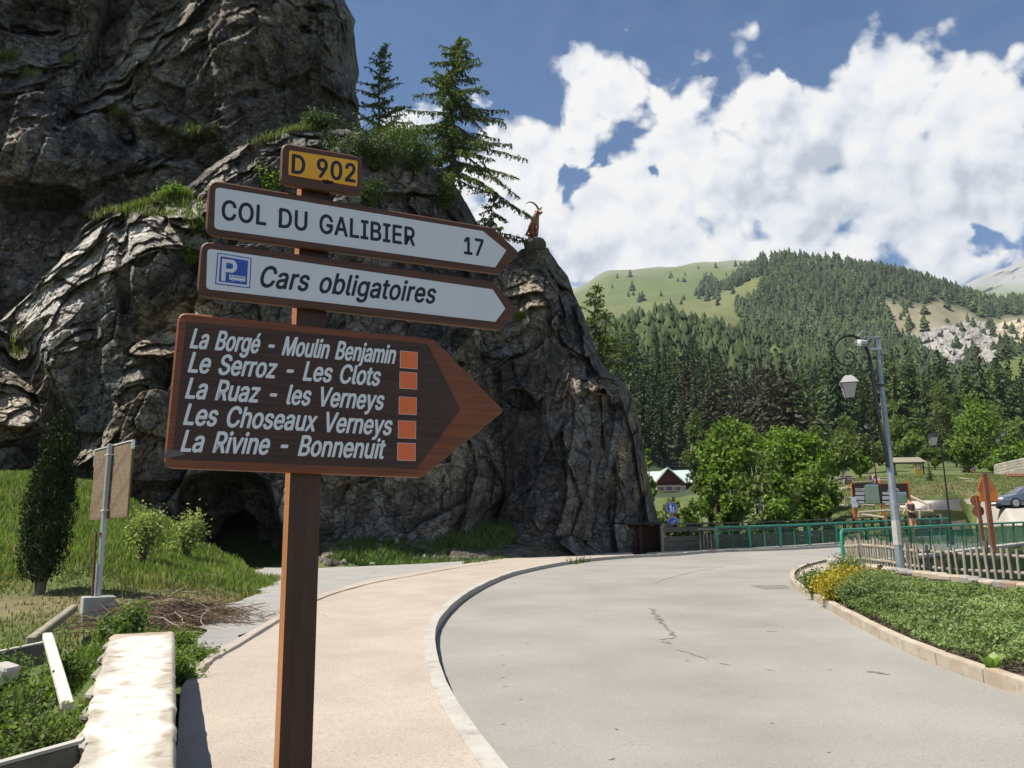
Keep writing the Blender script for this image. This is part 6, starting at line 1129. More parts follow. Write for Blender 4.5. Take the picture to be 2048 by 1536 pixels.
# ================================================================ lettering: glyph outlines in 1/1000 em
GLY = """-453:337,244 337,188 114,188 114,244|0453:227,-7 199,-5 174,1 151,11 130,24 111,41 95,62 80,86 69,113 60,144 53,178 49,214 48,254 49,294 53,330 60,364 69,395 81,422 95,447 112,467 130,484 151,498 174,508 200,514 227,516 254,514 279,508 302,498 323,484 342,467 358,447 372,422 384,395 393,364 400,330 404,294 405,254 404,214 400,178 393,144 384,113 373,86 359,62 342,41 323,24 302,11 279,1 254,-5;227,50 245,51 261,56 276,63 290,74 303,87 313,103 323,122 330,144 336,168 340,194 343,223 344,254 343,285 340,314 336,341 330,365 323,387 313,405 303,422 290,435 276,446 261,453 245,458 227,460 209,458 192,453 177,446 163,435 151,422 140,405 131,387 123,365 117,341 113,314 110,285 109,254 110,223 113,194 117,168 123,144 131,122 140,103 151,87 163,74 177,63 192,56 209,51|1453:76,0 76,55 391,55 391,0;276,509 276,0 212,0 212,448 209,448 86,358 86,427 198,509|2453:64,0 64,47 234,229 248,243 261,257 272,270 282,282 291,294 299,305 305,316 311,327 315,337 318,348 320,360 320,371 319,385 317,397 313,408 308,419 301,428 293,436 283,443 273,449 262,454 250,457 237,459 224,460 209,459 196,457 184,453 172,447 162,441 153,433 145,424 139,413 134,402 130,390 128,376 127,362 66,362 67,384 71,405 77,424 86,442 98,459 111,473 126,486 143,496 162,505 182,511 203,514 225,516 247,514 268,511 288,505 306,497 323,486 337,474 350,461 361,445 370,428 376,411 380,392 381,372 380,358 378,345 375,331 371,318 365,304 357,290 347,275 336,259 322,241 306,223 288,202 267,180 153,60 153,57 389,57 389,0|7453:97,0 323,448 323,452 62,452 62,509 391,509 391,449 165,0|9453:226,516 249,514 271,510 291,503 310,494 328,482 343,468 356,452 368,434 377,414 384,393 388,371 389,347 388,328 385,309 380,290 373,270 363,248 350,224 334,197 315,168 200,0 130,0 301,248 307,248 303,240 299,234 294,227 287,221 281,215 273,210 265,206 257,202 248,199 238,196 228,195 218,195 195,196 175,199 155,206 137,214 121,225 106,237 94,252 83,269 74,287 68,307 65,329 64,352 65,375 69,397 75,417 85,436 96,454 110,469 125,483 143,494 162,504 182,510 203,514;226,460 212,459 199,457 186,452 174,446 163,438 154,429 145,419 138,407 133,395 129,381 126,367 125,352 126,336 129,322 133,308 138,295 145,284 154,274 163,265 174,257 186,251 199,247 212,244 226,243 240,244 254,247 267,251 279,257 289,265 299,273 307,284 314,295 320,308 324,321 327,335 327,350 327,366 324,381 320,394 314,407 307,419 299,429 290,438 279,446 267,452 254,457 241,459|A480:16,0 201,509 276,509 463,0 395,0 287,302 282,317 276,334 270,352 264,372 257,394 250,420 241,447 232,478 245,478 236,447 228,419 220,393 213,371 206,351 201,333 195,317 191,302 85,0;110,142 110,199 370,199 370,142|B456:60,0 60,509 241,509 266,508 289,504 310,499 329,491 345,481 359,469 371,456 381,442 388,426 394,410 397,392 398,374 397,358 395,344 392,331 387,320 380,310 373,301 365,293 356,286 347,280 336,275 326,270 315,267 315,262 327,261 339,257 351,252 363,245 374,237 385,227 394,216 402,203 409,189 414,173 417,155 418,136 417,117 413,100 408,83 400,67 390,52 377,39 362,28 344,18 324,10 301,4 275,1 247,0;125,57 245,57 272,58 296,63 315,70 330,80 341,92 349,105 354,120 355,137 355,149 352,161 348,173 342,184 335,194 327,203 317,211 306,218 293,224 279,228 264,230 248,231 125,231;125,285 238,285 252,286 265,288 277,291 288,296 299,302 308,309 316,317 323,326 329,337 333,348 335,359 336,372 334,388 330,403 323,417 313,429 299,439 283,446 263,450 240,452 125,452|C510:267,-7 235,-5 205,1 177,11 150,25 126,42 104,63 86,88 70,115 57,146 48,179 42,215 40,254 42,293 48,329 57,362 70,393 86,421 104,445 126,466 150,484 177,498 205,508 235,514 267,516 286,515 305,513 323,509 340,504 357,498 373,490 388,481 402,471 415,460 427,447 438,433 448,418 456,402 463,385 469,367 473,348 408,348 405,361 401,373 395,384 389,395 382,404 375,413 366,421 357,428 348,435 337,440 327,445 315,449 304,452 292,454 280,455 267,456 245,454 223,450 203,443 184,432 166,419 150,403 137,385 125,364 116,340 109,314 105,285 103,254 105,223 109,194 116,168 125,145 137,123 151,105 166,89 184,76 203,66 223,59 245,54 267,53 280,53 292,55 304,57 315,60 327,64 337,69 348,74 357,81 366,88 375,96 382,105 389,114 395,125 401,136 405,148 408,160 473,160 469,142 463,124 457,107 448,91 438,76 428,62 416,49 402,38 388,28 373,19 357,11 341,5 323,0 305,-4 286,-6|D502:219,0 96,0 96,57 215,57 244,58 272,63 296,70 318,81 337,94 354,110 368,128 379,149 388,172 394,198 398,226 399,255 398,285 394,312 388,337 379,361 368,381 354,399 338,415 320,428 299,438 275,446 249,450 221,452 93,452 93,509 225,509 261,507 294,501 325,492 353,478 377,461 399,441 418,418 433,391 446,361 455,329 460,293 462,255 460,217 455,181 446,149 433,119 417,92 398,68 376,48 351,31 322,17 291,8 256,2;125,509 125,0 60,0 60,509|E419:60,0 60,509 372,509 372,452 125,452 125,286 355,286 355,229 125,229 125,57 375,57 375,0|F410:60,0 60,509 369,509 369,452 125,452 125,278 346,278 346,221 125,221 125,0|G520:269,-7 236,-5 205,1 176,11 149,25 125,43 104,64 85,88 69,116 57,146 47,179 42,215 40,254 42,293 47,329 57,362 69,393 85,421 103,445 125,466 149,484 175,498 203,508 233,514 265,516 285,515 304,513 322,509 340,504 358,497 374,489 389,480 403,469 416,458 429,445 439,431 449,416 458,401 465,384 470,367 474,349 408,349 404,361 399,372 393,383 387,393 380,403 373,411 365,420 356,427 347,434 337,439 326,444 315,448 304,452 291,454 279,455 265,456 243,454 222,450 202,443 183,432 166,419 150,404 137,385 125,364 116,340 109,314 105,285 103,254 105,223 109,194 116,168 125,145 137,124 151,105 166,90 184,76 203,66 224,59 246,54 269,53 290,54 309,57 328,63 345,71 360,81 374,93 386,107 396,123 404,141 410,160 414,180 415,202 434,199 283,199 283,256 478,256 478,200 476,170 471,141 463,115 451,91 436,69 419,50 399,33 377,19 352,8 326,0 298,-5|I300:31,0 31,57 118,57 118,452 31,452 31,509 269,509 269,452 183,452 183,57 269,57 269,0|L393:60,0 60,509 125,509 125,57 361,57 361,0|M628:60,0 60,509 152,509 277,187 280,181 282,174 285,167 287,159 290,150 293,141 296,132 299,123 302,113 305,103 308,93 311,84 314,74 317,65 319,57 322,49 307,49 310,57 312,65 315,73 318,83 321,92 324,102 327,111 330,121 333,131 336,140 339,149 342,158 345,167 348,174 350,181 352,187 476,509 568,509 568,0 504,0 504,291 504,299 504,308 504,317 504,327 505,337 505,347 505,358 505,369 505,380 506,391 506,402 506,413 506,424 507,435 507,446 507,457 513,457 509,445 505,433 502,421 498,409 494,397 490,386 486,374 482,363 478,352 474,341 471,331 467,322 464,313 461,305 458,297 456,291 342,0 286,0 170,291 168,297 165,304 162,312 159,321 156,330 152,340 149,350 145,361 141,372 137,384 133,396 129,408 125,420 121,432 116,445 112,457 119,457 119,447 119,437 120,427 120,416 120,405 120,394 121,383 121,372 121,361 121,350 121,339 122,328 122,318 122,309 122,300 122,291 122,0|O533:267,-7 235,-5 205,1 177,11 150,25 126,42 105,63 86,88 70,115 57,146 48,179 42,215 40,254 42,293 48,329 57,362 70,393 86,421 105,445 126,466 150,484 177,498 205,508 235,514 267,516 299,514 329,508 357,498 384,484 408,466 429,445 448,421 464,393 477,362 486,329 491,293 493,254 491,215 486,179 477,146 464,115 448,88 429,63 408,42 384,25 357,11 329,1 299,-5;267,53 289,54 310,59 330,66 349,76 367,89 383,105 396,123 408,144 418,168 425,194 429,223 430,254 429,286 425,314 418,341 408,365 396,386 383,404 367,420 349,433 330,443 310,450 289,454 267,456 245,454 223,450 203,443 184,433 167,420 151,404 137,385 125,364 116,340 109,314 105,285 103,254 105,223 109,194 116,168 125,144 137,123 151,105 167,89 184,76 203,66 223,59 245,54|P445:60,0 60,509 235,509 263,507 289,503 312,497 332,487 350,476 366,462 379,447 390,430 398,411 404,391 407,370 409,348 407,325 404,304 398,284 390,265 379,248 366,233 350,219 332,207 312,198 289,191 263,187 235,186 109,186 109,242 233,242 252,243 269,246 284,250 297,256 308,264 318,272 327,282 333,294 338,306 342,319 344,333 344,348 344,362 342,376 338,389 333,402 326,413 318,423 308,431 297,439 284,444 268,449 251,451 232,452 125,452 125,0|R449:60,0 60,509 236,509 264,507 290,504 313,497 333,489 351,478 367,465 380,450 390,433 399,415 405,395 408,374 409,352 408,330 405,309 399,290 390,271 380,255 367,240 351,228 333,217 312,209 289,203 264,199 236,198 96,198 96,255 234,255 252,256 269,258 284,262 298,267 309,273 319,281 327,290 334,300 339,312 342,324 344,338 345,352 344,367 342,380 339,393 334,405 327,415 319,425 309,433 298,440 284,445 269,449 252,451 233,452 125,452 125,0;353,0 230,229 303,229 428,0|S447:224,-9 197,-8 172,-4 149,1 128,9 108,19 91,31 76,45 64,60 54,77 46,96 41,115 38,137 104,137 107,123 110,110 116,98 123,88 132,79 142,71 154,64 166,59 180,55 194,52 209,50 224,49 241,50 257,52 272,55 286,60 299,66 311,74 321,82 329,92 336,102 341,114 345,126 346,139 345,151 342,161 338,171 332,179 325,186 316,193 307,199 296,205 284,209 272,214 259,218 245,222 184,239 154,249 128,260 105,274 86,289 71,307 60,326 54,348 52,372 53,393 58,413 65,431 75,448 87,463 102,476 119,488 138,498 158,506 180,511 203,514 227,516 252,514 275,511 296,505 316,498 334,488 351,476 365,463 377,449 387,433 394,415 399,397 401,378 337,378 334,396 326,412 316,426 302,437 286,447 267,453 247,457 225,459 209,458 194,456 180,452 167,448 156,442 145,435 136,427 129,418 123,409 118,398 116,387 115,376 116,363 119,352 124,342 131,334 139,326 148,319 158,313 169,308 180,304 191,300 202,296 212,293 264,279 276,276 287,272 299,268 312,264 324,258 336,252 347,245 359,238 369,229 379,220 387,209 395,198 401,185 405,171 407,155 408,139 407,118 403,99 396,81 386,64 374,48 360,34 343,21 323,11 302,2 278,-4 252,-8|T449:32,452 32,509 417,509 417,452 257,452 257,0 193,0 193,452|U517:259,-8 230,-7 203,-2 177,5 154,15 133,28 114,43 98,60 85,80 74,101 66,124 62,148 60,173 60,509 124,509 124,178 125,160 128,144 133,128 141,113 150,99 160,87 173,77 187,68 203,61 220,56 239,53 259,52 279,53 298,56 315,61 331,68 345,77 357,87 368,99 377,113 384,128 389,144 392,160 393,178 393,509 457,509 457,173 456,148 451,124 443,101 433,80 419,60 403,43 384,28 363,15 340,5 315,-2 288,-7|V480:204,0 16,509 84,509 192,206 197,192 203,176 209,158 215,137 222,115 230,89 239,61 248,31 235,31 244,62 252,90 260,115 267,138 274,158 279,176 285,192 290,206 395,509 463,509 278,0|a389:160,-9 142,-8 126,-5 110,-1 94,5 80,12 68,22 57,32 48,45 40,58 35,73 31,90 30,108 31,123 34,138 38,150 43,161 50,171 58,179 67,187 78,193 89,199 100,203 112,207 125,211 138,213 152,216 165,218 178,220 194,222 209,224 222,225 234,227 244,228 252,230 259,232 265,235 270,238 273,243 275,248 276,255 276,257 275,268 273,279 271,288 267,297 262,304 256,311 248,317 240,322 230,326 220,329 208,330 196,331 183,330 171,329 159,326 149,322 140,318 132,313 124,307 118,301 112,294 107,288 103,281 100,274 41,291 48,308 57,322 67,335 79,346 91,355 104,364 118,370 133,375 148,379 163,382 179,384 194,384 204,384 215,383 227,382 239,379 251,376 263,372 275,367 286,360 296,353 306,343 315,333 322,320 329,306 333,290 336,272 337,251 337,0 277,0 277,52 272,52 269,45 264,38 258,32 252,25 244,18 236,12 226,6 215,1 203,-3 190,-6 176,-8;170,45 187,46 202,49 216,53 228,59 239,66 248,74 257,83 263,93 269,104 272,115 275,126 276,138 276,190 273,188 270,186 265,184 259,182 253,180 246,179 239,177 231,176 223,175 216,173 208,172 200,171 193,170 186,169 181,169 175,168 165,166 154,164 144,162 134,159 125,155 117,150 110,145 103,139 98,132 95,124 93,115 92,105 92,95 94,87 98,79 102,72 107,66 114,61 121,56 130,52 139,49 149,47 159,46|b424:229,-8 213,-7 198,-5 184,-1 172,4 162,10 153,17 145,24 138,31 132,39 127,46 122,53 118,59 112,59 112,0 53,0 53,509 114,509 114,319 118,319 122,325 127,331 132,338 137,346 144,353 152,360 161,367 171,373 183,378 197,381 212,384 229,384 252,383 274,378 294,371 313,361 330,347 345,332 359,313 370,293 379,270 385,245 389,218 390,189 389,160 385,133 379,108 370,84 359,64 346,45 330,29 313,16 294,5 274,-2 252,-7;220,47 237,48 253,51 267,57 279,66 291,76 301,88 309,101 316,117 321,133 325,151 327,170 328,189 327,209 325,227 321,245 316,261 309,276 301,290 291,301 280,311 267,319 253,325 237,329 220,330 203,329 188,325 174,320 161,312 150,302 140,291 132,278 125,263 120,247 116,229 113,210 113,189 113,169 116,150 120,132 125,115 132,100 140,86 150,75 162,65 174,57 188,51 204,48|c396:207,-8 182,-7 159,-2 137,6 117,16 98,30 82,46 68,64 56,85 46,108 40,133 36,159 34,187 36,216 40,243 46,268 56,291 68,312 82,330 98,346 117,360 137,371 159,378 182,383 207,384 221,384 234,383 247,380 260,377 272,373 284,368 295,362 305,356 315,349 324,341 332,332 340,322 347,312 353,301 358,289 362,277 303,262 301,269 298,276 294,283 290,289 286,295 281,301 276,306 270,311 264,315 257,319 250,322 242,325 234,327 226,329 217,329 207,330 189,329 173,325 158,319 145,310 134,300 124,287 115,274 108,258 103,242 99,224 97,206 96,187 97,169 99,151 103,134 108,117 115,102 124,89 134,76 145,66 158,57 173,51 189,48 207,46 217,47 226,48 234,49 243,52 250,54 258,58 264,62 271,66 277,71 282,76 287,82 292,89 296,95 299,102 302,110 304,117 363,102 359,90 354,78 348,67 341,56 334,46 325,37 316,29 306,21 296,15 285,9 273,4 261,-1 248,-4 235,-6 221,-8|d424:195,-8 172,-7 151,-2 130,5 111,16 94,29 79,45 66,64 55,84 46,108 39,133 35,160 34,189 35,218 39,245 46,270 55,293 66,313 79,332 95,347 112,361 131,371 151,378 173,383 196,384 213,384 228,381 241,378 253,373 263,367 272,360 280,353 287,346 293,338 298,331 303,325 306,319 311,319 311,509 372,509 372,0 313,0 313,59 307,59 303,53 298,46 293,39 287,31 280,24 272,17 263,10 252,4 241,-1 227,-5 212,-7;205,47 221,48 236,51 250,57 263,65 274,75 284,86 293,100 299,115 305,132 309,150 311,169 312,189 311,210 309,229 305,247 300,263 293,278 284,291 275,302 263,312 251,320 237,325 221,329 205,330 187,329 172,325 157,319 145,311 133,301 124,290 115,276 108,261 103,245 99,227 97,209 96,189 97,170 99,151 103,133 109,117 115,101 124,88 134,76 145,66 158,57 172,51 188,48|e404:212,-8 185,-7 161,-2 138,6 117,16 98,30 82,46 68,64 56,85 46,108 40,132 35,159 34,187 35,215 39,242 46,267 55,290 67,311 81,329 97,346 115,359 135,370 157,378 180,383 205,384 221,384 236,382 251,379 266,374 280,368 294,361 307,351 319,341 331,329 341,315 350,299 357,282 363,263 368,242 370,219 371,194 371,169 75,169 75,221 310,221 307,237 303,254 298,269 291,282 283,294 273,305 263,314 250,321 237,326 222,329 205,330 189,329 173,326 159,321 146,313 135,304 125,294 116,282 109,270 103,256 99,241 97,226 96,211 96,178 97,157 100,139 104,122 110,106 118,92 128,80 139,70 151,61 165,55 179,50 195,47 212,46 224,47 234,48 244,50 254,53 263,56 271,61 278,66 285,73 292,80 297,88 302,96 306,105 365,91 360,77 353,63 345,51 335,39 324,29 311,19 298,11 283,4 266,-1 249,-5 231,-7|f254:228,379 228,327 6,327 6,379;81,0 81,432 82,447 84,461 89,474 96,486 104,496 113,505 124,513 135,519 148,524 161,527 174,529 187,530 197,530 207,529 215,528 222,527 229,525 234,524 239,522 243,521 227,468 225,469 222,470 219,471 215,472 211,473 206,473 200,474 195,474 182,473 171,470 162,466 154,460 149,452 145,443 142,431 142,419 142,0|g425:207,-151 187,-150 168,-148 150,-144 134,-140 119,-134 105,-127 93,-119 82,-110 73,-101 64,-91 57,-80 51,-69 101,-41 106,-47 110,-53 116,-59 122,-66 128,-72 136,-78 145,-83 154,-88 165,-92 178,-95 192,-97 207,-97 229,-96 249,-92 267,-85 282,-75 295,-62 304,-47 310,-28 311,-6 311,68 306,68 302,62 298,56 293,49 287,41 280,34 272,28 263,21 252,16 241,11 227,8 212,5 195,5 173,6 152,10 132,17 113,27 95,39 80,53 67,71 55,90 46,112 39,136 35,163 34,191 35,220 39,246 46,271 55,293 66,314 80,332 95,347 112,361 131,371 152,378 173,383 196,384 213,384 228,382 242,378 253,373 264,367 273,360 281,353 288,346 294,338 299,331 304,325 308,319 313,319 313,379 372,379 372,-9 371,-32 367,-54 360,-73 350,-90 338,-104 324,-117 308,-127 291,-136 271,-142 251,-147 229,-150;205,59 222,60 237,63 251,68 264,75 275,84 285,95 293,107 300,121 305,137 309,154 312,172 312,193 312,212 309,231 305,248 300,264 293,278 285,291 275,303 264,312 251,320 237,325 222,329 205,330 188,329 172,325 158,320 145,312 134,302 124,290 115,277 109,262 103,246 99,229 97,212 96,193 97,173 99,155 103,138 109,123 116,108 124,96 134,85 145,76 158,68 172,63 188,60|h410:114,227 114,0 53,0 53,509 114,509 114,287 102,287 112,312 124,332 137,349 152,362 169,372 187,379 207,383 227,384 246,383 264,380 280,376 295,369 309,360 321,349 332,336 341,321 348,304 353,285 356,264 357,240 357,0 296,0 296,235 295,256 290,275 283,291 273,304 260,315 246,323 229,328 210,329 197,328 184,326 172,322 161,317 150,311 141,303 133,293 126,283 121,271 117,257 114,243|i167:53,0 53,379 114,379 114,0;84,443 75,444 67,446 60,449 54,455 48,461 44,468 42,475 41,483 42,491 44,499 48,506 54,512 60,517 67,521 75,523 84,524 92,523 100,521 107,517 114,512 119,506 123,499 126,491 126,483 126,475 123,468 119,461 114,455 107,449 100,446 92,444|j167:53,379 114,379 114,-30 113,-47 111,-63 107,-77 102,-90 95,-102 86,-113 76,-122 65,-129 52,-135 37,-139 21,-142 4,-143 -10,-143 -10,-87 2,-87 14,-86 25,-83 34,-78 40,-72 46,-64 50,-54 52,-42 53,-29;83,443 75,444 67,446 60,449 53,455 48,461 44,468 42,475 41,483 42,491 44,499 48,506 53,512 60,517 67,521 75,523 83,524 92,523 100,521 107,517 114,512 119,506 123,499 125,491 126,483 125,475 123,468 119,461 114,455 107,449 100,446 92,444|l189:139,-2 119,-1 101,3 86,10 74,20 65,33 58,47 54,65 53,84 53,509 114,509 114,99 114,87 115,77 117,68 120,62 124,58 130,54 137,53 146,52 150,52 154,52 158,52 160,53 163,53 165,53 167,54 170,54 181,3 176,2 172,1 167,0 162,-1 156,-2 151,-2 145,-2|m610:53,0 53,379 112,379 112,295 108,295 112,310 118,323 125,335 132,346 141,355 151,363 161,370 172,376 183,380 195,384 207,386 219,386 239,385 257,380 273,372 287,361 299,347 309,331 316,314 321,295 312,295 317,308 322,321 329,332 337,343 347,353 357,361 368,369 381,375 394,380 407,383 422,385 437,386 453,385 468,383 483,378 497,372 510,364 522,354 532,342 541,328 548,313 553,296 556,276 557,255 557,0 496,0 496,254 494,273 490,289 483,302 473,313 460,321 447,326 433,329 419,330 406,330 395,328 384,324 374,320 365,314 358,307 351,299 345,290 341,280 338,270 336,259 335,247 335,0 274,0 274,260 273,275 269,288 262,301 253,311 242,320 229,326 215,329 199,330 188,330 178,328 168,325 158,320 148,314 140,307 132,299 126,289 121,278 117,266 114,253 114,238 114,0|n410:114,227 114,0 53,0 53,379 112,379 112,287 102,287 112,312 124,332 137,349 152,362 169,372 187,379 207,383 227,384 246,383 264,380 280,376 295,369 309,360 321,349 332,336 341,321 348,304 353,285 356,264 357,240 357,0 296,0 296,235 295,256 290,275 283,291 273,304 260,315 246,323 229,328 210,329 197,328 184,326 172,322 161,317 150,311 141,303 133,293 126,283 121,271 117,257 114,243|o415:207,-8 182,-7 159,-2 137,6 117,16 98,30 82,46 68,64 56,85 46,108 40,133 36,159 34,187 36,216 40,243 46,268 56,291 68,312 82,330 98,346 117,360 137,371 159,378 182,383 207,384 233,383 256,378 278,371 299,360 317,346 333,330 347,312 359,291 369,268 376,243 380,216 381,187 380,159 376,133 369,108 359,85 347,64 333,46 317,30 299,16 278,6 256,-2 233,-7;207,46 226,48 242,51 257,57 270,66 282,76 292,89 300,102 307,117 312,134 316,151 318,169 319,187 318,206 316,224 312,242 307,258 300,274 292,287 282,300 270,310 257,319 242,325 226,329 207,330 189,329 173,325 158,319 145,310 134,300 124,287 115,274 108,258 103,242 99,224 97,206 96,187 97,169 99,151 103,134 108,117 115,102 124,89 134,76 145,66 158,57 173,51 189,48|p424:53,-143 53,379 112,379 112,319 118,319 122,325 126,331 131,338 137,346 144,353 152,360 161,367 171,373 183,378 197,381 212,384 229,384 252,383 274,378 294,371 313,361 330,347 345,332 359,313 370,293 379,270 385,245 389,218 390,189 389,160 385,133 379,108 370,84 359,64 346,45 330,29 313,16 294,5 274,-2 252,-7 229,-8 213,-7 198,-5 184,-1 173,4 162,10 153,17 145,24 138,31 132,39 127,46 122,53 118,59 114,59 114,-143;220,47 237,48 253,51 267,57 279,66 291,76 301,88 309,101 316,117 321,133 325,151 327,170 328,189 327,209 325,227 321,245 316,261 309,276 301,290 291,301 280,311 267,319 253,325 237,329 220,330 203,329 188,325 174,320 161,312 150,302 140,291 132,278 125,263 120,247 116,229 113,210 113,189 113,169 116,150 120,132 125,115 132,100 140,86 150,75 162,65 174,57 188,51 204,48|r259:53,0 53,379 112,379 112,321 115,321 122,335 130,347 140,358 152,367 166,375 181,380 196,384 213,385 217,385 221,385 225,385 229,384 234,384 237,384 241,384 243,384 243,322 242,323 239,323 235,324 230,324 224,325 219,325 213,326 207,326 194,325 182,323 170,319 159,315 149,309 140,301 132,293 126,284 121,273 117,262 114,250 114,237 114,0|s365:182,-8 163,-7 145,-5 128,-2 112,3 98,10 84,18 72,27 62,38 53,50 45,63 40,78 36,94 94,107 99,92 105,79 114,69 124,60 136,54 150,49 165,46 181,45 200,46 217,50 232,55 244,62 255,71 262,81 267,91 268,103 267,112 265,121 260,129 254,136 246,142 237,147 225,151 212,155 149,170 125,177 104,186 87,196 72,208 61,222 53,237 48,255 47,274 48,290 51,305 57,319 65,332 75,343 87,354 100,363 115,370 131,377 149,381 167,384 187,384 206,384 223,381 239,378 254,372 267,366 279,358 290,349 299,339 307,328 314,316 319,303 324,290 268,277 264,288 258,298 251,307 243,316 232,323 219,328 205,331 187,333 171,332 156,329 143,324 131,317 121,308 114,299 110,289 109,277 110,267 112,258 117,250 124,243 133,237 144,232 157,227 172,223 229,209 254,202 275,194 292,183 306,171 317,158 325,142 330,125 331,107 330,90 326,75 321,61 312,47 302,35 290,24 276,15 260,6 242,0 223,-5 203,-7|t227:204,379 204,327 6,327 6,379;65,471 126,471 126,98 127,86 128,76 132,68 136,61 142,56 150,53 159,51 170,50 173,50 177,50 181,51 185,51 190,52 194,52 198,53 202,54 213,2 208,0 203,-1 198,-2 192,-3 186,-3 180,-4 174,-4 168,-4 145,-3 125,2 107,10 92,21 80,35 72,52 67,71 65,93|u410:182,-5 164,-4 146,-1 130,4 115,11 101,20 89,31 78,44 69,59 62,76 57,95 54,116 53,139 53,379 114,379 114,144 115,123 119,105 127,89 137,75 150,64 164,56 181,52 200,50 213,51 226,53 238,57 249,62 259,69 268,77 276,86 283,97 289,109 293,122 295,137 296,153 296,379 357,379 357,0 298,0 298,92 307,92 297,67 286,47 272,30 257,17 240,7 222,0 203,-4|v389:163,0 17,379 84,379 165,155 171,138 177,121 182,104 187,87 191,70 196,53 201,37 206,21 184,21 189,37 194,53 198,70 203,87 207,104 213,121 218,138 224,155 305,379 371,379 226,0|x379:21,0 171,218 171,171 29,379 100,379 147,306 156,292 164,279 172,266 179,253 186,241 193,229 200,217 207,206 175,206 183,217 190,229 196,241 202,253 209,266 216,279 224,292 233,306 282,379 352,379 209,169 209,214 358,0 287,0 231,85 222,99 214,112 207,124 200,136 193,148 187,159 180,171 173,182 205,182 198,171 191,159 185,148 178,136 172,124 165,112 157,99 148,85 91,0|y389:47,-139 61,-86 71,-87 80,-89 88,-90 96,-90 104,-89 111,-87 118,-84 124,-80 130,-74 136,-67 141,-58 146,-48 151,-36 163,-1 17,379 84,379 165,155 171,138 177,121 182,104 187,87 191,70 196,53 201,37 206,21 184,21 188,37 193,53 198,70 202,87 207,104 212,121 218,138 224,155 305,379 371,379 204,-58 198,-72 191,-85 184,-97 177,-107 168,-116 159,-124 150,-130 139,-136 128,-140 117,-143 104,-145 91,-145 84,-145 77,-145 71,-144 65,-143 59,-142 54,-141 51,-140|z380:42,0 42,46 254,320 254,323 48,323 48,379 333,379 333,331 126,60 126,56 339,56 339,0|é404:212,-8 185,-7 161,-2 138,6 117,16 98,30 82,46 68,64 56,85 46,108 40,132 35,159 34,187 35,215 39,242 46,267 55,290 67,311 81,329 97,346 115,359 135,370 157,378 180,383 205,384 221,384 236,382 251,379 266,374 280,368 294,361 307,351 319,341 331,329 341,315 350,299 357,282 363,263 368,242 370,219 371,194 371,169 75,169 75,221 310,221 307,237 303,254 298,269 291,282 283,294 273,305 263,314 250,321 237,326 222,329 205,330 189,329 173,326 159,321 146,313 135,304 125,294 116,282 109,270 103,256 99,241 97,226 96,211 96,178 97,157 100,139 104,122 110,106 118,92 128,80 139,70 151,61 165,55 179,50 195,47 212,46 224,47 234,48 244,50 254,53 263,56 271,61 278,66 285,73 292,80 297,88 302,96 306,105 365,91 360,77 353,63 345,51 335,39 324,29 311,19 298,11 283,4 266,-1 249,-5 231,-7;177,429 225,529 293,529 227,429"""

GL = {}
for part in GLY.split('|'):
    ch = part[0]; adv, rest = part[1:].split(':', 1); GL[ch] = (int(adv), [[tuple(map(int, q.split(','))) for q in sp.split(' ')] for sp in rest.split(';')])
CAPH = max(p[1] for s in GL['L'][1] for p in s)
def text_mesh(name, txt, p0, p1, ux_hint, uz, nrm, cap, m, bold=0.0, shear=0.0, thick=.0012, space=300, track=0.0):
    """letters between the baseline points p0 and p1 (world), capital height cap"""
    p0, p1 = np.array(p0, float), np.array(p1, float); x = 0; sp = []
    for c in txt:
        if c == ' ': x += space; continue
        a, S = GL[c]
        for s in S: sp.append([(x+q[0], q[1]) for q in s])
        x += a+track
    mn = min(q[0] for s in sp for q in s); mx_ = max(q[0] for s in sp for q in s); W = np.linalg.norm(p1-p0); sx = W/(mx_-mn+shear*0); sy = cap/CAPH
    VV = []; FF = []; k = 0
    groups = []; gi = 0
    for c in txt:
        if c == ' ': continue
        m_ = len(GL[c][1]); groups.append(sp[gi:gi+m_]); gi += m_
    for g in groups:
        loops = []
        ars = []
        for s in g:
            A = np.array([((a-mn)*sx, b*sy) for a, b in s]); keep = [q for q in range(len(A)) if np.linalg.norm(A[q]-A[q-1]) > 1e-6]; A = A[keep]; loops.append(A); x_, y_ = A[:, 0], A[:, 1]; ars.append(.5*np.sum(x_*np.roll(y_, -1)-np.roll(x_, -1)*y_))
        sg = math.copysign(1, ars[int(np.argmax(np.abs(ars)))]); out = []
        out = loops
        # separate outlines that do not contain each other are filled one by one
        outer = [q for q in range(len(g)) if ars[q]*sg > 0]; holes = [q for q in range(len(g)) if ars[q]*sg <= 0]
        for q in outer:
            inn = [h for h in holes if inpoly(np.array([loops[h][0][0]]), np.array([loops[h][0][1]]), [tuple(t) for t in loops[q]])[0]]; P_ = [out[q]]+[out[h] for h in inn]; T_ = tessellate_polygon([[Vector((t[0]*1000, t[1]*1000, 0)) for t in L_] for L_ in P_]); n0 = len(VV)
            for L_ in P_: VV += [tuple(t) for t in L_]
            FF += [tuple(n0+w for w in t) for t in T_]
    n0 = len(VV); v = np.array(VV); lay = [(0, 0)]+([(math.cos(q*.7854)*bold, math.sin(q*.7854)*bold) for q in range(8)] if bold else [])
    FF = [tuple(w+k_*n0 for w in f) for k_ in range(len(lay)) for f in FF]; dep = np.repeat(np.arange(len(lay))*2.5e-5, n0); v = np.concatenate([v+np.array(o_) for o_ in lay]); ux = (p1-p0)/W; P = p0+np.outer(v[:, 0]+shear*v[:, 1], ux)+np.outer(v[:, 1], uz)+nrm*thick-np.outer(dep, nrm)
    me = bpy.data.meshes.new(name); me.from_pydata([tuple(q) for q in P], [], FF); me.update(); me.materials.append(m); return me
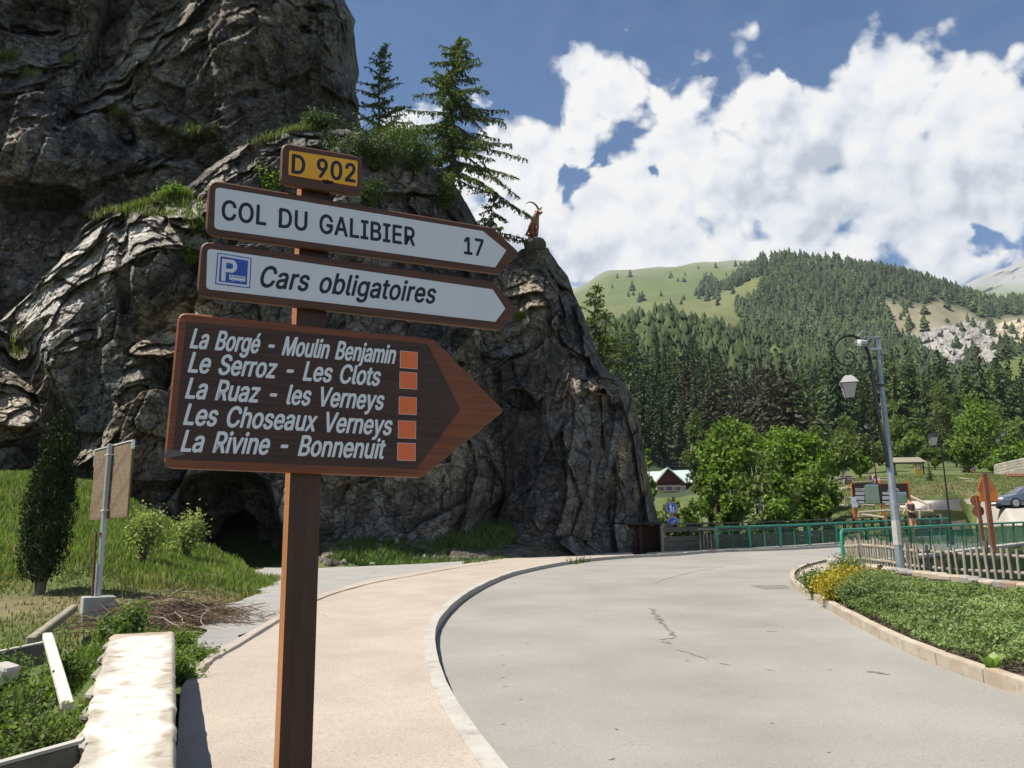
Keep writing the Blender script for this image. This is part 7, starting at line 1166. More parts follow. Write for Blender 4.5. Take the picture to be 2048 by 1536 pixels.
def put(me, parent, name='lettering'):
    M = (Matrix.Translation(parent.location) @ parent.rotation_euler.to_matrix().to_4x4())
    if parent.parent is not None: M = Matrix.Translation(parent.parent.location) @ M
    me.transform(M.inverted()); return link(name, me, None, parent)
# ================================================================ the direction sign
SAZ = R_(66.0); sd = np.array([math.sin(SAZ), math.cos(SAZ), 0]); sn = np.array([math.cos(SAZ), -math.sin(SAZ), 0]); uzv = np.array([0, 0, 1.])
sp0 = at(612, 950, 1.0)-cC; sp0 = sp0/math.hypot(sp0[0], sp0[1])*3.2+cC; sp0[2] = 0
def SP(s, z, d=0.0): return sp0+sd*s+uzv*z+sn*d
def wood(name, c1, c2, c3, a3=.6, st=(1.2, 1.2, 26), rough=.55, sc=3.0):
    return mat(name, c1, c2, sc, rough, .35, 30, c3=c3, s3=7, a3=a3, stretch=st, spec=.35, bdist=.002, ramp3=(.5, .75))
M_wd = wood('sign_wood', (.125, .050, .026), (.070, .032, .020), (.05, .028, .02), .7)
M_wdr = wood('sign_wood_red', (.24, .075, .028), (.15, .048, .022), (.06, .03, .02), .65)
M_wdk = wood('sign_wood_dark', (.080, .036, .024), (.040, .022, .017), (.018, .013, .012), .5, (1.2, 1.2, 30), .5)
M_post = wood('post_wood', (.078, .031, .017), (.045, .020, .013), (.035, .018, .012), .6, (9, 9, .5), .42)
M_white = mat('sign_white', (.68, .68, .70), (.64, .645, .67), 3, .35, spec=.5); M_black = mat('sign_black', (.018, .018, .020), rough=.4, spec=.4); M_yel2 = mat('sign_yellow', (.86, .40, .012), (.80, .36, .012), 6, .4, spec=.5)
M_blue = mat('sign_blue', (.025, .075, .38), rough=.4, spec=.5); M_oran = mat('sign_orange', (.80, .17, .055), rough=.5); M_pw = mat('sign_pale', (.74, .74, .74), rough=.5)
post = empty('sign_post', SP(0, tz(sp0[0], sp0[1])), 'square brown wooden post carrying the direction boards in the foreground', 'sign post')
pm = MB(); rz = math.atan2(sd[1], sd[0]); zb = SL*sp0[1]-.3; zt = 3.12; lean_ = .006
c = SP(.010, 0, -.10); pts = []
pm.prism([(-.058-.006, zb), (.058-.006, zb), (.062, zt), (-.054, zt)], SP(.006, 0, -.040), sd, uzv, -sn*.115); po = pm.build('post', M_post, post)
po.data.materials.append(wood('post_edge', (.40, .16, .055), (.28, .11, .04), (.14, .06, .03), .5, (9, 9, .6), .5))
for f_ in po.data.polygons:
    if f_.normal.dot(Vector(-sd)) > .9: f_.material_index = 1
def board(name, poly, rr, mat_, label, cat, depth=.030, front=0.0, group=None):
    P = rounded(poly, rr, 4); cx = sum(p[0] for p in P)/len(P); cz = sum(p[1] for p in P)/len(P)
    e = empty(name, SP(cx, cz, front), label, cat, group)
    # bevelled slab: back outline, front outline, slightly smaller face
    ins = .0055; n = len(P); C = np.array([cx, cz]); A = np.array(P); T = np.roll(A, -1, 0)-np.roll(A, 1, 0); N = np.stack([T[:, 1], -T[:, 0]], 1); N /= np.linalg.norm(N, axis=1)[:, None]; 
    if ((A-C)*N).sum() < 0: N = -N
    rings = [(A-N*ins, -depth), (A, -depth+ins), (A, -ins), (A-N*ins, 0)]; V = []
    for R_i, d in rings: V += [SP(a, b, front+d) for a, b in R_i]
    mb = MB(); F = [(k*n+i, k*n+(i+1) % n, (k+1)*n+(i+1) % n, (k+1)*n+i) for k in range(3) for i in range(n)]
    tri = tessellate_polygon([[Vector((a*1000, b*1000, 0)) for a, b in rings[3][0]]]); F += [tuple(3*n+i for i in t) for t in tri]+[tuple(t) for t in tri]
    mb.add(V, F); mb.build('board', mat_, e); return e
def plate(e, name, poly, rr, m, front, depth=.0016, label=None):
    P = rounded(poly, rr, 4) if rr else poly; mb = MB(); mb.prism(P, SP(0, 0, front+depth), sd, uzv, -sn*depth); o = mb.build(name, m, e); 
    if label: o['label'] = label
    return o
def letters(e, txt, a, b, cap, m, front, **kw): return put(text_mesh('lettering', txt, SP(a[0], a[1]), SP(b[0], b[1]), sd, uzv, sn, cap, m, thick=front+.0022, **kw), e)
# D 902
e = board('road_number_plate', [(-.138, 3.024), (.189, 3.024), (.189, 3.200), (-.138, 3.200)], .034, M_wd, 'small brown plate with yellow field reading D 902 on top of the post', 'road sign')
yp = rounded([(-.108, 3.066), (.168, 3.063), (.168, 3.176), (-.108, 3.171)], .008, 3)
chip = [(.02, 3.066), (.028, 3.071), (.036, 3.068), (.044, 3.073), (.052, 3.070), (.058, 3.066)]
plate(e, 'yellow_field', yp, 0, M_yel2, 0.0); letters(e, 'D 902', (-.094, 3.077), (.158, 3.080), .078, M_black, 0.0, bold=.0030, track=25)
plate(e, 'paint_chip', [(.034, 3.055), (.046, 3.053), (.060, 3.058), (.073, 3.064), (.066, 3.070), (.056, 3.067), (.049, 3.072), (.038, 3.068), (.028, 3.070), (.025, 3.064)], 0, mat('chip', (.022, .012, .008), rough=.9), .0018, .0006)
# COL DU GALIBIER
e = board('direction_sign', [(-.402, 2.775), (.800, 2.768), (.900, 2.876), (.772, 2.975), (-.402, 2.996)], [.04, .03, .025, .03, .04], M_wd, 'white arrow board reading COL DU GALIBIER 17', 'direction sign')
plate(e, 'white_field', [(-.372, 2.800), (.778, 2.793), (.832, 2.878), (.722, 2.951), (-.376, 2.968)], [.018, .004, .004, .006, .018], M_white, 0.0)
letters(e, 'COL DU GALIBIER', (-.347, 2.8425), (.414, 2.8415), .0775, M_black, 0.0, bold=.0026, track=28, space=330)
letters(e, '17', (.636, 2.8365), (.722, 2.8365), .0745, M_black, 0.0, bold=.0026, track=20)
plate(e, 'scratch', [(-.142, 2.915), (-.136, 2.905), (-.133, 2.893), (-.135, 2.893), (-.139, 2.905)], 0, M_black, .0, .0018)
# Cars obligatoires
e = board('direction_sign', [(-.420, 2.534), (.800, 2.516), (.884, 2.614), (.770, 2.730), (-.416, 2.748)], [.04, .03, .03, .03, .04], M_wd, 'white arrow board with blue P and bus symbol reading Cars obligatoires', 'direction sign')
plate(e, 'white_field', [(-.388, 2.561), (.776, 2.549), (.823, 2.613), (.765, 2.692), (-.392, 2.719)], [.016, .004, .004, .006, .016], M_white, 0.0)
pk = plate(e, 'parking_border', [(-.358, 2.583), (-.232, 2.581), (-.232, 2.7015), (-.356, 2.7075)], 0, M_blue, .0016, .0006); plate(e, 'parking_rim', [(-.354, 2.587), (-.236, 2.585), (-.236, 2.6975), (-.352, 2.7035)], 0, M_white, .0022, .0005)
plate(e, 'parking_field', [(-.346, 2.595), (-.245, 2.593), (-.244, 2.6895), (-.344, 2.6945)], 0, M_blue, .0027, .0005); plate(e, 'parking_letter', [(-.338, 2.599), (-.3225, 2.5985), (-.3225, 2.685), (-.338, 2.6855)], 0, M_white, .0032, .0005)
bw = lambda r, x0, x1, z0, z1: [(x0, z0)]+[(x1-r+r*math.cos(a), (z0+z1)/2+(z1-z0)/2*math.sin(a)) for a in [(-90+15*k)*math.pi/180 for k in range(13)]]+[(x0, z1)]
plate(e, 'parking_letter', bw(.019, -.3225, -.283, 2.6345, 2.685), 0, M_white, .0032, .0005); plate(e, 'parking_letter_hole', bw(.010, -.3225, -.2975, 2.6485, 2.671), 0, M_blue, .0037, .0004)
bus = [(-.309, 2.607), (-.252, 2.605), (-.251, 2.6215), (-.255, 2.6245), (-.309, 2.626)]; plate(e, 'bus_body', bus, 0, M_white, .0032, .0005)
for k in range(6): x = -.305+.0088*k; plate(e, 'bus_window', [(x, 2.6165), (x+.0058, 2.6163), (x+.0058, 2.6215), (x, 2.6217)], 0, M_blue, .0037, .0004)
for x in (-.296, -.264): plate(e, 'bus_wheel', [(x+.0048*math.cos(a*.7854), 2.6055+.0048*math.sin(a*.7854)) for a in range(8)], 0, M_white, .0037, .0005); plate(e, 'bus_wheel_rim', [(x+.0030*math.cos(a*.7854), 2.6055+.0030*math.sin(a*.7854)) for a in range(8)], 0, M_blue, .0042, .0004)
letters(e, 'Cars obligatoires', (-.201, 2.5935), (.499, 2.6005), .083, M_black, 0.0, bold=.0026, shear=.20, track=14)
# hamlets
e = board('direction_sign', [(-.494, 1.896), (.452, 1.880), (.812, 2.166), (.500, 2.450), (-.478, 2.464)], [.035, .03, .012, .03, .035], M_wdr, 'large brown arrow board listing five lines of hamlet names with orange squares', 'direction sign', .040)
plate(e, 'dark_field', [(-.468, 1.925), (.430, 1.912), (.616, 2.163), (.474, 2.424), (-.450, 2.430)], 0, M_wdk, 0.0, .0008)
for (t, a, b, cp) in [('La Borgé - Moulin Benjamin', (-.431, 2.3335), (.331, 2.3325), .0715), ('Le Serroz - Les Clots', (-.4325, 2.2435), (.270, 2.2385), .073), ('La Ruaz - les Verneys', (-.436, 2.1475), (.286, 2.143), .073), ('Les Choseaux Verneys', (-.437, 2.0515), (.320, 2.044), .0745), ('La Rivine - Bonnenuit', (-.440, 1.9555), (.292, 1.9505), .0745)]:
    letters(e, t, a, b, cp, M_pw, 0.0, bold=.0024, shear=.20, space=290)
for (x0, z0, x1, z1) in [(.359, 2.318, .429, 2.386), (.358, 2.234, .428, 2.300), (.356, 2.130, .427, 2.198), (.354, 2.034, .425, 2.102), (.352, 1.946, .424, 2.013)]:
    plate(e, 'square_border', [(x0-.0015, z0-.0015), (x1+.0015, z0-.0015), (x1+.0015, z1+.0015), (x0-.0015, z1+.0015)], 0, M_pw, .0008, .0006); plate(e, 'orange_square', [(x0, z0), (x1, z0), (x1, z1), (x0, z1)], 0, M_oran, .0014, .0006)
plate(e, 'worn_corner', [(-.4945, 1.935), (-.486, 1.962), (-.44, 1.955), (-.425, 1.943), (-.49, 1.930)], 0, mat('worn_wood', (.20, .20, .19), (.11, .09, .08), 30, .9), .0006, .0008)
# ================================================================ right side: street furniture
M_galv = mat('galvanised_pole', (.36, .39, .42), (.28, .31, .34), 7, .42, metal=.5, spec=.5); M_blk = mat('black_iron', (.012, .012, .014), rough=.35, spec=.5); M_glass = mat('frosted_glass', (.44, .43, .41), rough=.3, spec=.5); M_lgr = mat('lamp_grey', (.30, .30, .30), rough=.4)
def lantern(e, c, s, roofm=None):
    """hanging four sided lantern, top at c, s = full height"""
    roofm = roofm or M_lgr; mb = MB(); w = s*.36
    def fr(z, a): return [(c[0]+a*q[0], c[1]+a*q[1], c[2]+z) for q in ((-1, -.55), (.55, -1), (1, .55), (-.55, 1))]
    mb.add(fr(-.12*s, .30*w)+fr(-.18*s, .55*w)+fr(-.34*s, .92*w)+fr(-.37*s, 1.0*w)+fr(-.385*s, 1.0*w), [(k*4+i, k*4+(i+1) % 4, k*4+4+(i+1) % 4, k*4+4+i) for k in range(4) for i in range(4)]+[(3, 2, 1, 0), (16, 17, 18, 19)]); mb.build('lantern_roof', roofm, e)
    t = MB(); t.lathe([(.03*s, -.12*s), (.055*s, -.08*s), (.055*s, -.03*s), (.02*s, 0)], c, 8); t.build('finial', M_blk, e)
    top, bot = fr(-.387*s, .84*w), fr(-.88*s, .44*w)
    for i in range(4):
        q = MB(); a, b, c_, d = [np.array(v) for v in (top[i], top[(i+1) % 4], bot[(i+1) % 4], bot[i])]; ct = (a+b+c_+d)/4; V = [v+(ct-v)*.05 for v in (a, b, c_, d)]; q.add(V, [(0, 1, 2, 3)]); n_ = np.cross(b-a, d-a); n_ /= np.linalg.norm(n_); q.add([v-n_*.006 for v in V], [(3, 2, 1, 0)]); q.build('pane', M_glass, e)
    f = MB()
    for i in range(4): f.tube([top[i], bot[i]], .011*s/.8, 4); f.tube([bot[i], bot[(i+1) % 4]], .010*s/.8, 4); f.tube([top[i], top[(i+1) % 4]], .009*s/.8, 4)
    f.tube([(c[0]-.12*s, c[1], c[2]-.9*s), (c[0]-.08*s, c[1], c[2]-.96*s), (c[0], c[1], c[2]-.97*s), (c[0]+.08*s, c[1], c[2]-.96*s), (c[0]+.12*s, c[1], c[2]-.9*s)], .01, 5); f.tube([(c[0], c[1], c[2]-.88*s), (c[0], c[1], c[2]-1.04*s)], .015, 5); f.build('lantern_frame', M_blk, e)
def big_lamp():
    b = G(1803, 1153, .09); Yb = b[1]; top = at(1742, 672, Yb); e = empty('street_lamp', b, 'tall grey steel lamp pole with black scroll bracket and hanging lantern beside the planting bed', 'street lamp'); p = MB()
    p.tube([(b[0], b[1], b[2]-.2), (b[0], b[1], b[2]+1.6), (b[0], b[1], top[2])], [.108, .100, .048], 8); p.build('pole', M_galv, e)
    sl = MB(); sl.tube([(b[0], b[1], b[2]+.78), (b[0], b[1], b[2]+1.02), (b[0], b[1], b[2]+1.4)], [.113, .112, .109], 8); o = sl.build('pole_wrap', mat('pole_wrap', (.50, .48, .43), (.34, .33, .31), 5, .7), e)
    def z3(x, y, Y=None): return at(1640+x*.1172, 640+y*.1172, Y or Yb-.10)
    pts = [(1010, 1800), (985, 1536), (925, 1150), (905, 1000), (885, 850), (860, 700), (820, 540), (765, 410), (690, 335), (600, 285), (500, 268), (400, 290), (320, 345), (262, 430), (242, 520), (250, 610), (290, 690), (350, 745), (430, 778), (500, 772), (555, 735), (585, 670), (575, 600), (540, 555), (490, 535), (445, 555), (425, 600), (440, 645), (480, 660), (515, 635), (510, 605), (490, 598)]
    W = spline([z3(*q) for q in pts], 3); W = [w for w in W]; n = len(W)
    # lower part stays beside the pole
    base = np.array([b[0]-.17, Yb-.08, W[0][2]]); W = [np.array([w[0]*1.0, w[1], w[2]]) for w in W]; low = [np.array([b[0]-.09, Yb-.06, W[0][2]-1.1]), np.array([b[0]-.13, Yb-.06, W[0][2]-.5])]
    W2 = low+W; k = MB(); k.tube(W2, [.046 if i < 18 else max(.018, .044*(1-(i-18)/(n-10))) for i in range(len(W2))], 7); k.build('scroll_bracket', M_blk, e, True)
    hang = z3(470, 890); k = MB(); k.tube([z3(455, 780), z3(462, 830), hang], .014, 5); k.build('hanger', M_blk, e); lantern(e, tuple(hang), .80)
    for (x, y) in [(890, 500), (955, 1120), (900, 300)]: q = z3(x, y, Yb-.03); c = MB(); c.box((b[0]-.10, Yb-.04, q[2]), (.26, .10, .06)); c.build('clamp', M_blk if y > 1000 else M_galv, e)
    f = empty('floodlight', top, 'grey floodlight with bracket on top of the steel pole', 'floodlight'); g = MB(); a = at(1722, 684, Yb-.1); g.box(a, (.22, .26, .12), rz=.3, M=Matrix.Rotation(.35, 3, 'X'), bev=.02); g.build('housing', mat('flood_housing', (.55, .56, .57), rough=.4), f)
    g = MB(); g.tube([z3(630, 300), z3(735, 178), z3(840, 200), z3(905, 260)], .016, 5); g.tube([z3(690, 320), z3(800, 280), z3(900, 300)], .014, 5); g.build('bracket', M_galv, f); g = MB(); g.box(a+np.array([0, -.02, -.09]), (.22, .24, .02), rz=.3, M=Matrix.Rotation(.35, 3, 'X')); g.build('lens', M_glass, f)
    g = MB(); g.box((b[0], Yb, top[2]-.25), (.14, .14, .30)); g.build('junction_box', M_galv, e)
big_lamp()
def black_lamp(x, yb, yt, Y, label, arm=-1, s=.75, hook=True):
    b = at(x, yb, Y); b[2] = tz(b[0], b[1]); tz_ = at(x, yt, Y)[2]; e = empty('street_lamp', b, label, 'street lamp'); h = tz_-b[2]; p = MB(); p.lathe([(.10, -.2), (.10, .35), (.075, .42), (.075, 1.1), (.055, 1.2), (.035, h)], b, 8); p.build('pole', M_blk, e)
    W = [(b[0], b[1], tz_-.05), (b[0]-arm*.02, b[1], tz_+.25), (b[0]+arm*.12, b[1], tz_+.48), (b[0]+arm*.30, b[1], tz_+.45), (b[0]+arm*.40, b[1], tz_+.25), (b[0]+arm*.42, b[1], tz_+.0)]
    k = MB(); k.tube(spline(W, 3), .022, 5); k.build('arm', M_blk, e, True); lantern(e, (b[0]+arm*.42, b[1], tz_+.02), s, M_blk); return e
black_lamp(1901, 1050, 862, 46.5, 'black iron lamp post with one lantern near the far end of the bridge', s=.95)
black_lamp(1757, 1005, 845, 72, 'thin black lamp post hidden behind the steel pole', s=.6)
black_lamp(2012, 952, 872, 100, 'left black lamp of the pair by the stone wall', s=.9)
black_lamp(2024, 952, 860, 97, 'right black lamp of the pair by the stone wall', s=.9)
# ---- green railings
M_grn = mat('green_paint', (.020, .245, .165), (.018, .21, .14), 3, .38, spec=.5); M_grnd = mat('dark_green_paint', (.016, .075, .055), rough=.45)
BALS = {}
def railing(A, B, n, label, h=1.15, end=False, zf=None, bal=.125, posts=None):
    A, B = np.array(A, float), np.array(B, float); d = (B-A)/np.linalg.norm(B-A); L = np.linalg.norm(B-A); zf = zf or (lambda p: SL*p[1]); nn = np.array([-d[1], d[0]]); P3 = lambda s, z, o=0: np.array([A[0]+d[0]*s+nn[0]*o, A[1]+d[1]*s+nn[1]*o, zf(A+d*s)+z])
    e = empty('railing', P3(0, 0), label, 'railing'); m = MB(); S = [i*L/12 for i in range(13)]; path = [P3(s, h) for s in S]
    if end: path = [P3(-.02, 0), P3(-.02, .6), P3(-.0, h-.14), P3(.05, h-.04), P3(.16, h)]+[P3(s, h) for s in S[1:]]
    m.tube(path, .055, 8); m.build('handrail', M_grn, e, True)
    ps = posts or [i*L/n for i in range(n+1)]
    for s in ps:
        if end and s < .2: continue
        q = MB(); 
        for o, o2 in ((-.07, -.02), (.07, .02)): q.prism([(-.07, 0.0), (.07, 0.0), (.14, h-.04), (-.14, h-.04)], P3(s, .0, o), np.array([d[0], d[1], 0]), uzv+np.array([nn[0], nn[1], 0])*(-o*.6/h), np.array([nn[0], nn[1], 0])*.012)
        q.build('post', M_grn, e)
    for z in (.13, h-.20): q = MB(); q.tube([P3(s, z) for s in S], .016, 4); q.build('bar', M_grn, e)
    k = int(L/bal)
    if 'b' not in BALS: b = MB(); b.box((0, 0, (h-.33)/2), (.02, .02, h-.33)); BALS['b'] = b.mesh('baluster', M_grnd)
    I = P3(0, 0)
    for i in range(1, k): link('baluster', BALS['b'], None, e, P3(i*L/k, .13)-I)
    # a mid green stay between posts
    for a, b_ in zip(ps[:-1], ps[1:]): q = MB(); s = (a+b_)/2; q.box(P3(s, .13+(h-.33)/2), (.03, .03, h-.33), rz=math.atan2(d[1], d[0])); q.build('stay', M_grn, e)
    return e
E1 = NR1+NRd*6.0
railing(NR0, E1, 11, 'green railing on the near side of the bridge with a rounded end', end=True, h=1.16, bal=.16)
FA = G(1434, 1103)[:2]; FB = np.array([28.6, 55.2])
def zfar(p): return SL*p[1]+.22*smooth((p[1]-44)/11.)
railing(FA, FB, 9, 'green railing along the far side of the bridge', h=1.20, zf=zfar, bal=.15)
# bridge deck edge and dark parapet under the near railing, pale concrete kerb
M_cpale = mat('pale_concrete', (.50, .47, .42), (.42, .40, .36), 2, .9, .3, 40, bdist=.005); M_dkw = mat('dark_wood', (.060, .055, .048), (.035, .032, .028), 3, .85, .5, 25, stretch=(.3, .3, 5), bdist=.01); M_gryw = mat('grey_wood', (.135, .125, .105), (.085, .078, .066), 3, .88, .5, 25, stretch=(.5, .5, 5), bdist=.01); M_palew = mat('pale_round_wood', (.34, .30, .235), (.24, .215, .17), 4, .85, .4, 20, stretch=(3, 3, .6), bdist=.006, c3=(.24, .22, .18), s3=5, a3=.5)
def stripbox(name, A, B, off0, off1, z0, z1, m, label, n=12, zf=None, kind='structure', parent=None):
    A, B = np.array(A, float), np.array(B, float); d = (B-A)/np.linalg.norm(B-A); nn = np.array([-d[1], d[0]]); zf = zf or (lambda p: SL*p[1]); V = []
    for i in range(n+1):
        c = A+(B-A)*i/n; z = zf(c)
        for o, zz in ((off0, z0), (off1, z0), (off1, z1), (off0, z1)): q = c+nn*o; V.append((q[0], q[1], z+zz))
    F = [(i*4+k, i*4+(k+1) % 4, i*4+4+(k+1) % 4, i*4+4+k) for i in range(n) for k in range(4)]+[(3, 2, 1, 0), (n*4, n*4+1, n*4+2, n*4+3)]; mb = MB(); mb.add(V, F); o = mb.build(name, m, parent); 
    if label: o['label'] = label
    if kind: o['kind'] = kind
    return o
stripbox('bridge_kerb', NR0+NRd*.8, E1+NRd*5, -.28, .18, -.30, .06, M_cpale, 'pale concrete edge of the bridge deck under the near railing')
stripbox('bridge_parapet', NR0+NRd*1.0, E1+NRd*5, -.40, -.29, -1.9, -.10, M_dkw, 'dark timber facing below the bridge edge')
stripbox('far_kerb', FA+(FA-FB)*.20, FB, -.30, .35, -.3, .10, M_cpale, 'pale stone edge under the far railing', zf=zfar)
# grey wooden bridge rail behind
def wood_rail():
    d = (FB-FA)/np.linalg.norm(FB-FA); nn = np.array([-d[1], d[0]]); A = G(1327, 1108)[:2]; B = FB+nn*1.0+d*.4; A2 = FA+nn*1.0; e = empty('wooden_railing', (A[0], A[1], SL*A[1]), 'grey timber plank railing with square posts behind the far green railing', 'railing')
    segs = [(A, A2, lambda p: SL*p[1]), (A2, B, zfar)]
    for (a, b, zf) in segs:
        L = np.linalg.norm(b-a); d_ = (b-a)/L; n_ = np.array([-d_[1], d_[0]]); k = max(2, int(L/.95))
        for i in range(k+1):
            p = a+(b-a)*i/k; q = MB(); q.box((p[0], p[1], zf(p)+.66), (.15, .13, 1.36), rz=math.atan2(d_[1], d_[0])); q.build('post', M_dkw if i or a is A2 else M_palew, e)
        for (z0, z1, o0, o1, m) in [(1.36, 1.43, -.14, .16, M_gryw), (1.02, 1.24, -.11, -.07, M_gryw), (.56, .80, -.11, -.07, M_gryw), (.30, .535, -.115, -.07, M_gryw), (.08, .285, -.11, -.07, M_gryw)]:
            for j in range(max(1, int(L/3.2))):
                kk = max(1, int(L/3.2)); s0, s1 = a+(b-a)*(j/kk+.001), a+(b-a)*((j+1)/kk-.001); stripbox('plank', s0, s1, o0, o1, z0+.004*(j % 2), z1+.004*(j % 2), m, None, 3, zf, None, e)
    q = MB(); q.box((B[0]+.2, B[1], zfar(B)+.75), (.45, .35, 1.5), rz=.7); q.build('end_post', M_gryw, e)
    # short slatted gate piece before the green railing
    g0, g1 = G(1402, 1106)[:2], G(1431, 1104)[:2]; dd = (g1-g0)/np.linalg.norm(g1-g0); g = empty('slatted_panel', (g0[0], g0[1], SL*g0[1]), 'short weathered slatted panel at the start of the green railing', 'fence panel')
    for i in range(5): p = g0+(g1-g0)*i/4; q = MB(); q.box((p[0], p[1], SL*p[1]+.55), (.06, .05, 1.1)); q.build('slat', M_gryw, g)
    q = MB(); c = (g0+g1)/2; q.box((c[0], c[1], SL*c[1]+1.13), (np.linalg.norm(g1-g0)+.15, .08, .05), rz=math.atan2(dd[1], dd[0])); q.build('cap_rail', M_palew, g)
wood_rail()
# dark timber shed against the rock
def shed():
    Yb = 41.0; a, b = at(1252, 1107, Yb), at(1322, 1107, 42.0); top = at(1290, 1047, Yb)[2]; z0 = SL*Yb-.05; e = empty('timber_shed', (a[0], a[1], z0), 'dark brown timber gate enclosure at the foot of the rock spur', 'shed'); w = b[0]-a[0]; h = top-z0; M_rb = mat('reddish_wood', (.075, .030, .018), (.045, .02, .013), 3, .8, .4, 20, stretch=(5, 5, .4), bdist=.01)
    n = 9
    for i in range(n): q = MB(); x = a[0]+w*(i+.5)/n; q.box((x, a[1]+.1+(i % 2)*.006+(b[1]-a[1])*(i+.5)/n, z0+h*.48), (w/n-.012, .05, h*.93)); q.build('board', M_rb, e)
    for z in (.25, .55, .85): q = MB(); q.box((a[0]+w/2, (a[1]+b[1])/2+.05, z0+h*z), (w*.98, .05, .12), rz=math.atan2(b[1]-a[1], w)); q.build('rail', M_rb, e)
    for x, y in ((a[0], a[1]), (b[0], b[1]), (a[0]+w*.42, a[1]+.35)): q = MB(); q.box((x, y, z0+h/2), (.16, .14, h)); q.build('post', M_dkw, e)
    q = MB(); q.box((a[0]+w/2, a[1]+.9, z0+h+.03), (w+.3, 1.9, .07), M=Matrix.Rotation(.05, 3, 'X')); q.build('roof', M_dkw, e)
    q = MB(); q.box((b[0]+.02, b[1]+.8, z0+h/2), (.06, 1.5, h)); q.build('side_wall', M_dkw, e)
shed()
# ---- picket fence and low stone wall of the island
def picket():
    L = [at(1694, 1131, 26.8), at(1745, 1133, 24.6), at(1850, 1150, 22.0), at(1960, 1158, 21.2), at(2060, 1164, 20.6), at(2200, 1176, 19.5)]; P = spline(L, 12); s = np.concatenate([[0], np.cumsum([np.linalg.norm(P[i+1]-P[i]) for i in range(len(P)-1)])]); P = np.array(P); T = s[-1]; f = lambda t: np.array([np.interp(t, s, P[:, k]) for k in range(3)])
    e = empty('picket_fence', f(0), 'fence of round pale wooden pickets on two rails behind the low stone wall', 'fence'); I = f(0); pm = MB(); pm.tube([(0, 0, 0), (0, 0, .74)], [.033, .030], 7); me = pm.mesh('picket', M_palew, True); k = int(T/.165); r = random.Random(1)
    for i in range(k):
        t = i*T/k; o = link('picket', me, None, e, f(t)-I+np.array([0, -.03, .04+r.uniform(-.02, .02)])); o.rotation_euler = (r.uniform(-.03, .03), r.uniform(-.04, .04), r.uniform(0, 3)); o.scale = (r.uniform(.85, 1.15),)*2+(r.uniform(.95, 1.05),)
    for z in (.20, .60):
        for j in range(5): q = MB(); q.tube([f(T*j/5+.01)+[0, .03, z], f(T*(j+.5)/5)+[0, .03, z-.01], f(T*(j+1)/5-.01)+[0, .03, z+.01]], .045, 7); q.build('rail', M_palew, e, True)
    for x in (1727, 1825, 1982, 2120):
        t = min(np.linspace(0, T, 200), key=lambda t: abs(float(proj(f(t))[0])-x)); q = MB(); q.tube([f(t)+[0, .07, -.35], f(t)+[0, .07, .95]], .065, 9); q.build('post', M_gryw, e, True)
picket()
def low_wall():
    line = [G(1655, 1137, .1), G(1712, 1148, .1), G(1790, 1162, .1), G(1850, 1172, .1), G(1950, 1187, .1), G(2060, 1203, .1), G(2250, 1225, .1)]; P = np.array(spline(line, 10)); s = np.concatenate([[0], np.cumsum(np.linalg.norm(np.diff(P, axis=0), axis=1))]); T = s[-1]; f = lambda t: np.array([np.interp(t, s, P[:, k]) for k in range(3)])
    e = empty('low_stone_wall', f(0), 'low wall of grey and ochre stones behind the planting bed', 'wall'); MS = [mat('stone_grey', (.27, .26, .24), (.19, .185, .17), 4, .93, .6, 25, bdist=.015), mat('stone_ochre', (.37, .315, .22), (.31, .26, .18), 4, .93, .6, 25, bdist=.015), mat('stone_beige', (.40, .345, .27), (.30, .26, .21), 4, .93, .6, 25, bdist=.015), mat('stone_rust', (.28, .20, .145), (.24, .17, .12), 4, .93, .6, 25, bdist=.015)]
    r = random.Random(12)
    n = 24; V = []; 
    for i in range(n+1):
        c = f(T*i/n); d = f(min(T, T*i/n+.1))-f(max(0, T*i/n-.1)); d /= np.linalg.norm(d); nn = np.array([-d[1], d[0], 0])
        for o, z in ((.03, -.2), (.34, -.2), (.34, .27), (.03, .27)): q = c+nn*o; V.append((q[0], q[1], q[2]+z))
    mb = MB(); mb.add(V, [(i*4+k, i*4+(k+1) % 4, i*4+4+(k+1) % 4, i*4+4+k) for i in range(n) for k in range(4)]+[(3, 2, 1, 0), (n*4, n*4+1, n*4+2, n*4+3)]); mb.build('mortar', mat('wall_mortar', (.40, .35, .27), (.33, .29, .23), 5, .95, .6, 30, bdist=.01), e)
    for row, (z0, z1) in enumerate([(-.04, .13), (.15, .30)]):
        t = .05*row
        while t < T-.3:
            l = r.uniform(.25, .52); c = f(t+l/2); d = f(t+l)-f(t); a = math.atan2(d[1], d[0]); nn = np.array([-math.sin(a), math.cos(a), 0]); q = MB(); q.box(c+nn*(.13+r.uniform(-.015, .015))+[0, 0, (z0+z1)/2], (l-.03, .30+r.uniform(-.04, .03), z1-z0-.012+r.uniform(-.045, .03)), rz=a+r.uniform(-.03, .03), bev=.035); q.build('stone', r.choice([MS[0], MS[0], MS[0], MS[2], MS[2], MS[0], MS[2], MS[1]] if r.random() < .9 else MS), e, True); t += l
    c = f(T*.36); q = MB(); q.box(c+[0, -.02, .15], (.10, .08, .34)); tag(q.build('drain_post', M_blk), 'short black post against the low stone wall beside the lamp', 'post')
low_wall()
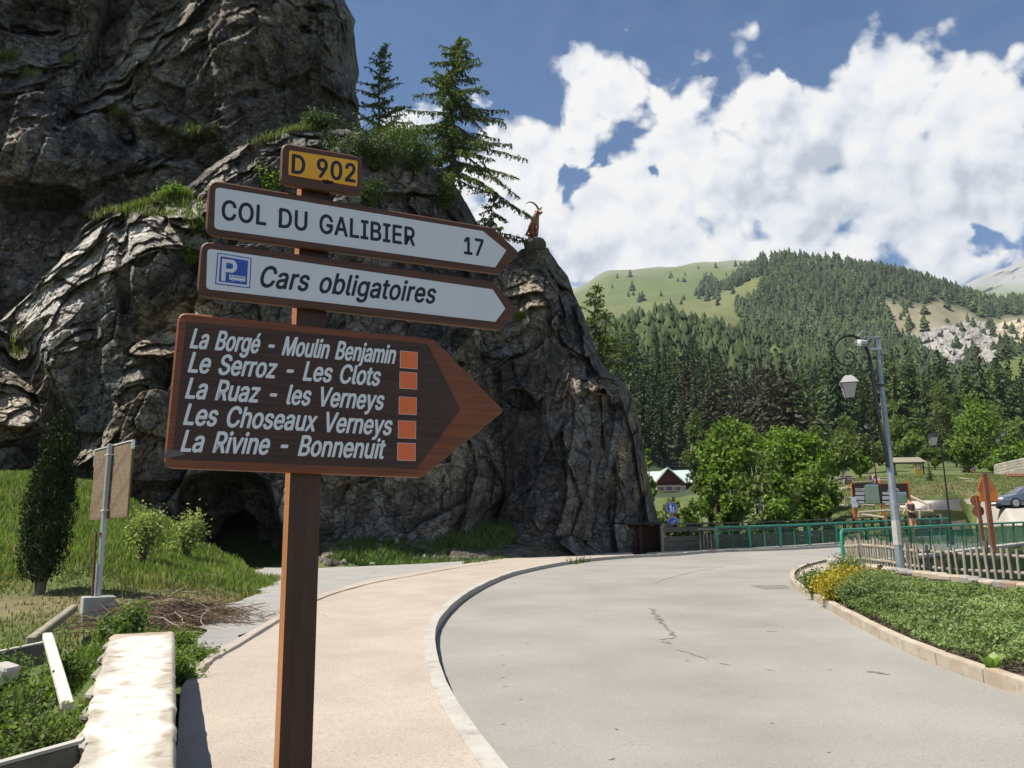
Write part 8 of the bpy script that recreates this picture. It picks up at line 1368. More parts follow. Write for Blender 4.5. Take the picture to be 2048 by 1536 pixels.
# ---- blue round signs
def disc_sign(x, y, r_px, Y, kind, label, back=False, col=None, facing=0.0):
    c = at(x, y, Y); r = r_px/FPX*Y; e = empty('round_sign', c, label, 'road sign'); ux = np.array([math.cos(facing), math.sin(facing), 0]); nr = np.array([ux[1], -ux[0], 0]); circ = lambda q, n=20: [(q*math.cos(2*math.pi*k/n), q*math.sin(2*math.pi*k/n)) for k in range(n)]
    def pl(name, poly, d0, m, th=.004): q = MB(); q.prism(poly, c+nr*(d0+th), ux, uzv, -nr*th); return q.build(name, m, e)
    if back: pl('disc', circ(r), 0, col, .03); return e
    pl('rim', circ(r), 0, mat('rim_wood', (.30, .13, .06), rough=.6), .03); pl('white_ring', circ(r*.86), .031, M_white); pl('blue_disc', circ(r*.80), .036, M_blue2); u = r*.8
    if kind == 'walk':
        pl('pedestrian_symbol', [(-.30*u, -.80*u), (-.12*u, -.80*u), (-.10*u, -.3*u), (.05*u, -.80*u), (.20*u, -.78*u), (.06*u, -.15*u), (.10*u, .15*u), (.02*u, .48*u), (-.34*u, .48*u), (-.44*u, .10*u), (-.34*u, .02*u), (-.28*u, .2*u), (-.27*u, -.2*u)], .041, M_white); pl('pedestrian_symbol', [(a-.16*u, b+.66*u) for a, b in circ(.15*u, 10)], .041, M_white)
        pl('child_symbol', [(.28*u, -.80*u), (.38*u, -.80*u), (.42*u, -.5*u), (.50*u, -.78*u), (.60*u, -.74*u), (.54*u, -.25*u), (.58*u, .0*u), (.30*u, .02*u), (.24*u, -.22*u), (.32*u, -.28*u)], .041, M_white); pl('child_symbol', [(a+.44*u, b+.13*u) for a, b in circ(.11*u, 10)], .041, M_white)
    else: pl('arrow_symbol', [(-.52*u, -.55*u), (-.50*u, .12*u), (-.34*u, .12*u), (-.34*u, -.22*u), (.30*u, .52*u), (.46*u, .38*u), (-.18*u, -.36*u), (.16*u, -.36*u), (.16*u, -.55*u)], .041, M_white)
    return e
M_blue2 = mat('road_blue', (.02, .10, .50), rough=.4, spec=.5); M_post2 = mat('brown_post', (.17, .085, .045), (.10, .055, .032), 5, .7, stretch=(3, 3, .5)); M_obr = mat('orange_brown', (.48, .145, .048), (.40, .12, .042), 2.5, .55); M_obr2 = mat('rust_brown', (.22, .085, .045), (.16, .065, .04), 5, .65)
Yp = 41.4; pb = at(1355, 1106, Yp); pe = empty('sign_post', (pb[0], pb[1], SL*Yp), 'brown wooden post of the two round blue signs', 'sign post'); q = MB(); q.box((pb[0]-.04, pb[1]+.09, SL*Yp+1.35), (.13, .12, 2.75)); q.build('post', M_post2, pe)
disc_sign(1342, 1015.5, 13, Yp, 'walk', 'round blue sign with white pedestrian and child', facing=.25); disc_sign(1345.5, 1045.5, 13.5, Yp, 'arrow', 'round blue sign with white arrow pointing down left', facing=.25)
# ---- brown backs of signs
Yb = 35.0
p1 = at(1962, 1062, Yb); se = empty('sign_post', (p1[0], p1[1], SL*Yb), 'brown post carrying the two brown disc backs', 'sign post'); q = MB(); tp = at(1950, 992, Yb); q.box((p1[0], p1[1]-.05, (SL*Yb+tp[2])/2), (.12, .10, tp[2]-SL*Yb)); q.build('post', M_obr2, se)
disc_sign(1951, 1001, 10, Yb, None, 'upper brown back of a round sign right of the black lamp', True, M_obr2, -.2); disc_sign(1956, 1022, 11, Yb, None, 'lower brown back of a round sign right of the black lamp', True, M_obr2, -.2)
p2 = at(1981, 1060, Yb-.6); se = empty('sign_post', (p2[0], p2[1], SL*Yb), 'tall dark brown post of the orange backed sign', 'sign post'); tp = at(1969, 947, Yb-.6); q = MB(); q.box((p2[0], p2[1]-.05, (SL*Yb+tp[2])/2), (.17, .14, tp[2]-SL*Yb)); q.build('post', M_obr2, se)
c = at(1978, 1003, Yb-.4); u = (Yb-.4)/FPX; se = empty('warning_sign', c, 'orange brown back of a pointed warning sign with a plate below', 'road sign')
q = MB(); q.prism(rounded([(-18*u, 19*u), (17*u, 19*u), (17*u, 26*u), (0*u, 56*u), (-4*u, 56*u), (-19*u, 26*u)], .05, 3), c, np.array([1, 0, 0]), uzv, np.array([0, .04, 0])); q.build('panel', M_obr, se); q = MB(); q.prism(rounded([(-17*u, 0), (19*u, 0), (19*u, 18*u), (-17*u, 18*u)], .04, 3), c+[0, .005, 0], np.array([1, 0, 0]), uzv, np.array([0, .04, 0])); q.build('lower_panel', mat('orange_panel', (.60, .17, .04), rough=.5), se)
# ---- information board
def info_board():
    Y = 52.0; X = lambda x, y: at(x, y, Y); gz = lambda x: tz(*X(x, 1040)[:2]); e = empty('information_board', X(1760, 1040), 'wide dark brown information board with maps between three orange brown posts', 'information board')
    for (xt, yt, xb) in [(1703, 966, 1706), (1760, 963, 1764), (1812, 963, 1818)]:
        a = X(xt, yt); z0 = tz(a[0], a[1]); q = MB(); q.box((a[0]+.05, a[1], (a[2]+z0)/2-.2), (.20, .16, a[2]-z0+.4)); q.build('post', M_obr, e)
    M_db = mat('board_dark', (.030, .018, .014), rough=.6); M_gp = mat('text_panel', (.40, .41, .45), (.34, .35, .39), 60, .6); M_map = mat('map_print', (.15, .22, .17), (.22, .27, .22), 2.2, .5); M_map2 = mat('landscape_print', (.10, .20, .09), (.20, .26, .24), 1.6, .5); M_sky = mat('print_sky', (.22, .34, .46), rough=.5)
    def pl(name, x0, y0, x1, y1, m, d, lab=None):
        a, b = X(x0, y1), X(x1, y0); q = MB(); q.box(((a[0]+b[0])/2, a[1]-.08-d, (a[2]+b[2])/2), (b[0]-a[0], .02, b[2]-a[2])); o = q.build(name, m, e); 
        if lab: o['label'] = lab
    pl('panel', 1706, 967, 1758, 1008, M_db, 0); pl('panel', 1763, 967, 1813, 1007, M_db, 0)
    for (y0, y1) in [(984, 990), (992, 1000), (1002, 1007)]: pl('text_panel', 1710, y0, 1727, y1, M_gp, .015); pl('text_panel', 1764, y0, 1784, y1-.5, M_gp, .015)
    pl('map', 1730, 971, 1755, 1006.5, M_map, .015); pl('map_sky', 1730, 969, 1755, 972.5, M_sky, .017); pl('landscape_picture', 1785, 988, 1811, 1006, M_map2, .015); pl('picture_sky', 1785, 984, 1811, 988.5, M_sky, .017)
    for (y, t, x0, x1, c) in [(979, 'Via Ferrata', 1709, 1727, 1.9), (982, 'Poingt Ravier', 1709, 1727, 1.0), (979, 'Via Ferrata', 1776, 1795, 1.9), (982, 'Poingt Ravier', 1774, 1798, 1.0)]:
        put(text_mesh('lettering', t, X(x0, y)-[0, .095, 0], X(x1, y)-[0, .095, 0], None, uzv, np.array([0, -1., 0]), c*Y/FPX*1.3, M_pw, bold=.004), e)
    pn = empty('notice', X(1706, 1000), 'two white paper notices on the left post of the information board', 'notice'); 
    for (x0, y0, x1, y1) in [(1701, 994, 1710, 1005), (1702, 1005.5, 1713, 1015)]: a, b = X(x0, y1), X(x1, y0); q = MB(); q.box(((a[0]+b[0])/2, a[1]-.14, (a[2]+b[2])/2), (b[0]-a[0], .015, b[2]-a[2])); q.build('sheet', mat('paper', (.50, .51, .62), rough=.6), pn)
info_board()
# ---- wooden log rails and play structures on the bank
def logs(name, lst, label, cat, rad=.07, m=None):
    e = empty(name, lst[0][0], label, cat)
    for a, b in lst: q = MB(); q.tube([a, b], rad, 7); q.build('log', m or M_palew, e, True)
    return e
A = lambda x, y, Y: at(x, y, Y)
logs('log_rail', [(A(1717, 1025, 51), A(1772, 1021, 50.5)), (A(1772, 1021, 50.5), A(1866, 1022, 50)), (A(1718, 1024, 51), A(1718, 1036, 51)), (A(1725, 1029, 50), A(1770, 1035, 47.5)), (A(1840, 1021, 50), A(1840, 1036, 50)), (A(1797, 1022, 50), A(1797, 1036, 50))], 'low rail of peeled logs in front of the information board', 'log rail')
logs('log_barrier', [(A(1818, 991, 56), A(1858, 1010, 53)), (A(1858, 1007, 53), A(1858, 1020, 53))], 'slanting pale log barrier right of the information board', 'barrier', .09)
logs('play_frame', [(A(1660, 970, 62), A(1679, 983, 62)), (A(1664, 978, 62), A(1676, 987, 62)), (A(1681, 979, 62), A(1673, 993, 62)), (A(1676, 997, 60), A(1683, 988, 60)), (A(1683, 988, 60), A(1690, 998, 60)), (A(1690, 998, 60), A(1690, 1014, 60)), (A(1674, 995, 60), A(1674, 1013, 60)), (A(1674, 1010, 60), A(1690, 1012, 60))], 'pale crossed timber play frame left of the information board', 'play structure', .085)
logs('log_fence', [(A(1645, 995, 62), A(1645, 1008, 62)), (A(1652, 995, 62), A(1652, 1008, 62)), (A(1660, 995, 62), A(1660, 1006, 62)), (A(1642, 995, 62), A(1702, 996, 62)), (A(1667, 1008, 62), A(1700, 1012, 60))], 'short pale log fence under the leafy trees', 'fence', .07)
logs('log_steps', [(A(1660, 963, 76), A(1690, 955, 78)), (A(1678, 952, 80), A(1706, 953, 80)), (A(1680, 957, 79), A(1708, 957, 79)), (A(1690, 961, 78), A(1704, 960, 78)), (A(1706, 952, 80), A(1706, 968, 78)), (A(1690, 953, 79), A(1690, 966, 78)), (A(1680, 953, 79), A(1680, 966, 78))], 'weathered log terrace on the bank behind the big leafy tree', 'log terrace', .10, M_gryw)
logs('log_rail', [(A(1752, 961, 82), A(1775, 961, 82)), (A(1755, 956, 84), A(1775, 956, 84)), (A(1702, 966, 78), A(1745, 963, 80))], 'log rail on which the seated person rests', 'log rail', .09)
logs('log_bench', [(A(1726, 1010, 57), A(1748, 1012, 57)), (A(1765, 1010, 57), A(1790, 1010, 57)), (A(1740, 1012, 57), A(1740, 1019, 57)), (A(1776, 1012, 57), A(1776, 1019, 57)), (A(1797, 1008, 57), A(1812, 1008, 57))], 'low pale log bench behind the information board', 'bench', .09)
q = empty('stump', A(1739, 962, 81), 'grey round stump left of the seated person', 'stump'); b = MB(); b.tube([A(1739, 963, 81), A(1739, 951, 81)], [.16, .15], 9); b.build('log', M_gryw, q)
# kiosk, yellow board, small panel, no parking sign, benches
def kiosk():
    Y = 100; c = A(1812, 952, Y); z = tz(c[0], c[1]); e = empty('kiosk', (c[0], c[1], z), 'small open timber shelter with a pale pitched roof on the bank', 'kiosk'); r = MB(); w = 2.1; r.add([(c[0]-w, c[1]-1.2, z+1.4), (c[0]+w, c[1]-1.2, z+1.4), (c[0]+w-.3, c[1], z+2.1), (c[0]-w+.3, c[1], z+2.1), (c[0]-w, c[1]+1.2, z+1.4), (c[0]+w, c[1]+1.2, z+1.4)], [(0, 1, 2, 3), (3, 2, 5, 4), (0, 3, 4), (1, 5, 2), (0, 4, 5, 1)]); r.build('roof', mat('shingle', (.26, .23, .17), (.19, .17, .13), 5, .9), e)
    for x, y in ((-1.7, -1), (1.7, -1), (-1.7, 1), (1.7, 1)): q = MB(); q.box((c[0]+x, c[1]+y, z+.5), (.14, .14, 2.0)); q.build('post', M_dkw, e)
kiosk()
q = empty('yellow_board', A(1836, 952, 92), 'tall ochre yellow panel with a pale emblem on the bank', 'panel'); a, b = A(1831, 954, 92), A(1842, 927, 92); m = MB(); m.box(((a[0]+b[0])/2, 92, (a[2]+b[2])/2), (b[0]-a[0], .12, b[2]-a[2])); m.build('panel', mat('ochre_panel', (.36, .27, .055), (.30, .23, .05), 2, .6), q); m = MB(); m.box(((a[0]+b[0])/2, 92, b[2]+.03), (b[0]-a[0]+.2, .3, .10)); m.build('cap', M_dkw, q)
m = MB(); m.prism([(.22*math.cos(k*.6283), .30*math.sin(k*.6283)) for k in range(10)], (((a[0]+b[0])/2), 91.92, (a[2]+b[2])/2+.35), np.array([1, 0, 0]), uzv, np.array([0, .01, 0])); m.build('emblem', mat('emblem', (.45, .43, .36), rough=.6), q)
c = A(1949, 938, 90); q = empty('no_parking_sign', c, 'small round red ringed blue disc on an orange post at the top of the bank', 'road sign'); circ = lambda r, n=14: [(r*math.cos(2*math.pi*k/n), r*math.sin(2*math.pi*k/n)) for k in range(n)]
for (nm, r, d, cc) in [('ring', .20, 0, (.45, .06, .10)), ('disc', .14, -.02, (.16, .14, .42))]: m = MB(); m.prism(circ(r), c+[0, d, 0], np.array([1, 0, 0]), uzv, np.array([0, .015, 0])); m.build(nm, mat(nm+'_paint', cc, rough=.5), q)
m = MB(); gz = tz(c[0], c[1]+.1); m.box((c[0]+.02, c[1]+.08, (c[2]-.1+gz)/2-.1), (.12, .08, c[2]-gz+.1)); m.build('post', M_obr, q)
c = A(1787, 950, 92); q = empty('panel_stand', c, 'small dark roofed panel stand beside the steel pole', 'panel'); m = MB(); m.box(c, (.75, .1, .40)); m.build('panel', M_dkw, q); m = MB(); m.box(c+[0, 0, .28], (.9, .3, .07)); m.build('cap', M_gryw, q); m = MB(); m.box(c+[-.3, 0, -.5], (.08, .08, .8)); m.box(c+[.3, 0, -.5], (.08, .08, .8)); m.build('legs', M_gryw, q)
def bank_wall():
    Y = 96; a, b = A(1996, 950, Y), A(2120, 948, Y-14); n = 30; e = empty('stone_wall', a, 'pale rubble stone wall at the right edge above the bank', 'wall'); zt = A(1996, 929, Y)[2]; M1 = mat('rubble', (.40, .37, .31), (.28, .26, .22), 3, .95, .8, 8, bdist=.06, objvar=.25); r = random.Random(5); L = b-a
    core = MB(); c = (a+b)/2; core.box((c[0], c[1]+.25, (a[2]-.6+zt)/2), (np.linalg.norm(L), .4, zt-a[2]+.5), rz=math.atan2(L[1], L[0])); core.build('core', M1, e)
    for row in range(4):
        t = 0
        while t < .98: l = r.uniform(.04, .08); p = a+L*(t+l/2); m = MB(); m.box((p[0], p[1]+r.uniform(-.03, .03), zt-.12-row*.31), (np.linalg.norm(L)*l-.05, .5, .28), rz=math.atan2(L[1], L[0]), bev=.06); m.build('stone', M1, e, True); t += l
bank_wall()
logs('picnic_bench', [(A(2008, 949, 90), A(2052, 949, 88)), (A(2012, 952, 88), A(2052, 952, 87)), (A(2015, 950, 89), A(2015, 957, 88)), (A(2038, 950, 89), A(2038, 957, 88))], 'brown timber bench in front of the rubble wall', 'bench', .11, M_obr2)
logs('wooden_steps', [(A(1920, 957, 82), A(1963, 961, 79)), (A(1918, 957, 82), A(1936, 956, 83)), (A(1932, 963, 77), A(1965, 964, 76))], 'pale timber edge on the grassy bank', 'timber edge', .09)
# ---- chalet
def chalet():
    Y = 172.; u = Y/FPX; P = lambda x, y, dy=0: at(x, y, Y)+np.array([0, dy, 0]); base = P(1333, 990); e = empty('chalet', base, 'chalet with brown timber gable, pinkish lower wall and pale green metal roof', 'house'); g0 = tz(base[0], base[1])-1.5
    l, r_, pk = P(1311, 963), P(1364, 961), P(1334, 935); dep = 13.
    M_tim = mat('chalet_timber', (.135, .045, .026), (.09, .032, .02), 1.5, .8, .3, 6, stretch=(.3, .3, 5), bdist=.05); M_pk = mat('chalet_render', (.52, .36, .27), (.48, .33, .25), .6, .9); M_rf = mat('metal_roof', (.56, .66, .60), (.48, .58, .53), .8, .35, metal=.3, stretch=(2, .2, 1))
    q = MB(); q.prism([(l[0], l[2]-.3), (r_[0], r_[2]-.3), (r_[0], r_[2]+.1), (pk[0], pk[2]-.05), (l[0], l[2]+.1)], (0, Y, 0), np.array([1, 0, 0]), uzv, np.array([0, .35, 0])); q.build('gable', M_tim, e)
    zl = P(1311, 970)[2]; q = MB(); q.box(((l[0]+r_[0])/2, Y+dep/2, (zl+g0)/2), (r_[0]-l[0]-.3, dep-.2, zl-g0)); q.build('wall', M_pk, e)
    q = MB(); q.box(((l[0]+r_[0])/2, Y+dep/2+.4, (zl+l[2])/2), (r_[0]-l[0]-.35, dep-.3, l[2]-zl+.2)); q.build('upper_wall', M_tim, e)
    rw = MB(); x1 = P(1372, 975)[0]; rw.box(((r_[0]+x1)/2, Y+2.6, (zl+g0)/2-.1), (x1-r_[0]+.1, 4.5, zl-g0)); rw.build('side_wall', mat('chalet_render_pale', (.66, .52, .36), rough=.9), e)
    def slab(nm, a, b, c, d, th=.18): m = MB(); n_ = np.cross(b-a, d-a); n_ /= np.linalg.norm(n_); n_ *= math.copysign(1, n_[2]); m.add([a, b, c, d]+[v-n_*th for v in (a, b, c, d)], [(0, 1, 2, 3), (7, 6, 5, 4), (0, 4, 5, 1), (1, 5, 6, 2), (2, 6, 7, 3), (3, 7, 4, 0)]); m.build(nm, M_rf, e)
    D = np.array([0, dep+1, 0]); o = np.array([0, -1.2, 0]); ll, rl = l+(l-pk)*.14, r_+(r_-pk)*.14; slab('roof', pk+o, ll+o, ll+D, pk+D); slab('roof', pk+o, rl+o, rl+D, pk+D)
    # long wing with its ridge across
    a, b = P(1298, 936, 6), P(1445, 932, 6); c, d = P(1445, 962, 1.5), P(1300, 962, 1.5); slab('roof', P(1262, 939, 7), P(1475, 930, 7), P(1478, 962, 1.2), P(1262, 966, 1.2)); slab('roof', P(1262, 939, 7), P(1475, 930, 7), P(1475, 958, 13), P(1262, 966, 13))
    wq = MB(); wa, wb = P(1366, 965, 3.2), P(1470, 965, 3.2); wq.box(((wa[0]+wb[0])/2, wa[1]+3, (wa[2]+g0)/2-.3), (wb[0]-wa[0], 5.5, wa[2]-g0)); wq.build('wing_wall', mat('wing_wall', (.17, .12, .09), (.12, .09, .07), .8, .9), e)
    M_win = mat('window_glass', (.10, .12, .15), rough=.15, spec=.6); M_wf = mat('window_frame', (.45, .42, .38), rough=.7)
    for (x0, y0, x1_, y1) in [(1330, 972, 1345, 982), (1318, 973, 1326, 981), (1354, 972, 1360, 982)]:
        p, r2 = P(x0, y1), P(x1_, y0); m = MB(); m.box(((p[0]+r2[0])/2, Y-.02, (p[2]+r2[2])/2), (r2[0]-p[0]+.2, .14, r2[2]-p[2]+.2)); f = m.build('window', M_wf, e); m = MB(); m.box(((p[0]+r2[0])/2, Y-.10, (p[2]+r2[2])/2), (r2[0]-p[0], .04, r2[2]-p[2])); m.build('pane', M_win, f)
    bl, br_ = P(1312, 982.5), P(1360, 982.5); m = MB()
    for z in (0, .95): m.box(((bl[0]+br_[0])/2, Y-1.5, bl[2]+z-.1), (br_[0]-bl[0], .12, .12))
    for k in range(4): m.box((bl[0]+(br_[0]-bl[0])*k/3, Y-1.5, bl[2]+.35), (.14, .12, 1.1))
    m.build('balcony_rail', mat('rail_pale', (.42, .33, .25), rough=.8), e); m = MB(); m.box(((bl[0]+br_[0])/2, Y-.75, bl[2]-.2), (br_[0]-bl[0], 1.6, .15)); m.build('balcony_floor', M_tim, e)
chalet()
# ---- parking surface behind the bridge, draped on the ground
def drape(name, poly, m, label, lift=.03, step=3.0, Y0=36):
    xs = np.arange(min(p[0] for p in poly), max(p[0] for p in poly)+step, step); ys = np.arange(min(p[1] for p in poly), max(p[1] for p in poly)+1.2, 1.2); X, Yp = np.meshgrid(xs, ys); H = hit(X.ravel(), Yp.ravel(), Y0, 140, 200); ok = (sdist(X.ravel(), Yp.ravel(), poly) > -.8) & ~np.isnan(H[:, 0]); H = np.nan_to_num(H); H[:, 2] += lift
    ok = ok.reshape(X.shape); q = ok[:-1, :-1] & ok[1:, :-1] & ok[:-1, 1:] & ok[1:, 1:]; nx = X.shape[1]; i = (np.arange(X.shape[0]-1)[:, None]*nx+np.arange(nx-1)[None])[q]; Q = np.stack([i, i+nx, i+nx+1, i+1], -1)
    used, inv = np.unique(Q, return_inverse=True); me = npmesh(name, H[used], inv.reshape(-1, 4), mat=m, smooth=True); return tag(link(name, me), label, kind='structure')
M_lot = mat('pale_tarmac', (.40, .37, .325), (.35, .325, .285), .5, .92, .3, 40, bdist=.01)
drape('car_park', LOTP, M_lot, 'pale tarmac of the car park road behind the bridge')
drape('footpath', [(1640, 984), (1700, 972), (1704, 976), (1650, 990)], mat('path_dirt', (.36, .31, .22), rough=.95), 'pale dirt path on the bank')
# ---- car
def car():
    c = at(2008, 1017, 53.0); gz = tz(c[0]+1.5, c[1]+.2)+.03; e = empty('parked_car', (c[0]+2.3, c[1]+1.0, gz), 'grey estate car driving in at the right edge with its front to the left', 'car'); M_car = mat('car_paint', (.15, .18, .24), rough=.25, metal=.5, spec=.6); M_cg = mat('car_glass', (.03, .035, .045), rough=.08, spec=.7); M_ty = mat('tyre', (.02, .02, .02), rough=.8); M_rim = mat('car_rim', (.45, .46, .48), rough=.3, metal=.7); M_hl = mat('headlight', (.75, .77, .80), rough=.15, spec=.7); M_pl = mat('number_plate', (.75, .75, .76), rough=.4); M_gr = mat('grille', (.02, .022, .026), rough=.5)
    # stations along the length: x, half width, sill z, shoulder z, roof z, roof half width
    S = [(0, .62, .28, .48, .50, .5), (.06, .78, .22, .60, .64, .6), (.35, .87, .20, .72, .78, .72), (.9, .90, .18, .84, .90, .74), (1.25, .90, .18, .90, .97, .70), (1.75, .90, .18, .93, 1.30, .60), (2.15, .90, .18, .94, 1.43, .58), (3.0, .90, .18, .95, 1.46, .58), (4.0, .88, .20, .96, 1.40, .57), (4.45, .84, .24, .94, 1.05, .58), (4.6, .74, .30, .80, .84, .55)]
    V = []; 
    for (x, w, zs, zh, zr, wr) in S:
        for (y, z) in [(-w*.9, zs), (-w, zs+.12), (-w*1.0, (zs+zh)/2+.05), (-w*.97, zh), (-wr, zr-.05), (-wr*.75, zr), (wr*.75, zr), (wr, zr-.05), (w*.97, zh), (w, (zs+zh)/2+.05), (w, zs+.12), (w*.9, zs)]: V.append((c[0]+x, c[1]+1.0+y, gz+z))
    n = 12; F = [(i*n+k, i*n+(k+1) % n, (i+1)*n+(k+1) % n, (i+1)*n+k) for i in range(len(S)-1) for k in range(n)]+[tuple(range(n-1, -1, -1)), tuple((len(S)-1)*n+k for k in range(n))]; m = MB(); m.add(V, F); m.build('body', M_car, e, True)
    for sgn in (-1, 1):
        m = MB(); y = c[1]+1.0; gl = [(1.35, .97, .885), (4.25, .98, .86), (3.95, 1.34, .60), (2.2, 1.38, .60), (1.85, 1.28, .63)]; m.add([(c[0]+a, y+sgn*(w_+.012), gz+z) for a, z, w_ in gl], [(0, 1, 2, 3, 4)]); m.build('side_window', M_cg, e)
    m = MB(); m.add([(c[0]+1.24, c[1]+1-.68, gz+.985), (c[0]+1.24, c[1]+1+.68, gz+.985), (c[0]+1.98, c[1]+1+.56, gz+1.405), (c[0]+1.98, c[1]+1-.56, gz+1.405)], [(0, 1, 2, 3)]); m.build('windscreen', M_cg, e)
    for (x, sgn) in [(.85, -1), (.85, 1), (3.65, -1), (3.65, 1)]:
        cc = np.array([c[0]+x, c[1]+1+sgn*.80, gz+.32]); m = MB(); m.tube([cc-[0, .12, 0], cc+[0, .12, 0]], .32, 20); w_ = m.build('wheel', M_ty, e, True); m = MB(); m.tube([cc+[0, sgn*.125, 0], cc+[0, sgn*.13, 0]], .22, 16)
        for k in range(7): a = k*.8976; m.box(cc+np.array([.11*math.cos(a), sgn*.135, .11*math.sin(a)]), (.2, .012, .035), M=Matrix.Rotation(-a, 3, 'Y'))
        m.build('rim', M_rim, w_)
    for sgn in (-1, 1): m = MB(); m.box((c[0]+.16, c[1]+1+sgn*.62, gz+.60), (.30, .34, .13), rz=-sgn*.25, bev=.04); m.build('headlight', M_hl, e, True)
    m = MB(); m.box((c[0]+.02, c[1]+1, gz+.45), (.06, .62, .34), bev=.02); m.build('grille', M_gr, e); m = MB(); m.box((c[0]-.03, c[1]+1, gz+.36), (.02, .50, .11)); m.build('number_plate', M_pl, e); m = MB(); m.box((c[0]+.05, c[1]+1, gz+.24), (.10, 1.2, .10), bev=.02); m.build('lower_intake', M_gr, e)
    m = MB(); m.box((c[0]+1.45, c[1]+1-.98, gz+1.0), (.12, .16, .12), bev=.03); m.build('mirror', M_car, e)
car()
# ---- people
M_skin = mat('skin', (.50, .29, .20), (.46, .26, .18), 8, .55, spec=.3); M_hair = mat('hair', (.05, .03, .02), rough=.7)
def skin_figure(name, joints, edges, m, parent, root=0, sub=2):
    me = bpy.data.meshes.new(name); me.from_pydata([tuple(j[0]) for j in joints], edges, []); o = bpy.data.objects.new(name, me); COL.objects.link(o)
    sk = o.modifiers.new('s', 'SKIN'); sk.use_smooth_shade = True
    if not me.skin_vertices: 
        me.attributes.new('skin', 'FLOAT', 'POINT')
    sv = me.skin_vertices[0].data if len(me.skin_vertices) else None
    if sv is not None:
        for i, (p, r) in enumerate(joints): sv[i].radius = (r, r) if not isinstance(r, tuple) else r
        sv[root].use_root = True
    su = o.modifiers.new('u', 'SUBSURF'); su.levels = sub; su.render_levels = sub
    bpy.context.view_layer.update(); dg = bpy.context.evaluated_depsgraph_get(); m2 = bpy.data.meshes.new_from_object(o.evaluated_get(dg)); bpy.data.objects.remove(o); m2.name = name; m2.materials.clear(); m2.materials.append(m); m2.polygons.foreach_set('use_smooth', [True]*len(m2.polygons)); return link(name, m2, None, parent)
def person(c, rz, label, J, shirt, shorts, hair_s=.0, capm=None):
    """J: dict of joints in metres, x right, y away, z up"""
    e = empty('person', c, label, 'person', rz=rz); N = ['pelvis', 'waist', 'chest', 'neck', 'head', 'crown', 'shl', 'ell', 'wrl', 'hal', 'shr', 'elr', 'wrr', 'har', 'hil', 'knl', 'anl', 'tol', 'hir', 'knr', 'anr', 'tor']
    Rd = dict(pelvis=(.15, .11), waist=(.125, .095), chest=(.15, .11), neck=.055, head=.092, crown=.085, shl=.062, ell=.043, wrl=.030, hal=.035, shr=.062, elr=.043, wrr=.030, har=.035, hil=.09, knl=.06, anl=.042, tol=.038, hir=.09, knr=.06, anr=.042, tor=.038)
    E = [('pelvis', 'waist'), ('waist', 'chest'), ('chest', 'neck'), ('neck', 'head'), ('head', 'crown'), ('chest', 'shl'), ('shl', 'ell'), ('ell', 'wrl'), ('wrl', 'hal'), ('chest', 'shr'), ('shr', 'elr'), ('elr', 'wrr'), ('wrr', 'har'), ('pelvis', 'hil'), ('hil', 'knl'), ('knl', 'anl'), ('anl', 'tol'), ('pelvis', 'hir'), ('hir', 'knr'), ('knr', 'anr'), ('anr', 'tor')]
    skin_figure('body', [(J[n], Rd[n]) for n in N], [(N.index(a), N.index(b)) for a, b in E], M_skin, e)
    T = ['pelvis', 'waist', 'chest', 'shl', 'shr']; g = 1.16; rr = dict(pelvis=(.165, .125), waist=(.145, .112), chest=(.168, .128), shl=.070, shr=.070)
    skin_figure('top', [(J[n], rr[n]) for n in T], [(0, 1), (1, 2), (2, 3), (2, 4)], shirt, e)
    kl = tuple((np.array(J['hil'])*.35+np.array(J['knl'])*.65)); kr = tuple((np.array(J['hir'])*.35+np.array(J['knr'])*.65))
    skin_figure('shorts', [(tuple(np.array(J['pelvis'])-[0, 0, .02]), (.172, .13)), (J['hil'], .112), (kl, .095), (J['hir'], .112), (kr, .095)], [(0, 1), (1, 2), (0, 3), (3, 4)], shorts, e)
    hd = np.array(J['head'])*.4+np.array(J['crown'])*.6; m = MB(); m.lathe([(.02, -.03), (.098, .0), (.104, .04), (.088, .085), (.05, .115), (.01, .125)], hd+[0, hair_s, -.01], 12); m2 = m.mesh('hair', capm or M_hair, True); link('hair', m2, None, e); return e
pc = at(1748, 960, 81.0); gz_ = pc[2]
person((pc[0], 80.8, pc[2]-.05), 0, 'person in a purple swimsuit top sitting on a log rail with arms on the knees', dict(pelvis=(0, 0, .0), waist=(0, -.02, .20), chest=(0, -.06, .40), neck=(0, -.10, .55), head=(0, -.13, .66), crown=(0, -.14, .76), shl=(-.20, -.07, .46), ell=(-.30, -.20, .22), wrl=(-.24, -.40, .08), hal=(-.22, -.46, .02), shr=(.20, -.07, .46), elr=(.33, -.16, .24), wrr=(.34, -.30, .02), har=(.35, -.34, -.06), hil=(-.11, -.05, -.02), knl=(-.20, -.46, .02), anl=(-.22, -.50, -.42), tol=(-.24, -.64, -.47), hir=(.11, -.05, -.02), knr=(.20, -.46, .02), anr=(.20, -.50, -.42), tor=(.22, -.64, -.47)), mat('purple_cloth', (.10, .05, .38), rough=.7), mat('purple_cloth', (.10, .05, .38)), .01)
pc = at(1826, 1040, 48.6); gz_ = tz(pc[0], pc[1]); hip = at(1828, 1026, 48.6)[2]
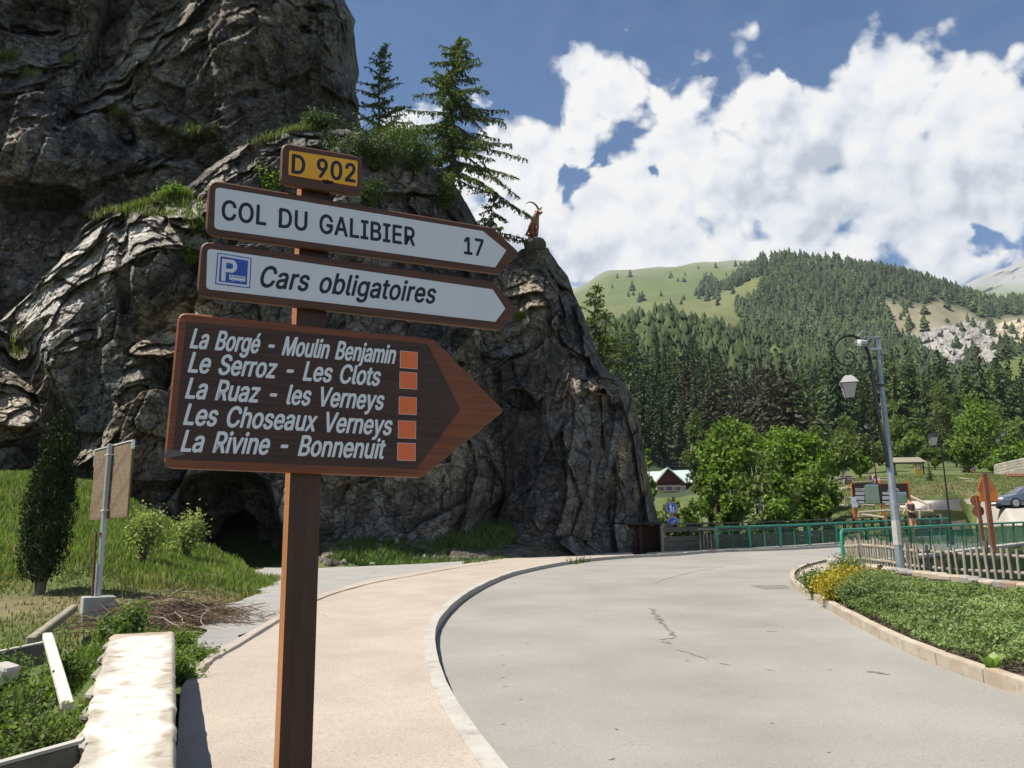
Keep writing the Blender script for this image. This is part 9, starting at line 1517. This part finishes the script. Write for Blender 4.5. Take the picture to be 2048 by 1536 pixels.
person((pc[0], pc[1], hip-.0), .0, 'person in a dark sleeveless top leaning on the log rail seen from behind', dict(pelvis=(0, 0, .0), waist=(-.01, .03, .22), chest=(-.04, .08, .46), neck=(-.05, .12, .62), head=(-.05, .15, .74), crown=(-.05, .15, .85), shl=(-.25, .08, .52), ell=(-.36, .02, .24), wrl=(-.52, -.02, .02), hal=(-.58, -.03, -.03), shr=(.17, .08, .52), elr=(.25, .14, .24), wrr=(.20, .26, .06), har=(.18, .32, .02), hil=(-.11, 0, -.06), knl=(-.12, .02, -.48), anl=(-.12, -.04, -.88), tol=(-.13, .10, -.92), hir=(.11, 0, -.06), knr=(.12, .04, -.48), anr=(.12, -.02, -.88), tor=(.13, .12, -.92)), mat('dark_cloth', (.045, .043, .042), rough=.8), mat('black_cloth', (.02, .02, .022), rough=.8), -.0, mat('dark_cap', (.03, .028, .027), rough=.8))
# ---- ibex statue
M_ibex = mat('ibex_bronze', (.22, .078, .038), (.15, .05, .026), 6, .30, .3, 30, spec=.6, c3=(.10, .035, .02), s3=5, a3=.7, bdist=.01)
def ibex():
    Y = 40.2; b = at(1069, 481, Y); s = Y/FPX; e = empty('ibex_statue', b, 'reddish brown sitting ibex statue with long curved horns on top of the rock spur', 'statue'); Z = lambda x, y, dy=0.0: ((x-1069)*s, dy, (481-y)*s)
    # zoomed frame (1000,360) scale .1302
    K = lambda x, y, dy=0.0: Z(1000+x*.1302, 360+y*.1302, dy)
    J = [(K(480, 830, .22), (.27, .22)), (K(490, 745, .16), (.28, .22)), (K(520, 670, .02), (.27, .22)), (K(545, 600, -.10), (.24, .20)), (K(562, 540, -.16), (.18, .17)), (K(585, 480, -.20), (.135, .13)), (K(608, 450, -.22), (.125, .12)), (K(630, 485, -.36), .100), (K(645, 512, -.46), .078), (K(655, 520, -.50), .060),
         (K(505, 690, -.16), .095), (K(498, 770, -.26), .062), (K(500, 840, -.26), .045), (K(505, 885, -.28), .048), (K(565, 700, -.16), .09), (K(572, 770, -.26), .058), (K(565, 835, -.26), .043), (K(560, 882, -.28), .045),
         (K(440, 800, .02), .15), (K(450, 850, -.18), .09), (K(440, 880, -.05), .055), (K(455, 895, -.20), .05), (K(520, 830, .10), .13), (K(540, 860, -.12), .08), (K(535, 885, -.2), .05)]
    E = [(0, 1), (1, 2), (2, 3), (3, 4), (4, 5), (5, 6), (6, 7), (7, 8), (8, 9), (2, 10), (10, 11), (11, 12), (12, 13), (2, 14), (14, 15), (15, 16), (16, 17), (0, 18), (18, 19), (19, 20), (20, 21), (0, 22), (22, 23), (23, 24)]
    skin_figure('body', J, E, M_ibex, e, 1)
    I = np.array(b)
    def horn(pts, r0):
        W = spline([np.array(p) for p in pts], 5); n = len(W); m = MB(); m.tube(W, [r0*(1-.85*i/n)+(.012 if (i % 2 == 0 and i < n*.7) else 0) for i in range(n)], 8); link('horn', m.mesh('horn', M_ibh, True), None, e)
    M_ibh = mat('ibex_horn', (.075, .035, .028), (.05, .025, .02), 20, .5); horn([K(605, 430, -.2), K(585, 375, -.17), K(550, 325, -.15), (K(505, 292, -.14)), K(455, 282, -.12), K(415, 298, -.10), K(392, 320, -.08)], .052)
    M2 = M_ibh; W = spline([np.array(K(630, 425, -.25)), np.array(K(650, 385, -.1)), np.array(K(655, 350, .1)), np.array(K(635, 338, .35)), np.array(K(605, 360, .55)), np.array(K(590, 375, .65))], 5); m = MB(); m.tube(W, [.050*(1-.8*i/len(W)) for i in range(len(W))], 8); o = link('horn', m.mesh('horn', mat('ibex_horn_pale', (.42, .20, .15), rough=.5), True), None, e)
    for x in (-.06, .07): m = MB(); k0 = np.array(K(592 if x < 0 else 612, 462, -.2)); m.tube([k0, k0+np.array([x*1.2-.05, .04, .06]), k0+np.array([x*2-.06, .06, .05])], [.025, .03, .008], 6); link('ear', m.mesh('ear', M_ibex, True), None, e)
    m = MB(); k0 = np.array(K(628, 528, -.42)); m.tube([k0, k0-[.01, 0, .06], k0-[.02, -.01, .11]], [.03, .022, .006], 6); link('beard', m.mesh('beard', M_ibh, True), None, e)
    # the dark boulder it sits on
    st = empty('boulder', b-np.array([0, 0, .19]), 'dark rounded boulder under the ibex statue', 'boulder'); bm = bmesh.new(); bmesh.ops.create_icosphere(bm, subdivisions=4, radius=1.0); V = np.array([v.co for v in bm.verts]); f = fbm(V*1.6+5, 4, 7)
    for v, q in zip(bm.verts, f): k = 1+.16*q; v.co = (v.co.x*.60*k+(.02), v.co.y*.62*k, max(v.co.z, -.9)*.36*k+(.0 if v.co.z < 0 else -.02))
    me = bpy.data.meshes.new('stone'); bm.to_mesh(me); bm.free(); me.polygons.foreach_set('use_smooth', [True]*len(me.polygons)); me.materials.append(mat('dark_boulder', (.060, .058, .055), (.10, .097, .09), 3, .9, .7, 9, bdist=.05)); o = link('stone', me, None, st)
ibex()
# small stones at the foot of the cliff
def rubble():
    r = np.random.RandomState(8); bm = bmesh.new(); bmesh.ops.create_icosphere(bm, subdivisions=2, radius=1); V0 = np.array([v.co for v in bm.verts]); bm.free(); ms = []
    m = mat('rubble_stone', (.36, .34, .30), (.25, .235, .21), 3, .95, .7, 12, bdist=.03, objvar=.3)
    for k in range(4):
        bm = bmesh.new(); bmesh.ops.create_icosphere(bm, subdivisions=2, radius=1); f, _, _, _, _ = facet(V0*1.1+k*3, 3+k, 1.2)
        for v, q in zip(bm.verts, f): v.co *= 1+.35*q
        me = bpy.data.meshes.new('loose_stone'); bm.to_mesh(me); bm.free(); me.materials.append(m); ms.append(me)
    n = 0; spots = [(758, 1099), (825, 1102), (850, 1120), (792, 1092), (690, 1127), (915, 1118), (880, 1086), (745, 1131), (1010, 1118), (985, 1110), (950, 1128), (1080, 1112), (720, 1078), (870, 1112), (660, 1112), (700, 1105)]
    for i, (x, y) in enumerate(spots):
        p = hit(x, y, 20, 44)[0]
        if np.isnan(p[0]): p = at(x, y, 34.)
        o = link('loose_stone', ms[i % 4]); s = .07+.13*r.rand(); o.location = tuple(p+[0, -.05, s*.3]); o.scale = (s*1.4, s, s*.8); o.rotation_euler = tuple(r.rand(3)*3); tag(o, 'loose pale stone lying at the foot of the cliff', 'stone', 'loose stones at the foot of the cliff')
rubble()
# ================================================================ the air
def haze():
    m = bpy.data.materials.new('haze'); m.use_nodes = True; nt = m.node_tree; nt.nodes.clear(); o = nt.nodes.new('ShaderNodeOutputMaterial'); v = nt.nodes.new('ShaderNodeVolumePrincipled')
    v.inputs['Color'].default_value = (.80, .88, 1.0, 1); v.inputs['Density'].default_value = HAZE; v.inputs['Anisotropy'].default_value = .1; nt.links.new(v.outputs[0], o.inputs['Volume'])
    b = MB(); b.box((0, 2000, 440), (12000, 9000, 1900)); tag(b.build('haze', m), 'thin bluish summer haze filling the valley air', 'haze', kind='stuff')
HAZE = .00006
haze()
